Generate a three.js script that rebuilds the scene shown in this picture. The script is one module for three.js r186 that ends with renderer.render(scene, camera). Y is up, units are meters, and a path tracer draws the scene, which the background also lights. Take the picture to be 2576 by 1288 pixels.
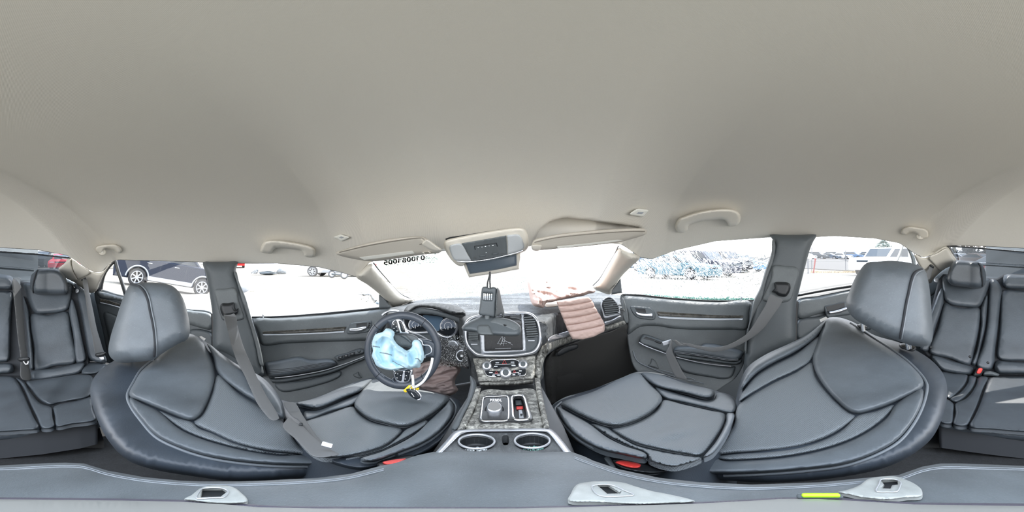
import * as THREE from 'three';
import { mergeGeometries } from 'three/addons/utils/BufferGeometryUtils.js';
import { RoundedBoxGeometry } from 'three/addons/geometries/RoundedBoxGeometry.js';
import { FontLoader } from 'three/addons/loaders/FontLoader.js';
import { TextGeometry } from 'three/addons/geometries/TextGeometry.js';

// ---------------------------------------------------------------- camera, sky, sun, exposure
const EYE = 1.57, FOV = 46, F = 644 / Math.tan(FOV * Math.PI / 360);   // F: focal length in pixels of the 2576 x 1288 frame
const scene = new THREE.Scene();
const camera = new THREE.PerspectiveCamera(FOV, 2, 0.05, 600);
camera.position.set(0, EYE, 0);
camera.lookAt(0, EYE, -1);
const renderer = new THREE.WebGLRenderer({ antialias: true });
renderer.toneMapping = THREE.LinearToneMapping;
renderer.toneMappingExposure = 2.9;
renderer.shadowMap.enabled = true;
renderer.shadowMap.type = THREE.PCFSoftShadowMap;
const SKY = 1.7, SUN = 3.2;
{
  const w = 64, h = 64, d = new Float32Array(w * h * 4);
  for (let j = 0; j < h; j++) for (let i = 0; i < w; i++) {
    const up = Math.max(0, Math.sin(((j + 0.5) / h - 0.5) * Math.PI)), k = Math.pow(up, 0.6);
    d.set([SKY * (1.02 - 0.34 * k), SKY * (1.01 - 0.2 * k), SKY * (1.0 - 0.0 * k), 1], (j * w + i) * 4);
  }
  const t = new THREE.DataTexture(d, w, h, THREE.RGBAFormat, THREE.FloatType);
  t.mapping = THREE.EquirectangularReflectionMapping; t.magFilter = THREE.LinearFilter; t.needsUpdate = true;
  scene.background = t; scene.environment = t;
}
const sun = new THREE.DirectionalLight(new THREE.Color(1, 0.95, 0.87), SUN);
sun.position.set(3.4, EYE + 8.2, -6.4);
sun.target.position.set(0, EYE - 0.4, -2);
sun.castShadow = true; sun.shadow.mapSize.set(2048, 2048); sun.shadow.radius = 1;
Object.assign(sun.shadow.camera, { left: -30, right: 30, top: 30, bottom: -30, near: 0.1, far: 120 });
scene.add(sun, sun.target);

// ---------------------------------------------------------------- helpers
let seed = 7;
const rnd = () => { seed = (seed * 1664525 + 1013904223) >>> 0; return seed / 4294967296; };
const V = (x, y, z) => new THREE.Vector3(x, y, z);
const P = (x, y, d) => V((x - 1288) / F * d, EYE + (644 - y) / F * d, -d);         // the point at that depth on that line of sight
const crop = (x0, y0, s) => (...a) => { const r = []; for (let i = 0; i < a.length; i += 2) r.push([x0 + a[i] / s, y0 + a[i + 1] / s]); return r; };
const px = crop(0, 0, 1), A = crop(0, 560, 3.22), B = crop(440, 560, 3.219), C = crop(820, 540, 3.219), D = crop(1280, 500, 3.219), E = crop(1740, 540, 3.2205),
  G = crop(2100, 540, 3.067), I = crop(500, 860, 3.01), J = crop(900, 740, 3.22), L = crop(1360, 860, 3.009), M = crop(1820, 760, 2.44),
  N = crop(2200, 900, 3.319), W3 = crop(590, 650, 6.962), W4 = crop(2000, 590, 8.05), O = crop(1100, 560, 9.2), R = crop(1100, 690, 5.854), S = crop(900, 770, 5.368),
  U = crop(1150, 880, 6.135), Vc = crop(1090, 1070, 6.962), X = crop(1380, 1150, 6.779), Y = crop(1940, 1170, 6.779), Q = crop(400, 1180, 6.779),
  Z = crop(1560, 830, 7.576), DL = crop(640, 780, 5.6);
// depth functions over the picture: a level plane, an upright plane, a plane fitted through points
const hp = (y) => (x, py) => Math.min(6, -y * F / Math.max(20, py - 644));
const vp = (d) => () => d;
function fit(p) {
  const m = [[0, 0, 0, 0], [0, 0, 0, 0], [0, 0, 0, 0]];
  for (const [x, y, d] of p) { const r = [1, (x - 1288) / 1000, (y - 644) / 1000], v = 1 / d; for (let i = 0; i < 3; i++) { for (let j = 0; j < 3; j++) m[i][j] += r[i] * r[j]; m[i][3] += r[i] * v; } }
  for (let i = 0; i < 3; i++) m[i][i] += 1e-7;
  for (let i = 0; i < 3; i++) { const q = m[i][i]; for (let k = i; k < 4; k++) m[i][k] /= q; for (let j = 0; j < 3; j++) if (j !== i) { const f = m[j][i]; for (let k = i; k < 4; k++) m[j][k] -= f * m[i][k]; } }
  const [a, b, c] = [m[0][3], m[1][3], m[2][3]];
  return (x, y) => 1 / Math.max(0.12, a + b * (x - 1288) / 1000 + c * (y - 644) / 1000);
}
function delaunay(p) {                                     // sweep over x; p: [[x, y], ...] -> triples of indices
  const n = p.length, q = p.map((a, i) => [a[0] + 1e-4 * Math.sin(i * 12.9), a[1] + 1e-4 * Math.cos(i * 78.2)]);
  let x0 = 1e9, y0 = 1e9, x1 = -1e9, y1 = -1e9;
  for (const [x, y] of q) { x0 = Math.min(x0, x); x1 = Math.max(x1, x); y0 = Math.min(y0, y); y1 = Math.max(y1, y); }
  const m = Math.max(x1 - x0, y1 - y0) * 20, cx = (x0 + x1) / 2, cy = (y0 + y1) / 2;
  q.push([cx - m, cy - m], [cx, cy + m], [cx + m, cy - m]);
  const circ = (i, j, k) => {
    const [ax, ay] = q[i], [bx, by] = q[j], [dx, dy] = q[k], d = 2 * (ax * (by - dy) + bx * (dy - ay) + dx * (ay - by)) || 1e-12;
    const A2 = ax * ax + ay * ay, B2 = bx * bx + by * by, D2 = dx * dx + dy * dy;
    const x = (A2 * (by - dy) + B2 * (dy - ay) + D2 * (ay - by)) / d, y = (A2 * (dx - bx) + B2 * (ax - dx) + D2 * (bx - ax)) / d;
    return { i, j, k, x, y, r: (ax - x) ** 2 + (ay - y) ** 2 };
  };
  const order = [...Array(n).keys()].sort((a, b) => q[a][0] - q[b][0]);
  let open = [circ(n, n + 1, n + 2)]; const done = [];
  for (const c of order) {
    const edges = new Map(), next = [];
    for (const t of open) {
      const dx = q[c][0] - t.x;
      if (dx > 0 && dx * dx > t.r) { done.push(t); continue; }
      const dy = q[c][1] - t.y;
      if (dx * dx + dy * dy > t.r) { next.push(t); continue; }
      for (const [a, b] of [[t.i, t.j], [t.j, t.k], [t.k, t.i]]) { const key = a < b ? a * 100003 + b : b * 100003 + a; edges.has(key) ? edges.delete(key) : edges.set(key, [a, b]); }
    }
    for (const [a, b] of edges.values()) next.push(circ(a, b, c));
    open = next;
  }
  return done.concat(open).filter((t) => t.i < n && t.j < n && t.k < n).map((t) => [t.i, t.j, t.k]);
}
const inside = (p, x, y) => { let c = false; for (let i = 0, j = p.length - 1; i < p.length; j = i++) if ((p[i][1] > y) !== (p[j][1] > y) && x < (p[j][0] - p[i][0]) * (y - p[i][1]) / (p[j][1] - p[i][1]) + p[i][0]) c = !c; return c; };
const segs = (loops) => loops.flatMap((l) => l.map((a, i) => [a, l[(i + 1) % l.length]]));
function distTo(sg, x, y) {
  let m = 1e18;
  for (const [a, b] of sg) {
    const ux = b[0] - a[0], uy = b[1] - a[1], t = Math.max(0, Math.min(1, ((x - a[0]) * ux + (y - a[1]) * uy) / (ux * ux + uy * uy + 1e-12)));
    const dx = a[0] + ux * t - x, dy = a[1] + uy * t - y; m = Math.min(m, dx * dx + dy * dy);
  }
  return Math.sqrt(m);
}
function loop(pts, sharp, step) {
  let per = 0; pts.forEach((a, i) => { const b = pts[(i + 1) % pts.length]; per += Math.hypot(a[0] - b[0], a[1] - b[1]); });
  let ar2 = 0; pts.forEach((a, i) => { const b = pts[(i + 1) % pts.length]; ar2 += a[0] * b[1] - b[0] * a[1]; });
  const s = step ?? Math.max(1.3, per / 420, Math.min(9, per / 70, Math.abs(ar2) / per * 0.7));
  if (!sharp) return new THREE.CatmullRomCurve3(pts.map((a) => V(a[0], a[1], 0)), true, 'centripetal').getSpacedPoints(Math.max(20, Math.min(420, Math.round(per / s)))).slice(0, -1).map((v) => [v.x, v.y]);
  const r = [];
  pts.forEach((a, i) => { const b = pts[(i + 1) % pts.length], n = Math.max(1, Math.round(Math.hypot(a[0] - b[0], a[1] - b[1]) / s)); for (let k = 0; k < n; k++) r.push([a[0] + (b[0] - a[0]) * k / n, a[1] + (b[1] - a[1]) * k / n]); });
  return r;
}
// An upholstered or moulded piece: its outline lies on the surface dfn, its face rises from there with a rounded edge, its sides run back by `back` metres.
function pad(outline, dfn, o = {}) {
  const { lift = 0, rise = 0.012, edge = 8, back = 0.02, relief, holes = [], sharp = false, sheet = false } = o;
  let out = loop(outline, sharp, o.step); const hl = holes.map((h) => loop(h, o.sharpHoles ?? false, o.step));
  const ar = (l) => l.reduce((s, a, i) => { const b = l[(i + 1) % l.length]; return s + a[0] * b[1] - b[0] * a[1]; }, 0) / 2;
  if (ar(out) < 0) out.reverse();
  for (const h of hl) if (ar(h) > 0) h.reverse();
  const loops = [out, ...hl], sg = segs(loops), ok = (x, y) => inside(out, x, y) && !hl.some((h) => inside(h, x, y));
  const gs = o.gs ?? Math.max(2.5, Math.min(16, Math.sqrt(Math.abs(ar(out)) / 320)));
  const pts = loops.flat(), nb = pts.length;
  if (rise && !o.flat) for (const f of edge > 4 ? [0.1, 0.35, 0.7] : [0.4]) for (const l of loops) l.forEach((a, i) => {
    const b = l[(i + 1) % l.length], z = l[(i + l.length - 1) % l.length], tx = b[0] - z[0], ty = b[1] - z[1], q = Math.hypot(tx, ty) || 1, e = edge * f, x = a[0] - ty / q * e, y = a[1] + tx / q * e;
    if (ok(x, y) && distTo(sg, x, y) > e * 0.93) pts.push([x, y]);
  });
  let x0 = 1e9, y0 = 1e9, x1 = -1e9, y1 = -1e9;
  for (const [x, y] of out) { x0 = Math.min(x0, x); x1 = Math.max(x1, x); y0 = Math.min(y0, y); y1 = Math.max(y1, y); }
  const keep = rise ? edge * 0.95 : gs * 0.4;
  for (let y = y0 + gs / 2, r = 0; y < y1; y += gs * 0.87, r++) for (let x = x0 + (r & 1 ? gs / 2 : 0); x < x1; x += gs) if (ok(x, y) && distTo(sg, x, y) > Math.min(keep, 1e9)) pts.push([x, y]);
  const base = (x, y) => P(x, y, dfn(x, y)), eye = V(0, EYE, 0);
  const nrm = (x, y) => { const b = base(x, y), n = base(x + 1.5, y).sub(b).cross(base(x, y + 1.5).sub(b)).normalize(); return n.dot(eye.clone().sub(b)) < 0 ? n.negate() : n; };
  const prof = (t) => { t = Math.min(1, t); return Math.sqrt(1 - (1 - t) ** 2); };
  const toward = (b, n, h) => { const e = eye.clone().sub(b).normalize(); return b.addScaledVector(e, h / Math.max(0.2, n.dot(e))); };   // the point of the raised surface on the same line of sight
  const surf = (x, y, d = distTo(sg, x, y), extra = 0) => toward(base(x, y), nrm(x, y), lift + rise * prof(d / edge) + (relief ? relief(x, y, d) : 0) + extra);
  const pos = [], idx = [];
  pts.forEach(([x, y], i) => { const v = surf(x, y, i < nb ? 0 : undefined); pos.push(v.x, v.y, v.z); });
  for (const [i, j, k] of delaunay(pts)) {
    const a = pts[i], b = pts[j], c = pts[k];
    if (!ok((a[0] + b[0] + c[0]) / 3, (a[1] + b[1] + c[1]) / 3)) continue;
    (b[0] - a[0]) * (c[1] - a[1]) - (b[1] - a[1]) * (c[0] - a[0]) < 0 ? idx.push(i, j, k) : idx.push(i, k, j);
  }
  if (!sheet) {
    let at = 0; const backs = [];
    for (const l of loops) {
      const s = pos.length / 3, n = l.length;
      l.forEach((a, i) => { const f = (at + i) * 3; pos.push(pos[f], pos[f + 1], pos[f + 2]); const v = V(pos[f], pos[f + 1], pos[f + 2]), d = o.down ? V(0, 1, 0) : eye.clone().sub(v).normalize(); pos.push(v.x - d.x * back, v.y - d.y * back, v.z - d.z * back); });
      for (let i = 0; i < n; i++) { const a = s + i * 2, b = s + ((i + 1) % n) * 2; idx.push(a, b, a + 1, b, b + 1, a + 1); }
      backs.push(s); at += n;
    }
    const flatL = loops.map((l) => l.map((a) => new THREE.Vector2(a[0], a[1]))), all = [];
    loops.forEach((l, k) => l.forEach((a, i) => all.push(backs[k] + i * 2 + 1)));
    const s = pos.length / 3;
    for (const i of all) pos.push(pos[i * 3], pos[i * 3 + 1], pos[i * 3 + 2]);
    for (const [i, j, k] of THREE.ShapeUtils.triangulateShape(flatL[0], flatL.slice(1))) idx.push(s + i, s + j, s + k);
  }
  const g = new THREE.BufferGeometry();
  g.setAttribute('position', new THREE.Float32BufferAttribute(pos, 3)); g.setIndex(idx); g.computeVertexNormals(); uvs(g);
  g.userData.surf = surf;
  return g;
}
function uvs(g) {                                          // metres: x across, height and depth along
  const p = g.attributes.position, uv = new Float32Array(p.count * 2);
  for (let i = 0; i < p.count; i++) { uv[i * 2] = p.getX(i); uv[i * 2 + 1] = p.getY(i) - p.getZ(i); }
  g.setAttribute('uv', new THREE.BufferAttribute(uv, 2)); return g;
}
const plain = (g) => { const r = g.index ? g.toNonIndexed() : g; for (const k of Object.keys(r.attributes)) if (!['position', 'normal'].includes(k)) r.deleteAttribute(k); return r; };
const merge = (list) => uvs(mergeGeometries(list.map(plain)));
// A strip between two edges: rounded across, flat behind; closed for a ring.
function band(ea, eb, dfn, o = {}) {
  const { lift = 0, rise = 0.006, back = 0.01, closed = false, nu = 14 } = o, ca = new THREE.CatmullRomCurve3(ea.map((a) => V(a[0], a[1], 0)), closed, 'centripetal'), cb = new THREE.CatmullRomCurve3(eb.map((a) => V(a[0], a[1], 0)), closed, 'centripetal');
  const n = o.n ?? Math.max(16, ea.length * 5), eye = V(0, EYE, 0), pos = [], idx = [], row = nu + 3;
  for (let i = 0; i <= n; i++) {
    const a = ca.getPoint(i / n), b = cb.getPoint(i / n);
    for (let k = 0; k <= nu + 2; k++) {
      const t = Math.max(0, Math.min(1, (k - 1) / nu)), s = 0.5 - 0.5 * Math.cos(Math.PI * t), x = a.x + (b.x - a.x) * s, y = a.y + (b.y - a.y) * s, p = P(x, y, dfn(x, y));
      const e = eye.clone().sub(p).normalize(), nn = P(x + 1.5, y, dfn(x + 1.5, y)).sub(p).cross(P(x, y + 1.5, dfn(x, y + 1.5)).sub(p)).normalize(), h = k === 0 || k === nu + 2 ? lift - back : lift + rise * Math.sin(Math.PI * t);
      p.addScaledVector(e, h / Math.max(0.2, Math.abs(nn.dot(e)))); pos.push(p.x, p.y, p.z);
    }
  }
  for (let i = 0; i < n; i++) { const u = i * row, w = u + row; for (let k = 0; k < row; k++) { const q = (k + 1) % row; idx.push(u + k, w + k, u + q, w + k, w + q, u + q); } }
  if (!closed) for (const u of [0, n * row]) for (let k = 1; k < row - 1; k++) idx.push(u, u + k, u + k + 1);
  const g = new THREE.BufferGeometry(); g.setAttribute('position', new THREE.Float32BufferAttribute(pos, 3)); g.setIndex(idx); g.computeVertexNormals(); return uvs(g);
}
const pane = (out, dfn, o = {}) => pad(out, dfn, { rise: 0, sheet: true, ...o });
const tube = (pts, r, o = {}) => uvs(new THREE.TubeGeometry(new THREE.CatmullRomCurve3(pts.map((p) => p.isVector3 ? p : P(...p)), !!o.closed, 'centripetal'), o.n ?? Math.max(12, pts.length * 6), r, o.seg ?? 8, !!o.closed));
const pipe = (g, pts, r, o = {}) => tube(new THREE.CatmullRomCurve3(pts.map((a) => V(a[0], a[1], 0)), !!o.closed, 'centripetal').getSpacedPoints(o.n ?? pts.length * 4).map((v) => g.userData.surf(v.x, v.y, undefined, o.up ?? r * 0.3)), r, { n: (o.n ?? pts.length * 4) * 2, seg: 6, closed: false });
function place(g, pos, normal, up = V(0, 1, 0)) {           // local z along the normal, local y near up
  const z = normal.clone().normalize(), x = up.clone().cross(z).normalize(), y = z.clone().cross(x);
  return g.applyMatrix4(new THREE.Matrix4().makeBasis(x, y, z).setPosition(pos));
}
const toEye = (p) => V(0, EYE, 0).sub(p).normalize();
const UPV = V(0, 1, 0), FRONT = V(0, 0, 1);
const rbox = (w, h, d, r = 0.003) => new RoundedBoxGeometry(w, h, d, 2, Math.min(r, w / 2.1, h / 2.1, d / 2.1));
const knob = (prof, n = 32) => new THREE.LatheGeometry(prof.map(([r, z]) => new THREE.Vector2(r, z)), n).rotateX(Math.PI / 2);   // axis along local z
const m = (pxl, d) => pxl / F * d;                         // metres that so many pixels span at that depth
const font = await new FontLoader().loadAsync('fonts/droid/droid_sans_bold.typeface.json');
const text = (s, size, deep = 0.0006) => { const g = new TextGeometry(s, { font, size, depth: deep, curveSegments: 4 }); g.computeBoundingBox(); const b = g.boundingBox; return g.translate(-(b.min.x + b.max.x) / 2, -(b.min.y + b.max.y) / 2, 0); };

// noise
const hash = (x, y) => { let h = (Math.imul(x | 0, 374761393) + Math.imul(y | 0, 668265263)) | 0; h = Math.imul(h ^ (h >>> 13), 1274126177); return ((h ^ (h >>> 16)) >>> 0) / 4294967296; };
const vnoise = (x, y, w = 1e9) => { const xi = Math.floor(x), yi = Math.floor(y), fx = x - xi, fy = y - yi, s = fx * fx * (3 - 2 * fx), t = fy * fy * (3 - 2 * fy), q = (a) => ((a % w) + w) % w; const a = hash(q(xi), q(yi)), b = hash(q(xi + 1), q(yi)), c = hash(q(xi), q(yi + 1)), d = hash(q(xi + 1), q(yi + 1)); return a + (b - a) * s + (c - a) * t + (a - b - c + d) * s * t; };
const fbm = (x, y, o = 4, w = 1e9) => { let s = 0, a = 0.5, n = 0; for (let i = 0; i < o; i++) { s += a * vnoise(x, y, w); n += a; a /= 2; x *= 2; y *= 2; w *= 2; } return s / n; };
function tex(n, f, srgb) {                                  // f(u, v) in 0..1 -> grey or [r, g, b] in 0..1
  const d = new Uint8Array(n * n * 4);
  for (let j = 0; j < n; j++) for (let i = 0; i < n; i++) { const c = f(i / n, j / n), a = Array.isArray(c) ? c : [c, c, c]; for (let k = 0; k < 3; k++) d[(j * n + i) * 4 + k] = Math.max(0, Math.min(255, a[k] * 255)); d[(j * n + i) * 4 + 3] = 255; }
  const t = new THREE.DataTexture(d, n, n); t.wrapS = t.wrapT = THREE.RepeatWrapping; t.magFilter = THREE.LinearFilter; t.minFilter = THREE.LinearMipmapLinearFilter; t.generateMipmaps = true;
  if (srgb) t.colorSpace = THREE.SRGBColorSpace; t.needsUpdate = true; return t;
}
const rep = (t, metres) => { const c = t.clone(); c.repeat.set(1 / metres, 1 / metres); c.needsUpdate = true; return c; };

// ---------------------------------------------------------------- materials
const grainT = tex(256, (u, v) => 0.5 * fbm(u * 24, v * 24, 3, 24) + 0.5 * (1 - Math.abs(2 * fbm(u * 48, v * 48, 2, 48) - 1)));
const wornT = tex(256, (u, v) => { const a = fbm(u * 4, v * 4, 5, 4), b = hash(u * 256, v * 256); const k = 0.86 + 0.28 * (a - 0.5) + (b > 0.996 ? 0.28 : 0) + 0.04 * (b - 0.5); return [k, k, k]; }, true);
const holesT = tex(128, (u, v) => { const q = (a) => { const x = (u * 8 + a) % 1 - 0.5, y = (v * 8 + a) % 1 - 0.5; return Math.hypot(x, y) < 0.2; }; return q(0) || q(0.5) ? 0.25 : 1; });
const perfT = tex(128, (u, v) => { const q = (a) => { const x = (u * 8 + a) % 1 - 0.5, y = (v * 8 + a) % 1 - 0.5; return Math.hypot(x, y) < 0.17; }; const k = q(0) || q(0.5) ? 0.74 : 1; return [k, k, k]; }, true);
const weaveT = tex(128, (u, v) => 0.5 + 0.3 * Math.sin(u * 2 * Math.PI * 16) * Math.sin(v * 2 * Math.PI * 16) + 0.2 * hash(u * 128, v * 128));
const linerT = tex(256, (u, v) => { const k = 0.955 + 0.03 * Math.sin(u * 2 * Math.PI * 32) * Math.sin(v * 2 * Math.PI * 32) + 0.05 * (hash(u * 256, v * 256) - 0.5); return [k, k, k]; }, true);
const webT = tex(128, (u, v) => { const k = 0.9 + 0.1 * Math.sin((u + v) * 2 * Math.PI * 24) * Math.sin((u - v) * 2 * Math.PI * 24); return [k, k, k]; }, true);
const dustT = tex(512, (u, v) => { const a = fbm(u * 5, v * 5, 6, 5), b = hash(u * 512, v * 512), s = fbm(u * 60, v * 12, 3, 12); const k = 0.3 + 0.32 * Math.max(0, a - 0.32) + (b > 0.986 ? 0.5 * hash(v * 512, u * 512) : 0) + 0.1 * (s - 0.5); return [k, k * 1.01, k * 1.02]; }, true);
const woodT = tex(512, (u, v) => { const w = fbm(u * 4, v * 4, 4, 4), r = Math.sin((v * 6 + w * 7) * 2 * Math.PI), b = hash(u * 512, v * 512), d = fbm(u * 16, v * 16, 4, 16); const k = 0.3 + 0.07 * r + 0.24 * (d - 0.45) + (b > 0.985 ? 0.4 : 0); return [k * 1.03, k, k * 0.95]; }, true);
const dustSunT = tex(512, (u, v) => { const w = fbm(u * 5, v * 5, 4, 5), d = fbm(u * 20, v * 20, 4, 20), f = fbm(u * 70, v * 70, 2, 70), b = hash(u * 512, v * 512); const k = 0.5 + 0.09 * Math.sin((v * 7 + w * 8) * 2 * Math.PI) * (0.4 + d) + 0.5 * (d - 0.5) + 0.3 * (f - 0.5) + (b > 0.988 ? 0.35 : b < 0.012 ? -0.25 : 0); return [k * 1.01, k, k * 0.97]; }, true);  // burl under dust; the pale tone also has sunlight put into it
const carpetT = tex(256, (u, v) => { const k = 0.6 + 0.4 * hash(u * 256, v * 256) * fbm(u * 30, v * 30, 2, 30) + 0.15 * fbm(u * 6, v * 6, 3, 6); return [k, k, k]; }, true);
const gravelT = tex(512, (u, v) => { const a = fbm(u * 80, v * 80, 3, 80), b = fbm(u * 6, v * 6, 4, 6); const k = 0.62 + 0.4 * (a - 0.5) + 0.3 * (b - 0.5) + (hash(u * 512, v * 512) > 0.99 ? -0.25 : 0); return [k * 1.02, k, k * 0.96]; }, true);
const std = (name, r, g, b, rough, o = {}) => { const q = new THREE.MeshStandardMaterial({ roughness: rough, metalness: 0, side: THREE.DoubleSide, ...o }); q.color.setRGB(r, g, b); q.name = name; return q; };
const phys = (name, r, g, b, rough, o = {}) => { const q = new THREE.MeshPhysicalMaterial({ roughness: rough, metalness: 0, side: THREE.DoubleSide, ...o }); q.color.setRGB(r, g, b); q.name = name; return q; };
const K = 1.18;
const MT = {
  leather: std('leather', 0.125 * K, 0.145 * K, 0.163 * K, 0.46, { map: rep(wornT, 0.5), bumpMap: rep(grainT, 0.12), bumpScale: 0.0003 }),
  leatherDark: std('dark leather', 0.06, 0.075, 0.095, 0.42, { map: rep(wornT, 0.5), bumpMap: rep(grainT, 0.12), bumpScale: 0.0003 }),
  perforated: std('perforated leather', 0.14 * K, 0.158 * K, 0.172 * K, 0.55, { map: rep(perfT, 0.06), bumpMap: rep(holesT, 0.06), bumpScale: 0.0006 }),
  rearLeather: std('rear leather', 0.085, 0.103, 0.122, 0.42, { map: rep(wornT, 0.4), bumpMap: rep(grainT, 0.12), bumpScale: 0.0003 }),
  piping: std('piping', 0.16, 0.18, 0.2, 0.4),
  seam: std('seam', 0.02, 0.023, 0.028, 0.8),
  stitch: std('stitch', 0.24, 0.26, 0.28, 0.8),
  plastic: std('door plastic', 0.15, 0.168, 0.175, 0.55, { map: rep(wornT, 0.7), bumpMap: rep(grainT, 0.07), bumpScale: 0.0004 }),
  plasticDark: std('dark plastic', 0.075, 0.087, 0.094, 0.5, { bumpMap: rep(grainT, 0.07), bumpScale: 0.0003 }),
  black: std('black', 0.012, 0.014, 0.016, 0.45),
  gloss: std('gloss black', 0.015, 0.018, 0.022, 0.12),
  glossDusty: std('dusty screen', 0.42, 0.43, 0.44, 0.3, { map: rep(dustT, 0.22) }),
  liner: std('headliner fabric', 0.65, 0.62, 0.555, 0.95, { map: rep(linerT, 0.12), bumpMap: rep(weaveT, 0.06), bumpScale: 0.0004 }),
  trim: std('pale trim', 0.62, 0.585, 0.51, 0.8, { bumpMap: rep(weaveT, 0.06), bumpScale: 0.0003 }),
  visor: std('visor', 0.55, 0.51, 0.44, 0.85, { bumpMap: rep(weaveT, 0.05), bumpScale: 0.0003 }),
  cream: std('cream plastic', 0.66, 0.62, 0.54, 0.5),
  sticker: std('sticker', 0.78, 0.77, 0.7, 0.5),
  belt: std('belt webbing', 0.16, 0.165, 0.168, 0.7, { map: rep(webT, 0.05) }),
  silver: std('satin silver', 0.62, 0.64, 0.68, 0.28, { metalness: 0.85 }),
  silverDusty: std('dusty silver', 0.5, 0.52, 0.55, 0.42, { metalness: 0.6 }),
  chrome: std('chrome', 0.85, 0.87, 0.9, 0.12, { metalness: 1 }),
  dash: phys('dusty dash', 0.9, 0.93, 0.94, 0.75, { specularIntensity: 0.15, map: rep(dustT, 0.5), bumpMap: rep(grainT, 0.07), bumpScale: 0.0005 }),
  wood: std('dark burl', 0.5, 0.5, 0.47, 0.3, { map: rep(woodT, 0.3) }),
  woodDustSun: std('dusty sunlit burl', 0.95, 0.96, 0.93, 0.6, { map: rep(dustSunT, 0.3) }),  // pale from dust and from sunlight held in the colour
  airbag: std('airbag cloth', 0.55, 0.76, 0.85, 0.9, { bumpMap: rep(weaveT, 0.02), bumpScale: 0.0003 }),
  pink: std('pink airbag cloth', 0.5, 0.365, 0.32, 0.85, { bumpMap: rep(weaveT, 0.03), bumpScale: 0.0003 }),
  knee: std('dusky airbag cloth', 0.42, 0.33, 0.31, 0.85, { bumpMap: rep(weaveT, 0.03), bumpScale: 0.0003 }),
  red: std('red', 0.75, 0.06, 0.05, 0.45),
  yellow: std('yellow', 0.85, 0.62, 0.02, 0.6),
  white: std('white', 0.8, 0.8, 0.8, 0.5),
  green: std('vial green', 0.35, 0.85, 0.01, 0.2),
  carpet: std('carpet', 0.06, 0.065, 0.072, 1, { map: rep(carpetT, 0.12), bumpMap: rep(carpetT, 0.06), bumpScale: 0.003 }),
  lens: new THREE.MeshPhysicalMaterial({ name: 'lamp lens', color: 0xd8dcde, roughness: 0.35, transmission: 0.3, thickness: 0, side: THREE.DoubleSide, bumpMap: rep(weaveT, 0.02), bumpScale: 0.0004 }),
  glass: new THREE.MeshPhysicalMaterial({ name: 'glass', color: 0xffffff, roughness: 0, transmission: 1, thickness: 0, side: THREE.DoubleSide }),
  tint: new THREE.MeshPhysicalMaterial({ name: 'tinted glass', color: new THREE.Color(0.3, 0.31, 0.325), roughness: 0, transmission: 1, thickness: 0, side: THREE.DoubleSide }),
  shard: new THREE.MeshPhysicalMaterial({ name: 'cracked glass', color: 0xffffff, roughness: 0.9, transmission: 0.55, thickness: 0, side: THREE.DoubleSide }),
  crumb: std('green glass crumbs', 0.2, 0.42, 0.36, 0.3),
  crumbWhite: std('glass crumbs', 0.75, 0.78, 0.78, 0.3),
};

// ---------------------------------------------------------------- things and parts
const taken = new Map(), things = [];
function numbered(n) { const k = taken.get(n) ?? 0; taken.set(n, k + 1); return k ? `${n}_${String(k).padStart(3, '0')}` : n; }
function thing(name, label, category, group) { const o = new THREE.Group(); o.name = numbered(name); o.userData = { label, category }; if (group) o.userData.group = group; things.push(o); scene.add(o); return o; }
function struct(name, label) { const o = new THREE.Group(); o.name = name; o.userData = { label, kind: 'structure' }; things.push(o); scene.add(o); return o; }
function part(parent, name, geo, mat, label) { const q = new THREE.Mesh(geo, mat); q.name = name; q.castShadow = q.receiveShadow = true; if (label) q.userData.label = label; parent.add(q); return q; }
function single(name, geo, mat, label, category, o = {}) { const q = part(scene, numbered(name), geo, mat); q.userData = { label, ...(category ? { category } : {}), ...o }; things.push(q); return q; }
function stuff(parent, name, geo, mat) { const q = part(parent, name, geo, mat); q.userData.kind = 'stuff'; return q; }

// ================================================================ the setting: roof lining, pillars, panes, doors, floor
const rim = px(-700, 600, -260, 612, 0, 623, 95, 629, 170, 643, 182, 650, 226, 681, 240, 686, 256, 685, 284, 656, 300, 654, 510, 660, 600, 663, 700, 663, 800, 672, 860, 686, 895, 697, 928, 662, 960, 650, 1050, 640, 1110, 632, 1330, 620, 1500, 613, 1560, 614, 1574, 622, 1611, 648, 1640, 652, 1700, 630, 1800, 607, 1940, 597, 2045, 597, 2100, 594, 2200, 600, 2262, 612, 2287, 628, 2300, 640, 2325, 648, 2337, 644, 2384, 618, 2480, 620, 2576, 625, 2836, 640, 3300, 640);
const rimDepth = (x) => { const a = [[-700, 2.9], [180, 2.9], [290, 3.12], [860, 3.12], [930, 2.75], [1110, 2.5], [1500, 2.5], [1580, 2.75], [1660, 3.1], [2280, 3.1], [2390, 2.9], [3300, 2.9]]; for (let i = 1; i < a.length; i++) if (x <= a[i][0]) return a[i - 1][1] + (a[i][1] - a[i - 1][1]) * (x - a[i - 1][0]) / (a[i][0] - a[i - 1][0]); return 2.9; };
const TOP = 0.5, REAR = -1.1;
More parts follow.
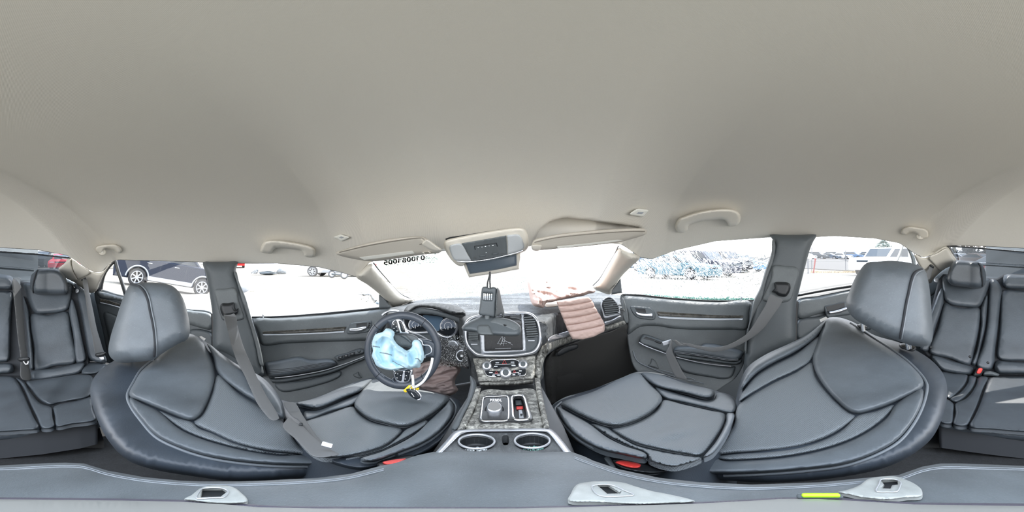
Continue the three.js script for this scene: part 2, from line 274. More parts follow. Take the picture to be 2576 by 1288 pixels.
const rimAt = (() => {                                      // by world x: height and depth of the lining's lower edge
  const t = []; for (let x = -690; x <= 3290; x += 3) { let i = 1; while (rim[i][0] < x) i++; const [a, b] = [rim[i - 1], rim[i]], y = a[1] + (b[1] - a[1]) * (x - a[0]) / (b[0] - a[0]), d = rimDepth(x); t.push([(x - 1288) / F * d, (644 - y) / F * d, d]); }
  t.sort((a, b) => a[0] - b[0]);
  return (x) => { let lo = 0, hi = t.length - 1; if (x <= t[0][0]) return t[0]; if (x >= t[hi][0]) return t[hi]; while (hi - lo > 1) { const k = (lo + hi) >> 1; t[k][0] < x ? lo = k : hi = k; } const f = (x - t[lo][0]) / (t[hi][0] - t[lo][0] || 1); return [x, t[lo][1] + (t[hi][1] - t[lo][1]) * f, t[lo][2] + (t[hi][2] - t[lo][2]) * f]; };
})();
const rimSoft = (() => { const n = 220, t = []; for (let i = 0; i <= n; i++) { const x = -3.4 + 6.8 * i / n; let y = 0, d = 0, w = 0; for (let k = -14; k <= 14; k++) { const g = Math.exp(-k * k / 90); let top = -9; for (let q = -6; q <= 6; q++) top = Math.max(top, rimAt(x + k * 0.05 + q * 0.06)[1]); y += g * top; w += g; } t.push([y / w, 0]); } return (x) => { const f = Math.max(0, Math.min(n - 0.001, (x + 3.4) / 6.8 * n)), i = Math.floor(f), k = f - i; return [x, t[i][0] * (1 - k) + t[i + 1][0] * k, t[i][1] * (1 - k) + t[i + 1][1] * k]; }; })();
const rimAlong = (x, s) => { const a = rimAt(x), b = rimSoft(x), t = Math.min(1, s / 0.2), k = t * t * (3 - 2 * t); return [x, a[1] + (b[1] - a[1]) * k, a[2]]; };
const dome = (x, s) => { const r = rimAlong(x, s); const q = 1 - s; return r[1] + (TOP - r[1]) * (0.25 * (1 - q ** 7) + 0.75 * (1 - q * q)); };
const liningDepth = (px0, py) => {                         // depth at which a line of sight meets the lining
  let prev = 0, pd = 0.5;
  for (let d = 0.5; d < 3.4; d += 0.01) { const x = (px0 - 1288) / F * d, r = rimAt(x), s = (r[2] - d) / (r[2] + REAR); if (s < 0) return d; const q = dome(x, s) - (644 - py) / F * d; if (d > 0.5 && q < 0 && prev > 0) return pd; prev = q; pd = d; }
  return 3;
};
const recess = px(1337, 622, 1345, 600, 1356, 578, 1385, 556, 1420, 549, 1520, 560, 1600, 571, 1628, 580, 1560, 614, 1400, 628), recessSegs = segs([recess]);
{
  const pos = [], idx = [], xs = [], nz = 64; for (let x = -3.3; x <= 3.3001; x += 0.0125) xs.push(x);
  const skin = (x, k, up) => {
    const r = rimAt(x), s = (k / nz) ** 1.5, z = -r[2] + (r[2] + REAR) * s; let y = dome(x, s) + up; const v = V(x, y, z);
    if (!up && z < -1) { const sx = 1288 + x / -z * F, sy = 644 - y / -z * F; if (inside(recess, sx, sy)) { const t = Math.min(1, distTo(recessSegs, sx, sy) / 22); v.y += 0.09 * t * t * (3 - 2 * t); v.z -= 0.05 * t; } }
    v.y += EYE; return v;
  };
  for (const up of [0, 0.16]) for (const x of xs) for (let k = 0; k <= nz; k++) pos.push(...skin(x, k, up).toArray());
  const n = nz + 1, lay = xs.length * n, at = (l, i, k) => l * lay + i * n + k;
  const quad = (a, b, c, d) => idx.push(a, b, c, a, c, d);
  for (let i = 0; i < xs.length - 1; i++) { for (let k = 0; k < nz; k++) { quad(at(0, i, k), at(0, i, k + 1), at(0, i + 1, k + 1), at(0, i + 1, k)); quad(at(1, i, k), at(1, i + 1, k), at(1, i + 1, k + 1), at(1, i, k + 1)); } quad(at(0, i, 0), at(0, i + 1, 0), at(1, i + 1, 0), at(1, i, 0)); quad(at(0, i, nz), at(1, i, nz), at(1, i + 1, nz), at(0, i + 1, nz)); }
  for (let k = 0; k < nz; k++) { const e = xs.length - 1; quad(at(0, 0, k), at(1, 0, k), at(1, 0, k + 1), at(0, 0, k + 1)); quad(at(0, e, k), at(0, e, k + 1), at(1, e, k + 1), at(1, e, k)); }
  const g = new THREE.BufferGeometry(); g.setAttribute('position', new THREE.Float32BufferAttribute(pos, 3)); g.setIndex(idx); g.computeVertexNormals(); uvs(g);
  const c = single('ceiling', g, MT.liner, 'pale grey woven fabric headliner of the car'); c.userData.kind = 'structure';
}
// floor, the body below the windows, the ends of the cabin
{
  const f = new RoundedBoxGeometry(6.9, 0.06, 3.4, 2, 0.01).translate(0, EYE - 0.85, -2.95); uvs(f);
  single('floor', f, MT.carpet, 'dark carpeted floor of the car').userData.kind = 'structure';
  const w = (name, label, pts, d) => single(name, pad(pts, d, { sharp: true, rise: 0.002, edge: 3, back: 0.03, flat: true }), MT.plasticDark, label).userData.kind = 'structure';
  w('wall_left', 'dark inner body panel behind the rear bench and the driver door', px(-420, 700, 180, 722, 240, 736, 330, 752, 480, 785, 535, 795, 634, 806, 813, 798, 985, 780, 985, 1016, -420, 1016), vp(3.36));
  w('wall_right', 'dark inner body panel behind the passenger door', px(1560, 752, 1684, 756, 1800, 764, 1890, 760, 2003, 762, 2145, 732, 2300, 700, 2360, 712, 2990, 712, 2990, 1016, 1560, 1016), vp(3.36));
  w('wall_front', 'dark firewall beneath the dashboard', px(880, 795, 960, 785, 1043, 761, 1205, 750, 1326, 741, 1500, 733, 1560, 748, 1660, 775, 1660, 930, 1326, 935, 1043, 985, 880, 1000), (x) => 3.58 + Math.max(0, Math.min(1, (x - 1043) / 400)) * 0.85);
  for (const s of [-1, 1]) { const g = new RoundedBoxGeometry(0.05, 1.5, 1.9, 2, 0.01).translate(s * 3.36, EYE - 0.13, -3.3); uvs(g); single(s < 0 ? 'wall_west' : 'wall_east', g, MT.plastic, 'grey inner side of the cabin beyond the rear bench').userData.kind = 'structure'; }
}
// pillars
{
  const t = (n, l) => struct(n, l);
  const b1 = t('trim_1', 'dark pillar beside the driver seat'), fb = fit([[515, 665, 3.02], [600, 665, 3.02], [540, 880, 2.95], [655, 930, 2.98]]);
  const gB = pad(B(226, 320, 300, 318, 420, 316, 512, 318, 497, 365, 495, 395, 520, 480, 570, 600, 610, 740, 640, 830, 680, 980, 710, 1160, 722, 1235, 680, 1250, 600, 1190, 500, 1110, 400, 1050, 318, 1020, 310, 800, 290, 640, 270, 520, 245, 400), fb, { rise: 0.05, edge: 22, back: 0.12 });
  part(b1, 'pillar_panel', gB, MT.plasticDark);
  const plate = pad(B(325, 545, 400, 535, 490, 532, 520, 640, 560, 775, 540, 788, 390, 790, 365, 740, 340, 650), fb, { lift: 0.05, rise: 0.012, edge: 4, back: 0.02 });
  part(b1, 'adjuster_plate', plate, MT.plastic);
  part(b1, 'edge_rib', pad(B(478, 400, 496, 395, 520, 480, 570, 600, 612, 745, 645, 850, 690, 1000, 715, 1170, 690, 1150, 655, 1000, 610, 840, 570, 720, 530, 590, 500, 480), fb, { lift: 0.045, rise: 0.012, edge: 5, back: 0.02 }), MT.plastic);
  part(b1, 'belt_guide', pad(B(365, 680, 380, 655, 430, 652, 480, 648, 486, 690, 500, 705, 512, 690, 515, 715, 500, 742, 470, 752, 395, 760, 378, 740), fb, { lift: 0.062, rise: 0.035, edge: 7, back: 0.03 }), MT.black);
  const b2 = t('trim_2', 'dark pillar beside the passenger seat'), fb2 = fit([[1940, 600, 3.02], [2045, 600, 3.02], [1900, 880, 2.98], [2000, 850, 2.95]]);
  part(b2, 'pillar_panel', pad(E(632, 165, 760, 164, 880, 164, 1012, 165, 985, 220, 960, 280, 920, 420, 870, 620, 850, 700, 842, 850, 830, 1030, 700, 1090, 560, 1160, 470, 1240, 440, 1340, 420, 1300, 430, 1130, 440, 1000, 470, 850, 500, 700, 550, 600, 590, 470, 640, 320, 665, 220), fb2, { rise: 0.05, edge: 22, back: 0.12 }), MT.plasticDark);
  part(b2, 'adjuster_plate', pad(E(660, 415, 760, 415, 850, 428, 868, 470, 835, 590, 800, 690, 760, 710, 640, 712, 575, 692, 610, 600, 645, 510), fb2, { lift: 0.05, rise: 0.012, edge: 4, back: 0.02 }), MT.plastic);
  part(b2, 'edge_rib', pad(E(655, 200, 672, 215, 680, 260, 655, 400, 610, 520, 570, 690, 530, 760, 480, 870, 450, 1000, 440, 1130, 428, 1100, 440, 980, 475, 840, 505, 700, 555, 600, 595, 470, 645, 320), fb2, { lift: 0.045, rise: 0.012, edge: 5, back: 0.02 }), MT.plastic);
  part(b2, 'belt_guide', pad(E(670, 552, 730, 545, 790, 555, 802, 590, 785, 640, 760, 665, 700, 655, 675, 635, 650, 625, 660, 610, 672, 600), fb2, { lift: 0.062, rise: 0.035, edge: 7, back: 0.03 }), MT.black);
  // windscreen pillars
  const a1 = t('trim_3', 'pale windscreen pillar cover by the steering wheel'), fa = fit([[930, 664, 2.75], [895, 695, 2.85], [1040, 754, 3.35], [985, 772, 3.25]]);
  part(a1, 'pillar_cover', pad(C(350, 396, 386, 392, 430, 450, 500, 530, 600, 640, 655, 672, 715, 692, 640, 722, 540, 756, 520, 742, 430, 642, 340, 570, 242, 498, 300, 440), fa, { rise: 0.05, edge: 18, back: 0.08 }), MT.trim);
  part(a1, 'mirror_corner', pad(C(428, 645, 470, 668, 524, 742, 515, 758, 430, 762), vp(3.12), { rise: 0.01, edge: 3, back: 0.03, sharp: true }), MT.plasticDark);
  const a2 = t('trim_4', 'pale windscreen pillar cover by the pink airbag'), fa2 = fit([[1560, 617, 2.75], [1609, 647, 2.85], [1500, 730, 3.35], [1536, 739, 3.25]]);
  part(a2, 'pillar_cover', pad(D(898, 376, 960, 420, 1062, 474, 1000, 540, 920, 620, 850, 720, 825, 772, 740, 752, 682, 716, 730, 660, 790, 560, 860, 440, 884, 385), fa2, { rise: 0.05, edge: 18, back: 0.08 }), MT.trim);
  part(a2, 'mirror_corner', pad(D(833, 742, 870, 690, 905, 642, 917, 762, 830, 776), vp(3.12), { rise: 0.01, edge: 3, back: 0.03, sharp: true }), MT.plasticDark);
  // rear pillars
  const c1 = t('trim_5', 'pale rear pillar between the tinted rear glass and the side glass by the blue car'), fc = fit([[180, 650, 2.9], [256, 686, 3.05], [240, 730, 3.1], [150, 680, 3.15]]);
  part(c1, 'pillar_cover', pad(px(176, 648, 200, 664, 226, 681, 240, 686, 256, 685, 275, 664, 284, 656, 276, 668, 262, 690, 250, 713, 243, 731, 225, 737, 205, 724, 185, 709, 165, 699, 146, 679, 162, 663), fc, { rise: 0.012, edge: 6, back: 0.06 }), MT.trim);
  part(c1, 'cover_panel', pad(px(182, 653, 200, 665, 226, 683, 225, 689, 209, 698, 198, 703, 189, 690, 182, 672), fc, { lift: 0.012, rise: 0.008, edge: 3, back: 0.01 }), MT.trim);
  part(c1, 'glass_edge_trim', pad(px(148, 678, 166, 660, 177, 651, 182, 672, 190, 692, 197, 704, 186, 709, 166, 697), fc, { lift: 0.006, rise: 0.014, edge: 3, back: 0.02 }), MT.trim);
  part(c1, 'lower_cover', pad(px(140, 676, 150, 682, 168, 700, 188, 711, 208, 725, 228, 738, 222, 748, 200, 732, 176, 716, 140, 712), vp(3.28), { rise: 0.01, edge: 4, back: 0.04 }), MT.plastic);
  const c2 = t('trim_6', 'pale rear pillar behind the passenger headrest'), fc2 = fit([[2330, 650, 2.95], [2384, 620, 2.9], [2340, 705, 3.15], [2400, 665, 3.15]]);
  part(c2, 'pillar_cover', pad(px(2300, 640, 2325, 649, 2337, 645, 2384, 618, 2395, 638, 2407, 657, 2396, 668, 2380, 675, 2367, 684, 2350, 700, 2342, 712, 2333, 712, 2326, 690, 2312, 668), fc2, { rise: 0.012, edge: 6, back: 0.06 }), MT.trim);
  part(c2, 'cover_panel', pad(px(2336, 648, 2360, 635, 2381, 624, 2392, 642, 2401, 658, 2384, 672, 2366, 681, 2349, 665), fc2, { lift: 0.012, rise: 0.008, edge: 3, back: 0.01 }), MT.trim);
  part(c2, 'lower_cover', pad(px(2330, 714, 2345, 700, 2366, 682, 2390, 668, 2412, 662, 2412, 690, 2396, 702, 2372, 716, 2340, 745), vp(3.28), { rise: 0.01, edge: 4, back: 0.04 }), MT.plasticDark);
}
// panes
{
  const g = (n, l, mt, ...ps) => { const o = struct(n, l); ps.forEach(([pts, f, opt]) => part(o, 'pane', pane(pts, f, { sharp: true, ...opt }), mt)); return o; };
  const fr = fit([[0, 625, 2.92], [180, 645, 2.92], [0, 700, 3.75], [90, 705, 3.75]]);
  const w1 = g('window_1', 'grey tinted rear glass behind the bench, red car beyond it', MT.tint, [px(-420, 616, -200, 622, 0, 633, 90, 640, 180, 651, 165, 664, 120, 706, -420, 706), fr]);
  part(w1, 'glass_edge_seal', pad(px(-420, 612, -200, 625, 0, 631, 90, 637, 179, 647, 178, 651, 90, 642, 0, 636, -200, 630, -420, 618), fr, { lift: 0.005, rise: 0.012, edge: 2, back: 0.02, sharp: true }), MT.black);
  part(w1, 'shelf_line', pad(px(-420, 664, 0, 672, 85, 679, 85, 683, 0, 677, -420, 669), fr, { lift: 0.003, rise: 0.004, edge: 1, back: 0.01, sharp: true }), MT.plasticDark);
  g('window_2', 'side glass of the rear door, dark blue car beyond it', MT.glass, [px(240, 735, 258, 688, 286, 650, 510, 655, 535, 795, 300, 748), vp(3.22)]);
  const w3 = struct('window_3', 'driver window over bright gravel'); part(w3, 'pane', pane(px(598, 655, 860, 660, 960, 730, 960, 785, 813, 798, 634, 806), vp(3.22), { sharp: true }), MT.glass);
  // windscreen: one sloping pane, cracked, with marker digits
  const fw = fit([[1000, 650, 2.62], [1500, 625, 2.62], [1050, 757, 3.5], [1490, 729, 4.3]]), w4 = struct('window_4', 'cracked windscreen with dark green marker writing');
  part(w4, 'pane', pane(px(930, 655, 1110, 626, 1330, 612, 1500, 606, 1566, 610, 1556, 640, 1500, 732, 1440, 739, 1200, 752, 1045, 762, 1000, 735), fw, { sharp: true, gs: 24 }), MT.glass);
  const sl = [], spot = (x, y, a, l, w) => { const q = P(x, y, fw(x, y)), e = new THREE.BoxGeometry(m(l, -q.z), m(w, -q.z), 0.0006); place(e.rotateZ(a), q.addScaledVector(V(0, -0.6, 0.8), 0.002), V(0, -0.62, 0.78)); sl.push(plain(e)); };
  const cr = [];
  for (let k = 0; k < 2600; k++) { const x = 950 + rnd() * 590, y = 632 + rnd() * 120; const d = fbm(x / 60, y / 40, 3); if (d < 0.5 || !inside(px(945, 660, 1110, 630, 1560, 612, 1500, 726, 1045, 755), x, y)) continue; spot(x, y, rnd() * 6.3, 2 + rnd() * 5, 0.35 + rnd() * 0.5); }
  stuff(w4, 'crack_web', uvs(mergeGeometries(sl)), MT.shard);
  for (let k = 0; k < 420; k++) { const x = 968 + rnd() * 132, y = 643 + rnd() * 26 - (x - 968) * 0.06; if (rnd() > 0.45 + (x > 1070 ? 0.5 : 0)) continue; const q = P(x, y, fw(x, y)), e = new THREE.BoxGeometry(m(1 + rnd() * 3, 2.7), m(0.5 + rnd() * 0.6, 2.7), 0.0006).rotateZ(rnd() * 3.1); place(e, q.add(V(0, 0, 0.003)), V(0, -0.62, 0.78)); cr.push(plain(e)); }
  const sh = []; for (let k = 0; k < 1500; k++) { const x = 1000 + rnd() * 330, y = 690 + rnd() * 64; if (!inside(px(1010, 735, 1120, 700, 1330, 690, 1330, 738, 1205, 748, 1043, 757), x, y) || rnd() < 0.55 + (x < 1120 ? 0.3 : 0) - 0.5 * fbm(x / 30, y / 18, 3)) continue; const q = P(x, y, fw(x, y)), e = new THREE.BoxGeometry(m(1 + 3 * rnd(), -q.z), m(0.4 + 0.3 * rnd(), -q.z), 0.0006).rotateZ((rnd() - 0.5) * 2.4); place(e, q.add(V(0, 0, 0.004)), V(0, -0.62, 0.78)); sh.push(plain(e)); }
  stuff(w4, 'crack_shade', uvs(mergeGeometries(sh)), std('pale teal crack faces', 0.42, 0.56, 0.53, 0.9));
  stuff(w4, 'paint_flecks', uvs(mergeGeometries(cr)), MT.crumb);
  [...'500180010'].forEach((s, i) => { const x = 971 + i * 11.6, y = 660 - i * 1.5, q = P(x, y, fw(x, y)), e = text(s, m(15, -q.z), 0.001); e.scale(-1, 1, 1); place(e, q.add(V(0, 0, 0.004)), V(0, -0.62, 0.78), V(0.12, 1, 0)); part(w4, 'marker_digit', e, std('marker', 0.13, 0.25, 0.18, 0.9)); });
  part(w4, 'seal', tube(C(386, 392, 430, 450, 500, 530, 600, 638, 660, 670, 716, 691).map(([x, y]) => [x, y, fw(x, y) - 0.03]), 0.0025), MT.black);
  part(w4, 'seal', tube(D(885, 385, 860, 440, 790, 560, 730, 655, 682, 702).map(([x, y]) => [x, y, fw(x, y) - 0.03]), 0.0025), MT.black);
  // shattered passenger window
  const o5 = px(1555, 760, 1564, 700, 1612, 646, 1640, 640, 1700, 622, 1800, 600, 1950, 590, 1925, 690, 1895, 760, 1800, 762, 1684, 754), w5 = struct('window_5', 'shattered passenger window, white with cracks'), d5 = 3.2;
  part(w5, 'pane', pane(o5, vp(d5), { sharp: true }), MT.glass);
  const s5 = [];
  for (let k = 0; k < 15000; k++) {
    const x = 1560 + rnd() * 385, y = 596 + rnd() * 160; if (!inside(o5, x, y)) continue;
    const dens = 0.35 + 0.5 * Math.min(1, Math.max(0, (y - 625) / 70)) + 0.9 * (fbm(x / 26, y / 20, 3) - 0.5) - (x > 1740 && x < 1840 && y > 632 && y < 668 ? 0.33 : 0);
    if (rnd() > dens) continue;
    const a = x < 1850 ? 0.55 + 0.5 * fbm(x / 90, y / 70, 2) : -0.45 + 0.3 * fbm(x / 60, y / 60, 2), l = 2 + (y < 672 ? 12 : 4.5) * rnd(), w = 0.35 + 0.55 * rnd() * (y < 672 ? 1.2 : 0.8);
    const e = new THREE.PlaneGeometry(m(l, d5), m(w, d5)).rotateZ(-a + (rnd() < 0.18 ? 1.6 : 0) + 0.25 * (rnd() - 0.5)).rotateX((rnd() - 0.5) * 0.5).translate(...P(x, y, d5 - 0.004 - 0.006 * rnd()).toArray()); s5.push(plain(e));
  }
  const isDark = (g, i) => { const p = g.attributes.position, y = 644 - (p.getY(0) - EYE) / d5 * F; return i % 20 < (y < 636 ? 1 : y < 672 ? 6 : 5); }, dark5 = s5.filter((g, i) => isDark(g, i)); stuff(w5, 'crack_web', uvs(mergeGeometries(s5.filter((g, i) => !isDark(g, i)))), MT.shard); stuff(w5, 'crack_shade', uvs(mergeGeometries(dark5)), std('dull crack faces', 0.3, 0.34, 0.37, 0.9));
  const c5 = []; for (let k = 0; k < 1500; k++) { const t = rnd(), x = 1568 + 330 * t, y0 = 741 + 14 * Math.sin(Math.min(1, t * 1.5) * 1.57), hgt = (t < 0.15 ? 2 : 9) * (t > 0.85 ? 0.6 : 1); const e = new THREE.TetrahedronGeometry(m(1.2 + rnd() * 1.4, d5)).rotateX(rnd() * 6).rotateY(rnd() * 6).translate(...P(x, y0 - rnd() * rnd() * hgt, d5 - 0.02 - 0.03 * rnd()).toArray()); c5.push(plain(e)); }
  stuff(w5, 'glass_crumbs', uvs(mergeGeometries(c5)), MT.crumb);
  const w6 = struct('window_6', 'side glass of the rear door beside the passenger headrest, parked cars beyond it');
  part(w6, 'pane', pane(px(2000, 765, 2030, 640, 2050, 590, 2100, 588, 2200, 592, 2266, 606, 2310, 670, 2300, 720, 2145, 735), vp(3.22), { sharp: true }), MT.glass);
  const fr7 = fit([[2390, 618, 2.92], [2576, 626, 2.92], [2420, 700, 3.75], [2576, 700, 3.75]]);
  const w7 = g('window_7', 'grey tinted rear glass, trees beyond it', MT.tint, [px(2384, 622, 2460, 624, 2576, 633, 2990, 650, 2990, 706, 2440, 706, 2410, 662), fr7]);
  part(w7, 'glass_edge_seal', pad(px(2382, 618, 2400, 618, 2460, 622, 2576, 632, 2990, 652, 2990, 657, 2576, 636, 2460, 626, 2386, 621), fr7, { lift: 0.005, rise: 0.012, edge: 2, back: 0.02, sharp: true }), MT.black);
  part(w7, 'side_seal', pad(px(2386, 620, 2391, 620, 2410, 656, 2405, 657), fr7, { lift: 0.004, rise: 0.01, edge: 2, back: 0.02, sharp: true }), MT.silverDusty);
  part(w7, 'shelf_line', pad(px(2470, 665, 2576, 671, 2990, 690, 2990, 697, 2576, 675, 2470, 668), fr7, { lift: 0.003, rise: 0.006, edge: 1, back: 0.01, sharp: true }), MT.plasticDark);
}
// rear shelf below the rear glass
{
  const s = (n, l, pts) => { const q = single(n, pad(pts, hp(-0.14), { sharp: true, rise: 0.004, edge: 3, back: 0.03, flat: true }), MT.plastic, l); q.userData.kind = 'structure'; };
  s('trim_7', 'grey parcel shelf under the tinted rear glass with the red car', px(-420, 692, 100, 692, 150, 700, 170, 711, -420, 711));
  s('trim_8', 'grey parcel shelf under the tinted rear glass with the trees', px(2390, 711, 2425, 692, 2990, 692, 2990, 711));
}
// doors
function strips(parent, d, list) { for (const [name, pts, mt, o] of list) part(parent, name, o.to ? band(pts, o.to, d, o) : pad(pts, d, o), mt); }
{
  const d1 = struct('door_1', 'grey door panel beside the steering wheel'), f1 = fit([[640, 800, 3.14], [960, 778, 3.14], [700, 1000, 3.02], [940, 950, 3.02]]);
  part(d1, 'panel', pad(px(634, 800, 701, 798, 813, 790, 950, 776, 985, 772, 985, 965, 932, 955, 865, 980, 800, 1004, 730, 1025, 690, 1015, 670, 985, 658, 940, 650, 890, 642, 840), f1, { rise: 0.012, edge: 5, back: 0.06 }), MT.plastic);
  strips(d1, f1, [
    ['upper_panel', px(638, 803, 701, 800, 813, 793, 950, 779, 978, 777, 976, 800, 960, 835, 940, 856, 918, 857, 818, 860, 720, 864, 658, 867, 650, 841), MT.plastic, { lift: 0.012, rise: 0.035, edge: 11, back: 0.03 }],
    ['wood_strip', DL(115, 298, 400, 285, 700, 268, 1000, 250, 1298, 231), MT.wood, { to: DL(115, 336, 400, 332, 700, 324, 1000, 310, 1270, 290), lift: 0.046, rise: 0.004, back: 0.01 }],
    ['trim_bead', DL(115, 338, 400, 334, 700, 326, 1000, 311, 1265, 293), MT.silverDusty, { to: DL(130, 366, 400, 360, 700, 350, 1000, 338, 1258, 322), lift: 0.046, rise: 0.006, back: 0.01 }],
    ['handle_bezel', DL(1328, 235, 1345, 200, 1375, 178, 1500, 162, 1645, 148, 1655, 170, 1642, 255, 1605, 305, 1480, 330, 1350, 342, 1308, 335, 1298, 322), MT.plasticDark, { lift: 0.047, rise: 0.008, edge: 3, back: 0.01 }],
    ['handle_recess', DL(1435, 190, 1590, 176, 1582, 235, 1435, 245), MT.black, { lift: 0.055, rise: 0.001, edge: 2, back: 0.004, sharp: true }],
    ['handle', DL(1340, 258, 1440, 250, 1520, 234, 1578, 228), MT.silver, { to: DL(1338, 305, 1420, 312, 1500, 300, 1574, 264), lift: 0.06, rise: 0.014, back: 0.012 }],
    ['armrest', DL(150, 745, 280, 712, 400, 692, 560, 660, 645, 655, 700, 670, 765, 692, 900, 690, 1050, 682, 1120, 705, 1172, 748, 1168, 772, 1000, 835, 700, 893, 400, 935, 260, 950, 190, 930, 155, 850), MT.leather, { lift: 0.014, rise: 0.06, edge: 10, back: 0.03 }],
    ['switch_panel', DL(1130, 660, 1300, 600, 1480, 540, 1540, 555, 1550, 600, 1400, 650, 1200, 712, 1175, 720), MT.plasticDark, { lift: 0.03, rise: 0.028, edge: 3, back: 0.03 }],
    ['lower_rail', DL(200, 950, 300, 962, 700, 912, 1000, 850, 1180, 790, 1400, 715, 1550, 655), MT.plasticDark, { to: DL(260, 1030, 400, 1030, 700, 975, 1000, 915, 1150, 870, 1350, 780, 1550, 700), lift: 0.012, rise: 0.035, back: 0.03 }],
    ['door_pocket', DL(285, 1040, 700, 985, 1000, 915, 1225, 860, 1230, 900, 1190, 950, 1050, 1015, 900, 1060, 700, 1112, 400, 1155, 320, 1110), MT.plasticDark, { lift: 0.01, rise: 0.018, edge: 6, back: 0.03 }],
    ['pull_grip', DL(1385, 915, 1440, 880, 1470, 868, 1480, 905, 1515, 955, 1460, 962), MT.plastic, { lift: 0.01, rise: 0.014, edge: 4, back: 0.02 }],
  ]);
  for (const [x, y, r] of [[1620, 186, 4], [1612, 215, 4], [1606, 245, 4]]) { const [[a, b]] = DL(x, y), q = P(a, b, f1(a, b) - 0.062); part(d1, 'memory_button', place(knob([[0, 0.004], [0.004, 0.004], [0.005, 0], [0, 0]], 16), q, FRONT), MT.black); }
  for (const [x, y, w, h] of [[1212, 665, 62, 36], [1290, 645, 66, 40], [1378, 618, 76, 42]]) { const c = DL(x - w / 2, y - h / 2 + 6, x + w / 2, y - h / 2 - 8, x + w / 2, y + h / 2 - 6, x - w / 2, y + h / 2 + 6); const sw = part(d1, 'window_switch', pad(c, f1, { lift: 0.058, rise: 0.008, edge: 1.5, back: 0.006, sharp: true }), MT.black); const [[a, b]] = DL(x, y), e = new THREE.BoxGeometry(0.007, 0.0014, 0.0008); part(sw, 'switch_mark', place(e, P(a, b, f1(a, b) - 0.069), FRONT), MT.white); }
  { const [[a, b]] = DL(1476, 577); part(d1, 'mirror_dial', place(knob([[0, 0.007], [0.007, 0.007], [0.009, 0], [0, 0]], 20), P(a, b, f1(a, b) - 0.058), V(0, 0.5, 1)), MT.plasticDark); }
  part(d1, 'rail_silver_line', tube(DL(290, 955, 500, 935, 800, 888, 1000, 845, 1180, 790, 1400, 712, 1545, 655).map(([x, y]) => [x, y, f1(x, y) - 0.045]), 0.003), MT.silverDusty);  // thin silver line along the rail
  part(d1, 'sill_seal', tube(px(634, 798, 701, 797, 813, 789, 950, 775, 965, 773).map(([x, y]) => [x, y, 3.125]), 0.005), MT.black);
  { const q = P(662, 799, 3.12); part(d1, 'lock_pin', knob([[0, 0.022], [0.004, 0.021], [0.005, 0.016], [0.003, 0.012], [0.003, 0.003], [0.012, 0], [0, 0]], 14).rotateX(-Math.PI / 2).translate(q.x, q.y - 0.004, q.z), MT.silverDusty); }
  for (let k = 0; k < 3; k++) part(d1, 'stitch_line', tube(DL(200, 845 + k * 22, 500, 822 + k * 20, 800, 775 + k * 18, 1050, 738 + k * 14, 1150, 752 + k * 8).map(([x, y]) => [x, y, f1(x, y) - 0.0755]), 0.0011, { n: 40, seg: 5 }), MT.seam);

  const d2 = struct('door_2', 'grey door panel under the shattered window'), f2 = fit([[1570, 745, 3.14], [1895, 757, 3.14], [1600, 930, 3.02], [1850, 950, 3.02]]);
  part(d2, 'panel', pad(px(1562, 742, 1606, 741, 1684, 749, 1800, 755, 1864, 755, 1895, 755, 1890, 776, 1878, 832, 1877, 883, 1871, 915, 1850, 951, 1824, 970, 1790, 990, 1740, 985, 1640, 958, 1598, 930, 1582, 880, 1574, 810), f2, { rise: 0.012, edge: 5, back: 0.06 }), MT.plastic);
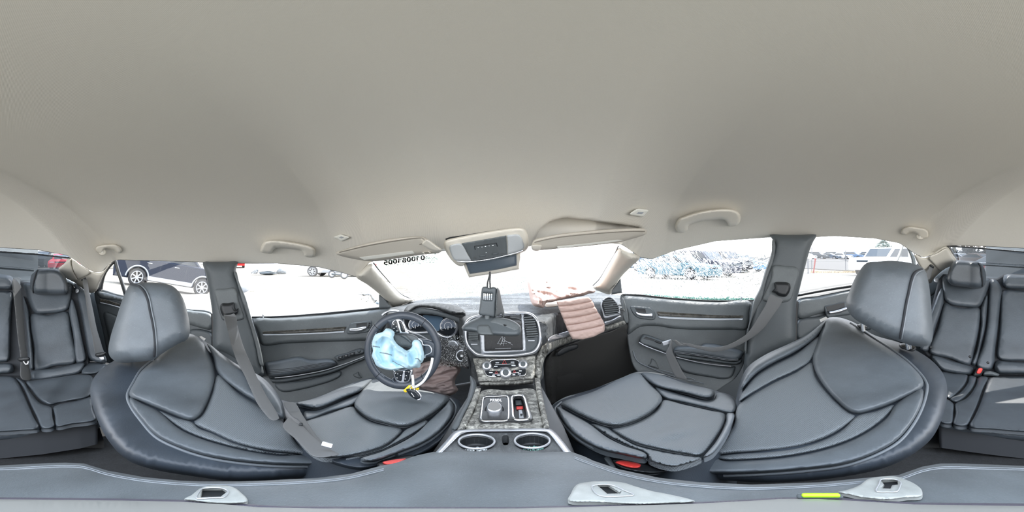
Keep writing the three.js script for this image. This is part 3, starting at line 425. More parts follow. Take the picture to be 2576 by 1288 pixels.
  strips(d2, f2, [
    ['upper_panel', px(1566, 746, 1606, 746, 1684, 753, 1800, 760, 1890, 759, 1886, 785, 1879, 828, 1840, 829, 1740, 829, 1690, 826, 1653, 820, 1609, 823, 1590, 836, 1580, 842, 1575, 790), MT.plastic, { lift: 0.012, rise: 0.035, edge: 11, back: 0.03 }],
    ['wood_strip', px(1651, 783, 1700, 786, 1800, 792, 1870, 793), MT.wood, { to: px(1656, 794, 1700, 797, 1800, 800, 1869, 800), lift: 0.046, rise: 0.004, back: 0.01 }],
    ['trim_bead', px(1656, 796, 1700, 798, 1800, 801, 1869, 801), MT.silverDusty, { to: px(1660, 801, 1700, 804, 1800, 807, 1867, 806), lift: 0.046, rise: 0.006, back: 0.01 }],
    ['handle_bezel', D(985, 872, 1080, 872, 1140, 880, 1170, 900, 1188, 940, 1180, 977, 1100, 977, 1040, 962, 1005, 930), MT.plasticDark, { lift: 0.047, rise: 0.008, edge: 3, back: 0.01 }],
    ['handle_recess', D(1020, 886, 1105, 890, 1112, 925, 1040, 922), MT.black, { lift: 0.055, rise: 0.001, edge: 2, back: 0.004, sharp: true }],
    ['handle', D(1026, 916, 1080, 931, 1120, 932, 1162, 927), MT.silver, { to: D(1040, 942, 1080, 954, 1120, 958, 1168, 962), lift: 0.06, rise: 0.014, back: 0.012 }],
    ['armrest', Z(1010, 395, 1060, 320, 1250, 302, 1540, 290, 1600, 255, 1800, 262, 1990, 300, 2200, 350, 2330, 400, 2360, 440, 2330, 510, 2250, 575, 2150, 590, 1800, 540, 1400, 480, 1060, 440, 1005, 430), MT.leather, { lift: 0.014, rise: 0.06, edge: 10, back: 0.03 }],
    ['armrest_side', Z(1030, 440, 1400, 485, 1800, 545, 2150, 595, 2250, 580, 2330, 520, 2310, 620, 2240, 660, 2100, 660, 1700, 610, 1400, 570, 1080, 515), MT.plasticDark, { lift: 0.014, rise: 0.05, edge: 5, back: 0.03 }],
    ['switch_panel', Z(362, 190, 395, 130, 440, 82, 520, 92, 700, 155, 900, 232, 955, 265, 900, 430, 870, 440, 700, 372, 520, 315, 420, 280, 372, 240), MT.plasticDark, { lift: 0.03, rise: 0.03, edge: 4, back: 0.03 }],
    ['grip_recess', Z(490, 128, 670, 185, 640, 218, 440, 165), MT.black, { lift: 0.06, rise: 0.001, edge: 1, back: 0.004, sharp: true }],
    ['window_switch', Z(680, 192, 800, 235, 770, 270, 650, 225), MT.black, { lift: 0.06, rise: 0.006, edge: 1, back: 0.006, sharp: true }],
    ['lower_body', Z(1060, 530, 1400, 600, 1800, 665, 2120, 700, 2200, 690, 2180, 800, 2120, 900, 1980, 940, 1700, 900, 1400, 850, 1200, 790, 1090, 650), MT.plasticDark, { lift: 0.01, rise: 0.025, edge: 6, back: 0.03 }],
    ['pull_grip', Z(600, 545, 680, 590, 705, 640, 740, 740, 640, 720, 530, 680, 570, 630), MT.plastic, { lift: 0.01, rise: 0.014, edge: 4, back: 0.02 }],
  ]);
  part(d2, 'rail_silver_line', tube(Z(362, 238, 450, 290, 600, 352, 760, 412, 880, 455).map(([x, y]) => [x, y, f2(x, y) - 0.06]), 0.0028), MT.silver);  // silver line under the switch panel
  part(d2, 'rail_silver_line', tube(Z(1060, 515, 1200, 550, 1500, 618, 1800, 663, 2110, 692).map(([x, y]) => [x, y, f2(x, y) - 0.06]), 0.0028), MT.silver);  // silver line under the armrest
  part(d2, 'lower_bead', tube(Z(250, 400, 280, 510, 340, 600, 600, 730, 850, 830, 1050, 892).map(([x, y]) => [x, y, f2(x, y) - 0.02]), 0.003), MT.piping);
  for (const c of [Z(770, 760, 900, 795, 1040, 838), Z(1250, 905, 1380, 930, 1420, 960), Z(1280, 960, 1450, 985, 1600, 1022)]) part(d2, 'pocket_edge', tube(c.map(([x, y]) => [x, y, f2(x, y) - 0.04]), 0.0025), MT.piping);
  part(d2, 'sill_seal', tube(px(1566, 741, 1606, 742, 1684, 750, 1800, 757, 1895, 756).map(([x, y]) => [x, y, 3.125]), 0.004), MT.black);
  for (let k = 0; k < 2; k++) part(d2, 'stitch_line', tube(Z(1030, 410 + k * 22, 1400, 455 + k * 22, 1800, 515 + k * 22, 2100, 560 + k * 20, 2250, 555 + k * 20).map(([x, y]) => [x, y, f2(x, y) - 0.0775]), 0.0011, { n: 40, seg: 5 }), MT.stitch);
  { const q = P(1865, 755, 3.12); part(d2, 'lock_pin', knob([[0, 0.022], [0.004, 0.021], [0.005, 0.016], [0.003, 0.012], [0.003, 0.003], [0.012, 0], [0, 0]], 14).rotateX(-Math.PI / 2).translate(q.x, q.y - 0.004, q.z), MT.silverDusty); }

  const d3 = struct('door_3', 'dark rear door panel behind the driver seat'), f3 = vp(3.2);
  part(d3, 'panel', pad(px(240, 729, 300, 741, 330, 748, 440, 772, 480, 778, 536, 789, 537, 880, 480, 890, 440, 905, 330, 915, 285, 915, 270, 885, 258, 830, 246, 780), f3, { rise: 0.012, edge: 4, back: 0.06 }), MT.plasticDark);
  strips(d3, f3, [
    ['upper_panel', px(243, 733, 300, 745, 330, 751, 440, 775, 480, 781, 533, 792, 534, 828, 480, 818, 400, 795, 300, 757, 250, 748), MT.plastic, { lift: 0.01, rise: 0.03, edge: 8, back: 0.03 }],
    ['wood_strip', A(805, 614, 880, 628, 968, 655, 1080, 690), MT.wood, { to: A(808, 640, 880, 655, 962, 676, 1080, 712), lift: 0.036, rise: 0.004, back: 0.01 }],
    ['trim_bead', A(808, 642, 880, 658, 962, 679, 1080, 716), MT.silverDusty, { to: A(812, 655, 880, 668, 960, 692, 1080, 730), lift: 0.036, rise: 0.006, back: 0.01 }],
    ['lower_panel', px(262, 785, 300, 795, 330, 800, 330, 905, 290, 900, 278, 870, 268, 830), MT.plasticDark, { lift: 0.01, rise: 0.025, edge: 8, back: 0.03 }],
    ['lower_panel', px(478, 830, 532, 838, 534, 876, 500, 878, 476, 860), MT.plasticDark, { lift: 0.01, rise: 0.025, edge: 8, back: 0.03 }],
    ['quarter_divider', px(284, 654, 292, 682, 302, 712, 312, 746), MT.black, { to: px(294, 653, 302, 682, 312, 712, 321, 740), rise: 0.02, back: 0.02 }],
    ['window_seal', A(915, 305, 870, 345, 835, 395, 798, 470, 780, 555), MT.black, { to: A(945, 312, 905, 352, 862, 415, 842, 480, 832, 550), rise: 0.02, back: 0.03 }],
  ]);
  part(d3, 'door_edge', tube(px(537, 789, 538, 830, 539, 880).map(([x, y]) => [x, y, 3.12]), 0.012), MT.black);
  const d4 = struct('door_4', 'grey rear door panel behind the passenger seat'), f4 = vp(3.2);
  part(d4, 'panel', pad(px(2003, 757, 2060, 744, 2143, 727, 2200, 716, 2290, 706, 2300, 850, 2200, 860, 2107, 812, 2060, 832, 2000, 872, 2001, 820), f4, { rise: 0.012, edge: 4, back: 0.06 }), MT.plasticDark);
  strips(d4, f4, [
    ['upper_panel', px(2006, 758, 2060, 746, 2143, 729, 2200, 718, 2200, 760, 2140, 768, 2060, 790, 2007, 800), MT.plastic, { lift: 0.01, rise: 0.035, edge: 10, back: 0.03 }],
    ['lower_panel', px(2007, 806, 2060, 795, 2130, 778, 2190, 770, 2190, 830, 2107, 806, 2060, 826, 2008, 856), MT.plasticDark, { lift: 0.01, rise: 0.025, edge: 8, back: 0.03 }],
    ['handle_bezel', E(1075, 742, 1150, 722, 1240, 703, 1300, 740, 1300, 800, 1200, 822, 1100, 832, 1085, 800), MT.plasticDark, { lift: 0.04, rise: 0.01, edge: 3, back: 0.02 }],
    ['handle_recess', E(1088, 745, 1180, 722, 1238, 712, 1240, 760, 1100, 790), MT.black, { lift: 0.05, rise: 0.001, edge: 1, back: 0.004, sharp: true }],
    ['handle', E(1112, 784, 1180, 770, 1252, 748, 1310, 736), MT.silver, { to: E(1118, 808, 1190, 800, 1258, 776, 1312, 756), lift: 0.055, rise: 0.014, back: 0.012 }],
    ['window_seal', E(860, 640, 1000, 612, 1150, 585, 1300, 562, 1400, 545), MT.black, { to: E(858, 665, 1000, 638, 1150, 612, 1300, 590, 1400, 575), rise: 0.02, back: 0.03 }],
    ['quarter_divider', W4(2172, 180, 2125, 310, 2075, 430, 2020, 570), MT.silverDusty, { to: W4(2222, 184, 2178, 310, 2130, 440, 2070, 575), rise: 0.02, back: 0.02 }],
    ['window_seal', W4(2220, 190, 2290, 335, 2345, 480, 2375, 640), MT.plasticDark, { to: W4(2300, 200, 2365, 345, 2430, 480, 2450, 640), rise: 0.02, back: 0.03 }],
  ]);
  part(d4, 'door_edge', tube(px(2003, 758, 2001, 800, 1999, 860).map(([x, y]) => [x, y, 3.12]), 0.012), MT.black);
}

// ================================================================ front seats
let driverBack;
{
  const s = thing('bucket_chair', 'black leather bucket seat in front of the steering wheel, belt lying across it', 'car seat');
  const fb = fit([[450, 850, 2.3], [690, 1000, 2.28], [850, 1150, 1.86], [240, 1000, 1.98], [600, 1200, 1.72], [400, 1170, 1.76]]); driverBack = fb;
  const shell = pad(px(300, 900, 350, 875, 430, 842, 471, 838, 495, 846, 515, 858, 547, 884, 597, 918, 646, 941, 676, 963, 712, 1016, 714, 1052, 746, 1112, 785, 1147, 850, 1158, 918, 1179, 832, 1193, 699, 1206, 583, 1210, 500, 1200, 374, 1178, 316, 1154, 271, 1106, 241, 1046, 227, 990, 232, 958, 256, 928), fb, { rise: 0.064, edge: 46, back: 0.16 });
  part(s, 'backrest_shell', shell, MT.leatherDark);
  const o = { lift: 0.062, rise: 0.022, edge: 12, back: 0.04 };
  part(s, 'backrest_panel', pad(px(470, 843, 430, 864, 396, 898, 357, 931, 338, 961, 324, 995, 360, 1013, 420, 1038, 470, 1057, 485, 1058, 506, 1043, 531, 990, 542, 945, 533, 905, 515, 868, 495, 849), fb, { ...o, rise: 0.034, edge: 18 }), MT.leather);
  part(s, 'backrest_bolster', pad(px(520, 862, 560, 892, 597, 917, 648, 944, 680, 975, 712, 1022, 714, 1055, 660, 1020, 600, 984, 547, 938, 536, 898), fb, { ...o, rise: 0.04 }), MT.leather);
  part(s, 'backrest_insert', pad(px(548, 943, 600, 988, 660, 1024, 712, 1063, 746, 1113, 784, 1146, 746, 1141, 686, 1135, 633, 1125, 583, 1111, 533, 1088, 502, 1075, 487, 1062, 508, 1046, 534, 990), fb, { ...o, rise: 0.02, relief: (x, y) => 0.006 * Math.sin((x + y) / 46) }), MT.perforated);
  part(s, 'backrest_strip', pad(px(400, 1033, 445, 1051, 482, 1061, 500, 1077, 533, 1090, 583, 1113, 633, 1127, 686, 1137, 750, 1143, 699, 1144, 640, 1136, 583, 1124, 500, 1099, 450, 1075), fb, { ...o, rise: 0.018, edge: 6 }), MT.perforated);
  const bol = pad(px(326, 999, 360, 1015, 398, 1033, 450, 1077, 500, 1101, 583, 1126, 640, 1138, 699, 1146, 760, 1145, 800, 1151, 896, 1172, 799, 1171, 699, 1169, 600, 1161, 518, 1147, 452, 1126, 392, 1096, 353, 1054, 328, 1019), fb, { ...o, rise: 0.03 });
  part(s, 'backrest_bolster', bol, MT.leather);
  part(s, 'piping', pipe(shell, px(470, 841, 432, 861, 394, 897, 355, 930, 337, 959, 320, 996, 328, 1021, 353, 1057, 392, 1100, 452, 1130, 518, 1151, 600, 1165, 699, 1173, 799, 1174, 899, 1176), 0.0045), MT.piping);
  const hc = hp(-0.57), c = { lift: 0.035, rise: 0.02, edge: 9, back: 0.012, down: true };
  const cush = pad(px(700, 1008, 742, 1013, 799, 999, 865, 972, 942, 950, 1040, 972, 1131, 996, 1158, 1011, 1166, 1035, 1149, 1070, 1118, 1107, 1074, 1138, 1030, 1156, 960, 1174, 900, 1182, 800, 1152, 745, 1112), hc, { rise: 0.032, edge: 14, back: 0.26, down: true });
  part(s, 'cushion', cush, MT.leatherDark);
  part(s, 'cushion_bolster', pad(px(745, 1015, 799, 1001, 865, 975, 937, 954, 912, 983, 865, 1002, 799, 1028, 775, 1026), hc, { ...c, rise: 0.035 }), MT.leather);
  part(s, 'cushion_bolster_side', pad(px(766, 1036, 800, 1031, 865, 1005, 913, 986, 894, 1015, 832, 1036, 768, 1056), hc, c), MT.leather);
  part(s, 'cushion_front', pad(px(939, 955, 1040, 976, 1129, 1002, 1118, 1019, 1071, 1053, 1018, 1074, 962, 1064, 932, 1055, 899, 1032, 890, 1018, 906, 984), hc, { ...c, rise: 0.034, edge: 14 }), MT.perforated);
  part(s, 'cushion_insert', pad(px(889, 1023, 899, 1037, 932, 1060, 962, 1069, 1012, 1080, 998, 1099, 965, 1123, 899, 1143, 852, 1151, 800, 1147, 757, 1111, 742, 1076, 768, 1059, 832, 1038), hc, { ...c, relief: (x, y) => -0.007 * Math.exp(-((x - 868) ** 2) / 1200 - ((y - 1080) ** 2) / 300) - 0.005 * Math.exp(-((x - 915) ** 2) / 500 - ((y - 1098) ** 2) / 200) + 0.003 * Math.sin(x / 18 + y / 30) }), MT.perforated);
  part(s, 'cushion_strip', pad(px(1022, 1080, 1073, 1057, 1076, 1063, 1040, 1091, 1000, 1113, 965, 1131, 900, 1149, 868, 1154, 900, 1146, 965, 1126, 1001, 1100), hc, { ...c, rise: 0.015, edge: 4 }), MT.perforated);
  const cb = pad(px(1131, 1007, 1143, 1024, 1140, 1045, 1103, 1089, 1060, 1117, 1000, 1141, 940, 1162, 908, 1160, 905, 1155, 965, 1134, 1042, 1094, 1077, 1061, 1119, 1021), hc, { ...c, rise: 0.036 });
  part(s, 'cushion_bolster', cb, MT.leather);
  part(s, 'piping', pipe(cush, px(1133, 1003, 1147, 1022, 1142, 1047, 1105, 1091, 1061, 1120, 1000, 1144), 0.004, { up: 0.004 }), MT.piping);
  // headrest
  const fh = (x, y) => 1.99 + (x - 390) ** 2 * 0.000004 + (880 - y) * 0.0003;
  const head = pad(px(328, 715, 350, 711, 373, 710, 405, 712, 435, 720, 458, 746, 476, 808, 477, 840, 470, 855, 450, 864, 420, 882, 404, 892, 388, 904, 342, 911, 300, 912, 282, 903, 273, 889, 276, 855, 292, 802, 311, 746), fh, { rise: 0.07, edge: 34, back: 0.09 });
  const hr = part(s, 'headrest', head, MT.leather);
  part(hr, 'seam_piping', pipe(head, A(1062, 500, 1120, 512, 1160, 550, 1195, 620, 1216, 720, 1238, 820, 1252, 920, 1256, 1010, 1250, 1085), 0.0036, { up: 0.0028 }), MT.seam);
  part(hr, 'seam_piping', pipe(head, A(1085, 496, 1135, 508, 1178, 545, 1210, 615, 1230, 715, 1252, 820, 1264, 920, 1268, 1010, 1262, 1080), 0.0026, { up: 0.0022 }), MT.piping);
  for (const x of [330, 385]) part(hr, 'headrest_post', tube([[x, 880, 2.1], [x + 4, 940, 2.12]], 0.006), MT.chrome);
  const tg = part(s, 'airbag_tag', pad(B(196, 925, 212, 918, 250, 940, 236, 958), fb, { lift: 0.065, rise: 0.001, edge: 1, back: 0.006, sharp: true }), MT.white);
  { const q = P(509, 851, fb(509, 851) - 0.075), g = text('AIRBAG', 0.006); part(tg, 'lettering', place(g.rotateZ(-0.5), q, toEye(q)), MT.black); }
}
{
  const s = thing('bucket_chair', 'black leather bucket seat under the shattered window, empty', 'car seat');
  const fb = fit([[2150, 830, 2.3], [1880, 960, 2.3], [1740, 1170, 1.8], [2370, 980, 1.98], [2050, 1208, 1.72], [1855, 1020, 2.25]]);
  const shell = pad(px(2066, 815, 2082, 800, 2107, 798, 2148, 811, 2197, 842, 2263, 862, 2304, 881, 2345, 908, 2373, 941, 2383, 978, 2374, 1039, 2345, 1101, 2291, 1146, 2230, 1175, 2148, 1195, 2025, 1210, 1922, 1214, 1820, 1208, 1740, 1200, 1690, 1191, 1769, 1154, 1802, 1120, 1838, 1073, 1850, 1033, 1851, 1006, 1863, 957, 1881, 923, 1922, 894, 1984, 865, 2025, 845), fb, { rise: 0.064, edge: 46, back: 0.16 });
  part(s, 'backrest_shell', shell, MT.leatherDark);
  const o = { lift: 0.062, rise: 0.022, edge: 12, back: 0.04 };
  part(s, 'backrest_panel', pad(px(2083, 804, 2107, 801, 2142, 817, 2189, 848, 2254, 889, 2291, 918, 2322, 955, 2322, 973, 2246, 1015, 2197, 1032, 2156, 1041, 2131, 1032, 2086, 989, 2054, 943, 2043, 903, 2058, 850, 2072, 817), fb, { ...o, rise: 0.034, edge: 18 }), MT.leather);
  part(s, 'backrest_bolster', pad(px(2078, 806, 2025, 848, 1984, 869, 1922, 899, 1884, 928, 1868, 958, 1862, 984, 1877, 967, 1902, 941, 1943, 915, 2004, 884, 2058, 843), fb, { ...o, rise: 0.036 }), MT.leather);
  part(s, 'backrest_strip', pad(px(2060, 847, 2004, 889, 1943, 920, 1902, 946, 1870, 985, 1858, 1011, 1873, 1001, 1943, 960, 2004, 931, 2041, 905), fb, { ...o, rise: 0.018, edge: 7 }), MT.perforated);
  part(s, 'backrest_insert', pad(px(2043, 911, 2004, 936, 1943, 965, 1873, 1006, 1854, 1026, 1846, 1070, 1803, 1128, 1796, 1142, 1850, 1139, 1922, 1134, 2004, 1124, 2066, 1105, 2115, 1079, 2152, 1046, 2135, 1038, 2086, 993, 2052, 948), fb, { ...o, rise: 0.02, relief: (x, y) => 0.006 * Math.sin((x - y) / 50) }), MT.perforated);
  part(s, 'backrest_strip', pad(px(2157, 1046, 2200, 1035, 2250, 1018, 2230, 1047, 2168, 1092, 2086, 1125, 1984, 1147, 1886, 1156, 1822, 1157, 1800, 1150, 1850, 1142, 1922, 1138, 2004, 1128, 2066, 1109, 2116, 1083), fb, { ...o, rise: 0.018, edge: 7 }), MT.perforated);
  part(s, 'backrest_bolster', pad(px(2252, 1018, 2320, 977, 2322, 1006, 2301, 1054, 2259, 1106, 2207, 1138, 2126, 1167, 2025, 1181, 1922, 1189, 1820, 1192, 1730, 1189, 1710, 1186, 1760, 1160, 1795, 1150, 1820, 1159, 1886, 1158, 1984, 1150, 2086, 1128, 2168, 1095, 2232, 1049), fb, { ...o, rise: 0.03 }), MT.leather);
  part(s, 'piping', pipe(shell, px(2140, 813, 2189, 845, 2254, 886, 2291, 915, 2325, 953, 2332, 969, 2326, 1007, 2305, 1056, 2264, 1109, 2210, 1142, 2128, 1171, 2025, 1185, 1922, 1193, 1820, 1197), 0.0045), MT.piping);
  const hc = hp(-0.57), c = { lift: 0.035, rise: 0.02, edge: 9, back: 0.012, down: true };
  const cush = pad(px(1385, 1027, 1413, 1003, 1493, 978, 1559, 952, 1606, 934, 1649, 936, 1726, 961, 1802, 983, 1844, 998, 1858, 1020, 1852, 1045, 1840, 1073, 1802, 1137, 1769, 1156, 1726, 1174, 1692, 1181, 1626, 1162, 1519, 1141, 1459, 1118, 1416, 1077, 1390, 1043), hc, { rise: 0.032, edge: 14, back: 0.26, down: true });
  part(s, 'cushion', cush, MT.leatherDark);
  part(s, 'cushion_front', pad(px(1411, 1016, 1493, 985, 1606, 939, 1636, 966, 1667, 1003, 1649, 1029, 1609, 1055, 1559, 1072, 1526, 1070, 1470, 1050, 1427, 1028), hc, { ...c, rise: 0.034, edge: 14 }), MT.perforated);
  part(s, 'cushion_insert', pad(px(1669, 1007, 1719, 1017, 1785, 1032, 1825, 1042, 1823, 1063, 1798, 1106, 1762, 1146, 1726, 1142, 1659, 1130, 1593, 1112, 1540, 1079, 1559, 1075, 1609, 1059, 1652, 1032), hc, { ...c, relief: (x, y) => 0.008 * Math.sin(x / 30 + y / 9) * Math.exp(-((x - 1690) ** 2) / 3000 - ((y - 1090) ** 2) / 500) }), MT.perforated);
  part(s, 'cushion_bolster', pad(px(1613, 939, 1649, 940, 1726, 965, 1798, 985, 1793, 999, 1779, 1003, 1726, 991, 1646, 970), hc, { ...c, rise: 0.035 }), MT.leather);
  part(s, 'cushion_bolster_side', pad(px(1649, 973, 1725, 995, 1778, 1007, 1797, 1003, 1804, 988, 1843, 1002, 1854, 1020, 1847, 1039, 1785, 1028, 1719, 1013, 1671, 1001), hc, c), MT.leather);
  part(s, 'cushion_strip', pad(px(1829, 1040, 1848, 1041, 1836, 1079, 1793, 1142, 1769, 1151, 1800, 1112, 1826, 1063), hc, { ...c, rise: 0.03, edge: 5 }), MT.piping);
  part(s, 'cushion_bolster', pad(px(1400, 1022, 1427, 1035, 1483, 1066, 1526, 1099, 1573, 1122, 1626, 1142, 1627, 1153, 1559, 1143, 1510, 1131, 1453, 1099, 1413, 1056), hc, { ...c, rise: 0.036 }), MT.leather);
  part(s, 'cushion_strip', pad(px(1488, 1066, 1526, 1075, 1540, 1084, 1593, 1117, 1659, 1135, 1726, 1146, 1766, 1152, 1726, 1168, 1690, 1174, 1631, 1155, 1629, 1143, 1574, 1119, 1528, 1095), hc, { ...c, rise: 0.015, edge: 4 }), MT.perforated);
  part(s, 'piping', pipe(cush, px(1412, 1012, 1396, 1030, 1410, 1058, 1450, 1102, 1508, 1134, 1560, 1146, 1630, 1157), 0.004, { up: 0.004 }), MT.piping);
  const fh = (x, y) => 1.99 + (x - 2262) ** 2 * 0.000004 + (850 - y) * 0.0003;
  const head = pad(px(2181, 661, 2210, 658, 2240, 656, 2268, 658, 2296, 663, 2325, 677, 2335, 705, 2345, 801, 2346, 850, 2340, 866, 2312, 872, 2263, 859, 2198, 830, 2142, 795, 2128, 765, 2136, 735, 2159, 686), fh, { rise: 0.07, edge: 34, back: 0.09 });
  const hr = part(s, 'headrest', head, MT.leather);
  part(hr, 'seam_piping', pipe(head, G(672, 422, 640, 432, 612, 455, 590, 510, 570, 600, 552, 680, 535, 780, 518, 880, 503, 955), 0.0036, { up: 0.0028 }), MT.seam);
  part(hr, 'seam_piping', pipe(head, G(684, 428, 650, 440, 624, 462, 602, 515, 582, 602, 564, 682, 547, 782, 530, 882, 515, 958), 0.0026, { up: 0.0022 }), MT.piping);
  part(hr, 'headrest_post', tube([[2168, 800, 2.13], [2172, 832, 2.14]], 0.007), MT.chrome);
  part(hr, 'headrest_post', tube([[2279, 850, 2.04], [2284, 878, 2.05]], 0.006), MT.chrome); part(hr, 'headrest_post', tube([[2287, 852, 2.04], [2291, 876, 2.05]], 0.004), MT.chrome);
  part(s, 'post_collar', pad(px(2262, 866, 2275, 863, 2300, 869, 2305, 877, 2297, 884, 2278, 880, 2264, 874), fb, { lift: 0.06, rise: 0.02, edge: 4, back: 0.03 }), MT.black);
  part(s, 'post_collar', pad(px(2156, 818, 2168, 814, 2182, 822, 2180, 830, 2166, 828), fb, { lift: 0.06, rise: 0.02, edge: 4, back: 0.03 }), MT.black);
  const tg = part(s, 'airbag_tag', pad(E(1036, 850, 1088, 825, 1104, 842, 1046, 872), fb, { lift: 0.065, rise: 0.001, edge: 1, back: 0.006, sharp: true }), MT.white);
  { const q = P(2072, 803, fb(2072, 803) - 0.075), g = text('AIRBAG', 0.006); part(tg, 'lettering', place(g.rotateZ(0.48), q, toEye(q)), MT.black); }
}
// ================================================================ rear bench, its two ends
{
  const s = thing('bench', 'rear bench end beside the blue car, two grey belts hanging over it', 'car seat');
  const fb = fit([[0, 700, 3.08], [200, 700, 3.08], [0, 945, 2.88], [200, 945, 2.88]]), o = { lift: 0.03, rise: 0.03, edge: 8, back: 0.05 };
  part(s, 'backrest_shell', pad(px(-310, 686, 0, 692, 36, 700, 60, 709, 95, 713, 180, 715, 200, 738, 212, 800, 222, 860, 226, 915, 215, 938, 78, 960, -310, 955), fb, { rise: 0.03, edge: 8, back: 0.16, sharp: true }), MT.seam);
  part(s, 'side_bolster', pad(px(187, 712, 202, 722, 218, 740, 233, 790, 247, 845, 263, 890, 268, 912, 240, 910, 222, 900, 211, 842, 200, 782, 192, 742), fb, { ...o, lift: 0.01 }), MT.rearLeather);
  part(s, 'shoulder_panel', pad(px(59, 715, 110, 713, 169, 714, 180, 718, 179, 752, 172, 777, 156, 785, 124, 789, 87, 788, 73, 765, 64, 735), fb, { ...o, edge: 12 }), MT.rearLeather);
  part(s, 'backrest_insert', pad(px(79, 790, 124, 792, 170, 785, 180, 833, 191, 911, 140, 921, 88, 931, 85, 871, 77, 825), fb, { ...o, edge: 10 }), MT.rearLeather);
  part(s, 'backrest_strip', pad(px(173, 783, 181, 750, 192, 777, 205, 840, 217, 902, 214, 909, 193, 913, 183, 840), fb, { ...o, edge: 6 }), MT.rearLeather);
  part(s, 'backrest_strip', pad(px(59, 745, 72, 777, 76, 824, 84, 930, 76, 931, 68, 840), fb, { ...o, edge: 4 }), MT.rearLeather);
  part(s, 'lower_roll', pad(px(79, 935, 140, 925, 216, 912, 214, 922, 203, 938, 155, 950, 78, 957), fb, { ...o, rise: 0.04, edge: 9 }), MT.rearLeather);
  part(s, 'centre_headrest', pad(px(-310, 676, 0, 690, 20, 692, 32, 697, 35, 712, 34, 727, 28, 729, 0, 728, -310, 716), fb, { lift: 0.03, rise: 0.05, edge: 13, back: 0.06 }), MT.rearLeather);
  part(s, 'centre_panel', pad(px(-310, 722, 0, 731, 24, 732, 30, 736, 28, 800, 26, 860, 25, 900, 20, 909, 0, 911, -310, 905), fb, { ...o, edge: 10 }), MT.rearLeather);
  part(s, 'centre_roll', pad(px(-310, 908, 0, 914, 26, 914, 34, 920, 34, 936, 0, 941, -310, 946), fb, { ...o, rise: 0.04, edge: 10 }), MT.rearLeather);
  const fh = (x) => 2.96 + Math.max(0, 120 - x) ** 2 * 0.00003;
  const head = pad(px(86, 685, 94, 678, 118, 676, 144, 678, 158, 687, 168, 706, 170, 734, 163, 740, 125, 741, 90, 740, 79, 731, 76, 706, 80, 690), fh, { rise: 0.05, edge: 12, back: 0.06 });
  const hr = part(s, 'headrest', head, MT.rearLeather);
  part(hr, 'seam_piping', pipe(head, px(95, 679, 90, 690, 85, 706, 83, 724, 84, 737), 0.003, { up: 0.0024 }), MT.seam);
  part(hr, 'headrest_post', tube([[104, 725, 3.03], [104, 745, 3.06]], 0.006), MT.chrome); part(hr, 'headrest_post', tube([[140, 725, 3.03], [140, 745, 3.06]], 0.006), MT.chrome);
  part(s, 'latch', pad(A(612, 545, 625, 535, 638, 545, 634, 568, 615, 570), fb, { lift: 0.05, rise: 0.012, edge: 2, back: 0.02 }), MT.silverDusty);
  const hc = fit([[0, 945, 2.9], [220, 930, 2.9], [0, 1090, 2.42], [240, 1056, 2.5]]), c = { lift: 0.025, rise: 0.022, edge: 7, back: 0.012, down: true };
  part(s, 'cushion', pad(px(-310, 948, 0, 942, 52, 944, 78, 954, 155, 948, 203, 936, 216, 910, 250, 908, 276, 914, 262, 940, 240, 985, 236, 1010, 242, 1040, 246, 1056, 200, 1067, 105, 1081, 0, 1091, -310, 1101), hc, { rise: 0.03, edge: 9, back: 0.1, down: true, sharp: true }), MT.seam);
  for (const [n, p] of [['cushion_centre', px(-310, 950, 0, 946, 34, 948, 46, 960, 54, 975, 74, 1020, 88, 1052, 101, 1077, 50, 1084, 0, 1087, -310, 1096)], ['cushion_strip', px(39, 950, 60, 958, 78, 987, 102, 1012, 131, 1025, 134, 1048, 138, 1073, 106, 1078, 92, 1050, 77, 1020, 57, 975)],
    ['cushion_well', px(65, 960, 82, 957, 140, 950, 205, 941, 230, 945, 238, 960, 228, 996, 180, 1008, 142, 1016, 128, 1020, 103, 1008, 80, 984)], ['cushion_front', px(133, 1026, 143, 1019, 190, 1008, 229, 999, 236, 1030, 243, 1055, 180, 1068, 141, 1073, 137, 1048)], ['cushion_corner', px(214, 914, 241, 911, 270, 918, 254, 936, 230, 942, 206, 939)]])
    part(s, n, pad(p, hc, n === 'cushion_well' ? { ...c, relief: (x, y) => 0.006 * Math.sin(x / 14 + y / 20) } : c), MT.rearLeather);
  part(s, 'cushion_lip', pad(px(-310, 1102, 0, 1092, 105, 1082, 200, 1068, 246, 1057, 250, 1076, 226, 1084, 150, 1096, 0, 1108, -310, 1120), fit([[0, 1090, 2.42], [240, 1056, 2.5], [0, 1110, 2.44], [240, 1080, 2.52]]), { rise: 0.02, edge: 6, back: 0.05 }), MT.rearLeather);
  part(s, 'cushion_base', pad(px(-310, 1106, 0, 1098, 246, 1062, 262, 1110, 262, 1150, 0, 1150, -310, 1150), vp(2.58), { sharp: true, rise: 0.002, edge: 2, back: 0.05, flat: true }), MT.black);
}
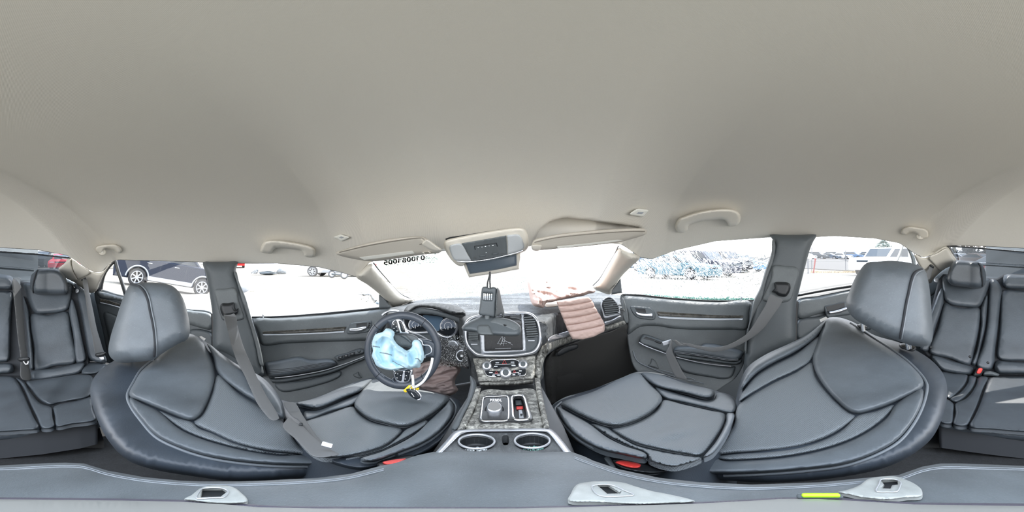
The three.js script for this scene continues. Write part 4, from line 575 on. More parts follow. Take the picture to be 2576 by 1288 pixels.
{
  const s = thing('bench', 'rear bench end behind the passenger seat, red buckle on it', 'car seat');
  const fb = fit([[2370, 700, 3.08], [2576, 700, 3.08], [2370, 945, 2.88], [2576, 945, 2.88]]), o = { lift: 0.03, rise: 0.03, edge: 8, back: 0.05 };
  part(s, 'backrest_shell', pad(px(2361, 703, 2372, 690, 2395, 690, 2490, 700, 2508, 700, 2524, 690, 2880, 680, 2880, 950, 2500, 945, 2446, 945, 2366, 930, 2318, 884, 2336, 800, 2348, 752), fb, { rise: 0.03, edge: 8, back: 0.16, sharp: true }), MT.seam);
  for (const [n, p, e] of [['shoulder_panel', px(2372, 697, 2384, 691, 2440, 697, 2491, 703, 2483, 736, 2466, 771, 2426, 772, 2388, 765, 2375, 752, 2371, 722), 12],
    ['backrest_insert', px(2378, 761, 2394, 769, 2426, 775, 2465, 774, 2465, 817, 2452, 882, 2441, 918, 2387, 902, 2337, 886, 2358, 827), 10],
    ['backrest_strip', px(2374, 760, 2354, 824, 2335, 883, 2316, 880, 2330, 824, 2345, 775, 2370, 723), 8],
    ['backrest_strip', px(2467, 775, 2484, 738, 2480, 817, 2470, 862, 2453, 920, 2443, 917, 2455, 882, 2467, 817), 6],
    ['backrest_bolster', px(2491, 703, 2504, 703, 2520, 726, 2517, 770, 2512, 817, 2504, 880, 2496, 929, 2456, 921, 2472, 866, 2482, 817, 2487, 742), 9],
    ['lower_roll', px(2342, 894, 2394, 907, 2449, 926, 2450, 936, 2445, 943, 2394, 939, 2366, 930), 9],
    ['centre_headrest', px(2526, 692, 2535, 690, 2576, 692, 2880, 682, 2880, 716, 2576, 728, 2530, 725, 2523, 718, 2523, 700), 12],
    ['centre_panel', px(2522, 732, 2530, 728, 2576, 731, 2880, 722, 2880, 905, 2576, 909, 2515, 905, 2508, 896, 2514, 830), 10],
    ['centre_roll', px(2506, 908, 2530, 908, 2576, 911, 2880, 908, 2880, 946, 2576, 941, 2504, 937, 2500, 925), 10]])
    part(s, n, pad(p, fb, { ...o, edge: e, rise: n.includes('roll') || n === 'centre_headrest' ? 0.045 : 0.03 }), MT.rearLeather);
  const head = pad(px(2403, 656, 2430, 656, 2459, 659, 2472, 667, 2481, 697, 2475, 720, 2462, 726, 2425, 722, 2394, 717, 2384, 706, 2385, 686, 2392, 668), (x) => 2.96 + Math.max(0, x - 2440) ** 2 * 0.00003, { rise: 0.05, edge: 12, back: 0.06 });
  const hr = part(s, 'headrest', head, MT.rearLeather);
  part(hr, 'seam_piping', pipe(head, px(2461, 662, 2467, 672, 2470, 690, 2472, 705, 2471, 720), 0.003, { up: 0.0024 }), MT.seam);
  part(hr, 'headrest_post', tube([[2415, 705, 3.03], [2415, 726, 3.06]], 0.006), MT.chrome); part(hr, 'headrest_post', tube([[2450, 709, 3.03], [2450, 728, 3.06]], 0.006), MT.chrome);
  part(s, 'latch', pad(px(2350, 702, 2356, 699, 2361, 702, 2358, 711, 2351, 710), fb, { lift: 0.05, rise: 0.012, edge: 2, back: 0.02 }), MT.silverDusty);
  for (const [x, y] of [[2342, 874], [2440, 898], [2485, 913]]) part(s, 'button', place(knob([[0, 0.004], [0.006, 0.002], [0.007, 0], [0, 0]], 14), P(x, y, fb(x, y) - 0.06), FRONT), MT.black);
  const hc = fit([[2370, 935, 2.9], [2576, 945, 2.9], [2360, 1064, 2.5], [2576, 1091, 2.42]]), c = { lift: 0.025, rise: 0.022, edge: 7, back: 0.012, down: true };
  part(s, 'cushion', pad(px(2345, 930, 2373, 934, 2435, 941, 2471, 944, 2513, 944, 2576, 944, 2880, 950, 2880, 1102, 2576, 1091, 2501, 1083, 2429, 1074, 2363, 1065, 2360, 1000), hc, { rise: 0.03, edge: 9, back: 0.1, down: true, sharp: true }), MT.seam);
  for (const [n, p] of [['cushion_well', px(2362, 936, 2400, 939, 2434, 944, 2432, 960, 2411, 987, 2386, 1004, 2372, 985)], ['cushion_strip', px(2438, 945, 2456, 948, 2453, 966, 2430, 998, 2403, 1013, 2388, 1004, 2414, 987, 2434, 962)],
    ['cushion_strip', px(2459, 948, 2486, 950, 2474, 978, 2459, 1020, 2446, 1048, 2432, 1071, 2397, 1067, 2402, 1040, 2402, 1015, 2431, 1000, 2455, 966)], ['cushion_centre', px(2490, 950, 2520, 949, 2576, 948, 2880, 953, 2880, 1097, 2576, 1087, 2501, 1081, 2436, 1073, 2448, 1050, 2462, 1020, 2477, 978)],
    ['cushion_front', px(2374, 1003, 2399, 1015, 2399, 1040, 2395, 1066, 2364, 1062, 2366, 1030)]])
    part(s, n, pad(p, hc, c), MT.rearLeather);
  part(s, 'cushion_lip', pad(px(2362, 1067, 2429, 1076, 2501, 1085, 2576, 1093, 2880, 1104, 2880, 1124, 2576, 1110, 2486, 1099, 2400, 1086, 2366, 1080), fit([[2360, 1064, 2.5], [2576, 1091, 2.42], [2360, 1080, 2.52], [2576, 1110, 2.44]]), { rise: 0.02, edge: 6, back: 0.05 }), MT.rearLeather);
  part(s, 'cushion_base', pad(px(2320, 1066, 2576, 1098, 2880, 1108, 2880, 1150, 2576, 1150, 2320, 1150), vp(2.58), { sharp: true, rise: 0.002, edge: 2, back: 0.05, flat: true }), MT.black);
}
// ================================================================ belts and buckles
const strap = (g, name, pts, d, o = {}) => part(g, name, pad(pts, d, { rise: 0.003, edge: 2.5, back: 0.003, ...o }), MT.belt);
{
  const lap = (x, y) => Math.min(hp(-0.57)(x, y) - 0.27, driverBack(x, y) - 0.15);
  const b = thing('seat_belt', 'grey belt running from the dark pillar down across the driver seat', 'seat belt');
  strap(b, 'shoulder_strap', B(395, 745, 440, 748, 485, 736, 512, 860, 562, 1020, 620, 1150, 680, 1285, 740, 1400, 826, 1540, 844, 1590, 780, 1600, 740, 1560, 670, 1470, 610, 1340, 560, 1230, 505, 1130, 455, 985, 430, 880), (x, y) => { const t = Math.max(0, Math.min(1, (y - 800) / 95)), k = t * t * (3 - 2 * t); return 2.84 * (1 - k) + (driverBack(x, y) - 0.2) * k; }, { gs: 7 });
  strap(b, 'lap_strap', I(640, 460, 690, 456, 728, 462, 790, 560, 885, 700, 945, 775, 900, 760, 830, 690, 760, 600, 700, 560), lap);
  strap(b, 'folded_strap', I(636, 640, 655, 600, 690, 570, 720, 600, 790, 640, 850, 700, 930, 765, 1000, 815, 1066, 852, 1000, 868, 940, 875, 862, 865, 800, 810, 735, 740), (x, y) => lap(x, y) - 0.03);
  const [[a, c]] = I(972, 780); const q = P(a, c, 1.44); part(b, 'tongue', place(rbox(0.026, 0.012, 0.005), q, toEye(q), V(0.35, 1, 0)), MT.silver);
  const q2 = P(757, 1068, 1.72); part(b, 'stop_button', place(knob([[0, 0.004], [0.005, 0.003], [0.006, 0], [0, 0]], 14), q2, toEye(q2)), MT.black);
}
{
  const b = thing('seat_belt', 'grey belt drooping from the dark pillar over the passenger door armrest', 'seat belt');
  const f = fit([[1955, 745, 2.86], [1880, 850, 2.86], [1800, 880, 2.88], [1720, 868, 2.88]]);
  strap(b, 'shoulder_strap', E(640, 645, 690, 668, 738, 683, 720, 730, 690, 775, 640, 845, 590, 912, 530, 968, 470, 1008, 390, 1055, 300, 1090, 180, 1112, 60, 1090, -70, 1052, -110, 1040, -50, 1040, 60, 1062, 150, 1075, 230, 1072, 330, 1040, 400, 1000, 440, 972, 490, 910, 540, 830, 600, 730), f, { gs: 7 });
  strap(b, 'twisted_fold', Z(955, 190, 1010, 190, 1060, 192, 1100, 215, 1180, 275, 1260, 305, 1180, 300, 1090, 290, 1040, 240), f, { lift: 0.01, relief: (x) => 0.012 * Math.sin((x - 1686) / 5) });
  strap(b, 'hanging_strap', Z(962, 190, 985, 200, 1000, 235, 982, 300, 990, 380, 1012, 450, 1060, 540, 1110, 640, 1190, 800, 1270, 952, 1150, 930, 1060, 900, 1000, 800, 960, 720, 910, 600, 876, 500, 872, 430, 895, 380, 935, 300), fit([[1690, 860, 2.86], [1690, 890, 2.86], [1710, 950, 2.86]]), { lift: 0.012, relief: (x, y) => 0.008 * Math.sin(y / 22) });
  const q = P(1678, 862, 2.86); part(b, 'tongue', place(rbox(0.045, 0.02, 0.006), q, FRONT, V(-0.3, 1, 0)), MT.silver);
}
{
  const b = thing('seat_belt', 'grey belt lying down the rear bench by its middle seat', 'seat belt');
  const f = fit([[40, 703, 2.99], [60, 855, 2.86], [68, 955, 2.77]]);
  strap(b, 'strap', A(105, 455, 135, 468, 166, 500, 186, 700, 205, 950, 226, 1100, 240, 1190, 252, 1272, 215, 1278, 172, 1262, 166, 1100, 146, 950, 122, 700), f, { gs: 5 });
  part(b, 'strap_fold', pad(A(150, 440, 168, 452, 165, 508, 130, 465, 105, 452), fit([[40, 703, 2.98], [52, 700, 2.98], [50, 715, 2.97]]), { rise: 0.003, edge: 2, back: 0.003, lift: 0.012, sharp: true }), MT.piping);
  const d = vp(2.78); part(b, 'tongue_grip', pad(A(140, 1100, 150, 1095, 235, 1090, 244, 1100, 236, 1118, 160, 1124, 145, 1115), d, { rise: 0.012, edge: 3, back: 0.01 }), MT.black);
  part(b, 'tongue_plate', pad(A(180, 1122, 234, 1116, 232, 1150, 205, 1156), d, { rise: 0.003, edge: 1, back: 0.004, sharp: true, holes: [A(198, 1126, 222, 1124, 214, 1142)] }), MT.silver);
}
{
  const b = thing('seat_belt', 'grey belt hanging from the slot in the pale rear pillar by the side glass', 'seat belt');
  const f = fit([[213, 701, 3.0], [240, 800, 2.92], [250, 893, 2.82]]);
  strap(b, 'strap', A(672, 455, 700, 452, 722, 560, 752, 700, 782, 850, 832, 1060, 806, 1072, 780, 1076, 748, 930, 720, 800, 704, 700, 692, 600), f, { gs: 5 });
  part(b, 'slot', pad(A(655, 462, 694, 442, 698, 456, 662, 474), fit([[213, 701, 3.02], [220, 700, 3.02], [210, 706, 3.02]]), { lift: 0.02, rise: 0.006, edge: 2, back: 0.02, sharp: true }), MT.black);
  part(b, 'tongue_grip', pad(A(770, 1066, 850, 1048, 860, 1058, 856, 1072, 790, 1090, 774, 1082), vp(2.8), { rise: 0.012, edge: 3, back: 0.01 }), MT.black);
  part(b, 'tongue_plate', pad(A(800, 1092, 840, 1084, 846, 1112, 816, 1118), vp(2.8), { rise: 0.003, edge: 1, back: 0.004, sharp: true }), MT.silver);
}
{
  const b = thing('seat_belt', 'dark belt end at the rear pillar slot behind the passenger headrest', 'seat belt'), f = vp(2.98);
  strap(b, 'strap', G(730, 395, 764, 408, 750, 440, 742, 475, 730, 500, 712, 500, 700, 470, 706, 445, 722, 420), f);
  part(b, 'slot', pad(G(733, 384, 742, 382, 768, 402, 762, 414, 735, 398), f, { lift: 0.006, rise: 0.006, edge: 2, back: 0.02, sharp: true }), MT.black);
}
{
  const b = thing('buckle', 'red-buttoned belt buckle between the driver seat and the armrest lid', 'seat belt buckle'), f = fit([[960, 1170, 1.66], [1030, 1150, 1.74], [990, 1172, 1.63]]);
  part(b, 'housing', pad(px(948, 1166, 965, 1156, 1000, 1148, 1036, 1144, 1044, 1150, 1022, 1164, 982, 1178, 955, 1178), f, { lift: 0.02, rise: 0.025, edge: 6, back: 0.06 }), MT.black);
  part(b, 'release_button', pad(px(962, 1163, 975, 1159, 1000, 1155, 1022, 1154, 1012, 1161, 985, 1169, 972, 1169), f, { lift: 0.045, rise: 0.008, edge: 3, back: 0.01 }), MT.red);
}
{
  const b = thing('buckle', 'red-buttoned belt buckle between the passenger seat and the armrest lid', 'seat belt buckle'), f = fit([[1540, 1165, 1.68], [1600, 1175, 1.66], [1650, 1190, 1.63]]);
  part(b, 'housing', pad(px(1538, 1158, 1552, 1155, 1600, 1157, 1632, 1169, 1678, 1185, 1650, 1193, 1600, 1189, 1556, 1177), f, { lift: 0.02, rise: 0.025, edge: 6, back: 0.06 }), MT.black);
  part(b, 'release_button', pad(px(1548, 1163, 1558, 1159, 1572, 1159, 1612, 1169, 1609, 1176, 1592, 1178, 1566, 1172), f, { lift: 0.045, rise: 0.008, edge: 3, back: 0.01 }), MT.red);
  part(b, 'guard_flap', pad(px(1520, 1152, 1526, 1148, 1533, 1150, 1549, 1177, 1540, 1177, 1529, 1169), f, { lift: 0.03, rise: 0.015, edge: 3, back: 0.04 }), MT.plasticDark);
  part(b, 'edge_line', tube([[1600, 1191, 1.6], [1640, 1194, 1.6], [1676, 1186, 1.62]], 0.0016), MT.piping);
}
{
  const b = thing('buckle', 'small red-buttoned belt buckle on the rear bench', 'seat belt buckle'), f = vp(2.82);
  part(b, 'housing', pad(N(820, 155, 845, 95, 865, 82, 905, 90, 908, 110, 890, 150, 850, 165), f, { rise: 0.03, edge: 5, back: 0.05 }), MT.black);
  part(b, 'release_button', pad(N(852, 128, 872, 86, 902, 92, 880, 132), f, { lift: 0.03, rise: 0.005, edge: 2, back: 0.01 }), MT.red);
  part(b, 'tail', pad(N(910, 120, 960, 110, 1020, 125, 1042, 138, 1030, 155, 960, 152, 905, 145), f, { rise: 0.02, edge: 4, back: 0.03 }), MT.plasticDark);
}

// ================================================================ dashboard, steering wheel, airbags
const sm = (a, b, x) => { const t = Math.max(0, Math.min(1, (x - a) / (b - a))); return t * t * (3 - 2 * t); };
const lpD = fit([[1095, 850, 2.68], [1182, 880, 2.33], [1095, 920, 2.66], [1182, 920, 2.33]]);
const dashD = (x, y) => { const mid = sm(1150, 1172, x) * (1 - sm(1374, 1402, x)), k = x > 1360 ? (x - 1360) * 0.0011 : 0; return Math.min(4.4, Math.max(2.72 + k - 0.32 * mid + Math.max(0, y - 790) * (0.001 - 0.0013 * mid), 0.262 * F / Math.max(59, y - 644))); };
{
  const t = thing('dashboard', 'grey dusty dashboard under the windscreen, silver framed screen in its middle', 'dashboard');
  part(t, 'top_pad', pad(px(978, 778, 1010, 768, 1043, 757, 1120, 750, 1205, 745, 1326, 736, 1420, 729, 1500, 728, 1538, 741, 1566, 745, 1576, 780, 1578, 812, 1540, 830, 1480, 850, 1420, 868, 1385, 886, 1368, 905, 1362, 958, 1194, 962, 1180, 905, 1165, 885, 1100, 880, 985, 862, 975, 800), dashD, { rise: 0.012, edge: 5, back: 0.1, gs: 9 }), MT.dash);
  part(t, 'instrument_hood', pad(px(1016, 785, 1020, 775, 1031, 765, 1055, 761, 1084, 759, 1110, 761, 1131, 764, 1159, 773, 1171, 786, 1168, 803, 1140, 792, 1120, 785, 1080, 775, 1045, 776, 1024, 788), (x, y) => 2.6 + Math.max(0, 790 - y) * 0.006, { rise: 0.035, edge: 9, back: 0.12 }), MT.dash);
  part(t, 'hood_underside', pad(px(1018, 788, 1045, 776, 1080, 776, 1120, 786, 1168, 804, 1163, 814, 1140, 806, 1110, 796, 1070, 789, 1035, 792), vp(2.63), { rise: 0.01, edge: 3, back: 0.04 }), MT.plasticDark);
  const cl = S(620, 180, 640, 120, 690, 82, 800, 78, 900, 88, 1020, 95, 1150, 108, 1240, 140, 1300, 185, 1340, 260, 1335, 330, 1300, 385, 1240, 418, 1180, 418, 1120, 392, 1060, 355, 1020, 345, 940, 352, 800, 358, 720, 345, 650, 300);
  const cd = fit([[1015, 800, 2.72], [1149, 820, 2.7], [1080, 835, 2.68]]);
  part(t, 'cluster_housing', pad(px(1008, 792, 1030, 782, 1070, 783, 1116, 787, 1145, 800, 1156, 822, 1150, 848, 1135, 868, 1100, 880, 1040, 880, 1004, 860, 1002, 815), cd, { rise: 0.012, edge: 5, back: 0.06 }), MT.plasticDark);
  const ci = part(t, 'instrument_cluster', pad(cl, cd, { lift: 0.018, rise: 0.002, edge: 2, back: 0.01 }), MT.gloss);
  part(ci, 'cluster_bezel', tube(loop(cl, false, 7).map(([x, y]) => [x, y, cd(x, y) - 0.026]), 0.0065, { closed: true, n: 120 }), MT.silver);
  part(ci, 'centre_display', pad(S(880, 125, 1000, 130, 1150, 160, 1120, 260, 1095, 335, 1020, 325, 930, 318, 925, 230), cd, { lift: 0.021, rise: 0.002, edge: 2, back: 0.004 }), std('blue display glass', 0.09, 0.14, 0.2, 0.2));
  for (const [x, y, r, dx, dy] of [[1127.3, 820.4, 20, -0.5, 13], [1044.5, 817, 16.5, 1, 11]]) {
    const d = cd(x, y) - 0.026, q = P(x, y, d), R1 = m(r, d), dial = part(ci, 'dial', place(knob([[0, 0.002], [R1 * 0.98, 0.002], [R1, 0], [0, -0.004]], 40), q, toEye(q)), std('dial face', 0.035, 0.06, 0.1, 0.35));
    const t1 = [new THREE.TorusGeometry(R1 * 0.98, 0.0016, 6, 48), new THREE.TorusGeometry(R1 * 0.48, 0.001, 6, 36)];
    for (let k = 0; k < 25; k++) { const a = (-225 + k * 11.25) * Math.PI / 180; t1.push(new THREE.BoxGeometry(k % 3 ? 0.003 : 0.006, 0.0012, 0.001).translate(R1 * 0.86, 0, 0.003).rotateZ(-a)); }
    part(ci, 'dial_marks', place(merge(t1), q.clone().add(toEye(q).multiplyScalar(0.003)), toEye(q)), MT.white);
    part(ci, 'dial_needle', tube([[x, y, d - 0.006], [x + dx, y + dy, d - 0.006]], 0.0014, { n: 4 }), MT.white);
  }
  part(t, 'lower_panel', pad(S(1120, 420, 1200, 440, 1360, 470, 1440, 560, 1480, 640, 1500, 760, 1495, 850, 1400, 812, 1250, 782, 1120, 755, 1090, 600), lpD, { rise: 0.012, edge: 4, back: 0.05 }), MT.glossDusty);
  part(t, 'lower_trim', pad(S(1225, 492, 1260, 462, 1320, 470, 1365, 545, 1330, 550, 1222, 520), (x, y) => lpD(x, y) - 0.02, { rise: 0.006, edge: 2, back: 0.01 }), MT.silver);
  { const q = P(1161.7, 894.8, lpD(1161.7, 894.8) - 0.035), st = part(t, 'start_button', place(knob([[0, 0.004], [0.016, 0.004], [0.017, 0], [0, 0]], 28), q, FRONT), MT.black); part(st, 'button_ring', place(new THREE.TorusGeometry(0.0205, 0.003, 10, 36), q.clone().add(V(0, 0, 0.003)), FRONT), MT.silver); part(st, 'button_mark', place(rbox(0.009, 0.009, 0.0015, 0.002), q.clone().add(V(0, 0, 0.005)), FRONT), MT.white); }
  // centre stack
  const sd = (x, y) => 2.34 + Math.max(0, 810 - y) * 0.0006, so = J(855, 320, 860, 260, 870, 225, 900, 192, 960, 170, 1080, 155, 1200, 146, 1300, 143, 1380, 146, 1420, 160, 1452, 192, 1472, 240, 1482, 280, 1490, 340, 1491, 400, 1470, 450, 1435, 482, 1350, 500, 1250, 511, 1120, 512, 1000, 510, 950, 498, 925, 475, 890, 435, 868, 395);
  const si = J(888, 320, 890, 270, 902, 232, 930, 206, 970, 191, 1080, 178, 1200, 170, 1300, 164, 1365, 166, 1400, 178, 1430, 204, 1448, 240, 1458, 285, 1463, 340, 1461, 390, 1445, 425, 1412, 456, 1340, 474, 1250, 484, 1120, 487, 1010, 480, 970, 470, 938, 448, 905, 410, 890, 370);
  part(t, 'stack_bezel', band(so, si, sd, { closed: true, lift: 0.02, rise: 0.01, back: 0.05 }), MT.silver);
  part(t, 'stack_panel', pad(si, sd, { lift: 0.012, rise: 0.002, edge: 2, back: 0.04 }), MT.plasticDark);
  part(t, 'screen_frame', pad(px(1203, 800, 1318, 789, 1324, 884, 1210, 890), sd, { lift: 0.016, rise: 0.008, edge: 2, back: 0.02, sharp: true, holes: [px(1217, 801, 1311, 792, 1315, 880, 1220, 883)], sharpHoles: true }), MT.silverDusty);
  const scr = part(t, 'screen', pad(px(1217, 801, 1311, 792, 1315, 880, 1220, 883), sd, { lift: 0.014, rise: 0.001, edge: 1, back: 0.006, sharp: true }), std('dusty black screen', 0.09, 0.09, 0.095, 0.25, { map: rep(dustT, 0.25) }));
  for (const c of [[1252, 864, 1264, 846, 1262, 866], [1258, 868, 1270, 848, 1266, 870], [1262, 858, 1285, 862], [1250, 865, 1275, 864], [1268, 855, 1290, 868], [1246, 877, 1285, 876]]) { const p = []; for (let k = 0; k < c.length; k += 2) p.push([c[k], c[k + 1], 2.322]); part(scr, 'scratch', tube(p, 0.0008, { seg: 4 }), MT.silverDusty); }
  const vent = (outline, n, y0, y1, xs, d, name = 'air_vent') => {
    const v = part(t, name, pad(outline, d, { lift: 0.014, rise: 0.006, edge: 2, back: 0.02 }), MT.black);
    for (let k = 0; k < n; k++) { const y = y0 + (y1 - y0) * k / (n - 1), [a, b, sl] = xs(y); part(v, 'vent_slat', tube([[a, y + sl, d(a, y) - 0.03], [b, y - sl, d(b, y) - 0.03]], 0.0032, { n: 2, seg: 6 }).scale(1, 1, 1), MT.plastic); }
    return v;
  };
  vent(R(455, 850, 600, 862, 607, 900, 610, 960, 595, 982, 480, 972, 458, 940), 5, 838, 855, (y) => [1178.5, 1203, -0.6], sd);
  const v2 = vent(R(1272, 612, 1330, 610, 1400, 620, 1440, 660, 1462, 780, 1472, 880, 1450, 920, 1420, 932, 1325, 938, 1310, 900, 1290, 760), 9, 798, 846, (y) => [1317 + (y - 794) * 0.16, 1340 + (y - 794) * 0.22 + (y < 803 ? -3 : 3), 1], sd);
  part(v2, 'vent_tab', place(rbox(0.026, 0.006, 0.006), P(1334, 823, sd(0, 823) - 0.036), FRONT, V(-0.05, 1, 0)), MT.plastic);
  for (const [x, y] of [[1193, 866], [1337, 857]]) part(t, 'vent_wheel', place(rbox(0.027, 0.005, 0.006), P(x, y, 2.315), FRONT), MT.silverDusty);
  part(t, 'side_grille', pad(px(1190, 800, 1203, 796, 1210, 832, 1180, 834, 1180, 812), sd, { lift: 0.014, rise: 0.004, edge: 2, back: 0.02, sharp: true }), MT.plasticDark);
  part(t, 'corner_panel', pad(R(1075, 590, 1230, 580, 1245, 600, 1255, 680, 1240, 690, 1180, 660, 1080, 650, 1065, 640), sd, { lift: 0.016, rise: 0.003, edge: 2, back: 0.01 }), MT.glossDusty);
  // control panel
  const pd = fit([[1190, 900, 2.34], [1345, 893, 2.34], [1200, 960, 2.28], [1340, 955, 2.28]]);
  part(t, 'control_panel', pad(U(240, 125, 500, 132, 800, 130, 1000, 112, 1210, 80, 1205, 250, 1190, 440, 1050, 465, 900, 480, 600, 492, 330, 490, 300, 350), pd, { lift: 0.012, rise: 0.008, edge: 3, back: 0.04, sharp: true }), MT.woodDustSun);
  const insU = part(t, 'radio_insert', pad(U(485, 205, 520, 175, 560, 160, 720, 155, 880, 150, 930, 165, 965, 195, 930, 262, 850, 275, 700, 285, 560, 292, 530, 262), pd, { lift: 0.022, rise: 0.004, edge: 2, back: 0.01 }), MT.gloss);
  const insL = part(t, 'climate_insert', pad(U(425, 330, 520, 325, 660, 328, 830, 320, 960, 300, 1060, 290, 1064, 340, 1040, 390, 1000, 402, 760, 412, 500, 412, 450, 395, 430, 370), pd, { lift: 0.022, rise: 0.004, edge: 2, back: 0.01 }), MT.gloss);
  const onP = (x, y, up) => { const [[a, b]] = U(x, y); return P(a, b, pd(a, b) - up); }, pn = V(0, 0.35, 1).normalize();
  for (const [x, y, r] of [[460, 255, 0.0195], [1015, 232, 0.0195], [750, 362, 0.0235]]) { const k = part(t, 'knob', place(knob([[0, 0.02], [r * 0.62, 0.02], [r * 0.7, 0.016], [r * 0.78, 0.018], [r * 0.9, 0.014], [r, 0.004], [r, 0], [0, 0]], 36), onP(x, y, 0.022), pn), MT.silver); part(k, 'knob_cap', place(knob([[0, 0.022], [r * 0.45, 0.0215], [r * 0.5, 0.02], [0, 0.02]], 28), onP(x, y, 0.022), pn), MT.plasticDark); }
  for (const c of [[730, 196, 1], [605, 350, 0.6], [885, 336, 0.6]]) { const w = 0.009 * c[2], g = new THREE.TorusGeometry(w, 0.0009, 5, 3).rotateZ(Math.PI / 2); part(c[1] < 250 ? insU : insL, 'warning_mark', place(g, onP(c[0], c[1], 0.03), pn), MT.red); }
  part(insU, 'chrome_line', tube([[1245, 917.5, pd(1245, 917) - 0.03], [1294, 915, pd(1294, 915) - 0.03]], 0.0012), MT.chrome);
  part(insL, 'chrome_line', tube([[1240, 941, pd(1240, 941) - 0.03], [1258, 941, pd(1258, 941) - 0.03]], 0.0012), MT.chrome); part(insL, 'chrome_line', tube([[1286, 939, pd(1286, 939) - 0.03], [1306, 937, pd(1306, 937) - 0.03]], 0.0012), MT.chrome);
  part(insU, 'chrome_edge', tube(U(485, 205, 520, 175, 560, 158, 720, 153, 880, 148, 935, 165, 975, 195).map(([x, y]) => [x, y, pd(x, y) - 0.028]), 0.0018), MT.chrome);
  part(insL, 'chrome_edge', tube(U(425, 330, 440, 370, 480, 405, 600, 414).map(([x, y]) => [x, y, pd(x, y) - 0.028]), 0.0018), MT.chrome); part(insL, 'chrome_edge', tube(U(1060, 290, 1066, 345, 1035, 395, 960, 405).map(([x, y]) => [x, y, pd(x, y) - 0.028]), 0.0018), MT.chrome);
  for (const [x, y, w] of [[620, 200, 8], [855, 190, 8], [595, 255, 8], [870, 240, 9], [520, 352, 8], [560, 392, 6], [640, 392, 6], [875, 385, 6], [960, 372, 7], [975, 325, 6]]) part(y < 300 ? insU : insL, 'button_mark', place(rbox(m(w, 2.6), 0.0035, 0.001), onP(x, y, 0.029), pn), MT.silverDusty);
  // tray below the controls
  part(t, 'tray_lip', band(U(345, 505, 500, 496, 800, 482, 1000, 470, 1175, 460), U(345, 552, 500, 555, 800, 548, 1000, 532, 1172, 514), vp(2.2), { rise: 0.016, back: 0.08 }), MT.woodDustSun);
  part(t, 'tray_recess', pad(U(280, 560, 345, 555, 1190, 520, 1210, 640, 1190, 650, 345, 660, 290, 620), vp(2.28), { rise: 0.002, edge: 2, back: 0.04, sharp: true }), MT.black);
  // passenger side
  part(t, 'wood_trim', pad(px(1345, 953, 1346, 905, 1352, 890, 1361, 871, 1385, 860, 1429, 846, 1480, 832, 1522, 821, 1574, 806, 1577, 813, 1540, 828, 1498, 840, 1435, 861, 1385, 882, 1372, 900, 1364, 925, 1360, 953), dashD, { lift: 0.014, rise: 0.025, edge: 5, back: 0.05 }), MT.woodDustSun);
  part(t, 'silver_accent', pad(D(318, 1135, 350, 1110, 400, 1090, 500, 1070, 496, 1105, 400, 1140, 320, 1162), dashD, { lift: 0.03, rise: 0.012, edge: 3, back: 0.02 }), MT.silver);
  part(t, 'silver_accent', pad(D(770, 998, 830, 978, 905, 945, 912, 960, 840, 1000, 775, 1024), dashD, { lift: 0.03, rise: 0.012, edge: 3, back: 0.02 }), MT.silver);
  part(t, 'glove_box', pad(px(1372, 903, 1388, 884, 1435, 863, 1498, 842, 1540, 830, 1577, 815, 1582, 850, 1596, 900, 1625, 942, 1560, 962, 1490, 990, 1410, 1012, 1386, 1022, 1372, 980), (x, y) => dashD(x, 800) + 0.06 + (y - 800) * 0.0014, { rise: 0.015, edge: 6, back: 0.1 }), std('dark brown black plastic', 0.045, 0.044, 0.042, 0.55));
  part(t, 'glove_box_handle', pad(D(375, 1268, 420, 1215, 480, 1190, 555, 1178, 560, 1205, 480, 1240, 400, 1275), (x, y) => dashD(x, 800) + 0.04, { lift: 0.02, rise: 0.01, edge: 3, back: 0.04 }), MT.black);
  const sv = (x, y) => dashD(x, 800) - 0.01, ro = D(742, 862, 755, 825, 785, 800, 822, 793, 860, 815, 890, 858, 905, 910, 902, 935, 840, 955, 772, 967, 757, 920);
  part(t, 'vent_bezel', band(ro, D(757, 862, 770, 828, 792, 808, 822, 805, 850, 828, 876, 866, 888, 905, 880, 920, 835, 934, 785, 942, 768, 905), sv, { closed: true, lift: 0.014, rise: 0.01, back: 0.04 }), MT.silverDusty);
  const v3 = vent(D(755, 862, 768, 826, 792, 806, 822, 803, 852, 826, 878, 866, 892, 917, 840, 934, 780, 946, 766, 905), 8, 755, 790, (y) => [1516 + (y - 755) * 0.18, 1537 + Math.min(20, (y - 752) * 1.1), 1.5], sv);
  part(v3, 'vent_tab', place(rbox(0.024, 0.008, 0.006), P(1536, 769, sv(1536, 769) - 0.03), FRONT, V(-0.2, 1, 0)), MT.plastic);
  part(t, 'end_panel', pad(px(1566, 748, 1572, 760, 1579, 790, 1580, 812, 1574, 812, 1566, 790), (x, y) => dashD(x, 800), { lift: 0.01, rise: 0.01, edge: 2, back: 0.05 }), MT.plastic);
  part(t, 'corner_vent', tube(C(455, 815, 480, 795, 520, 778, 565, 778, 590, 785).map(([x, y]) => [x, y, 2.66]), 0.005), MT.silver);
  const gl = []; for (let k = 0; k < 2300; k++) { const a = rnd() < 0.5, x = a ? 1100 + rnd() * 75 : 1060 + rnd() * 460, y = a ? 845 + rnd() * 80 : 748 + rnd() * 45; if (!a && fbm(x / 30, y / 14, 3) < 0.5) continue; const d = a ? lpD(x, y) - 0.034 : dashD(x, y) - 0.012, q = P(x, y, d); gl.push(plain(new THREE.TetrahedronGeometry(0.0008 + 0.0016 * rnd() * rnd()).rotateX(rnd() * 6).rotateZ(rnd() * 6).translate(q.x, q.y + 0.004, q.z))); }
  stuff(t, 'glass_grains', uvs(mergeGeometries(gl)), MT.crumbWhite);
}
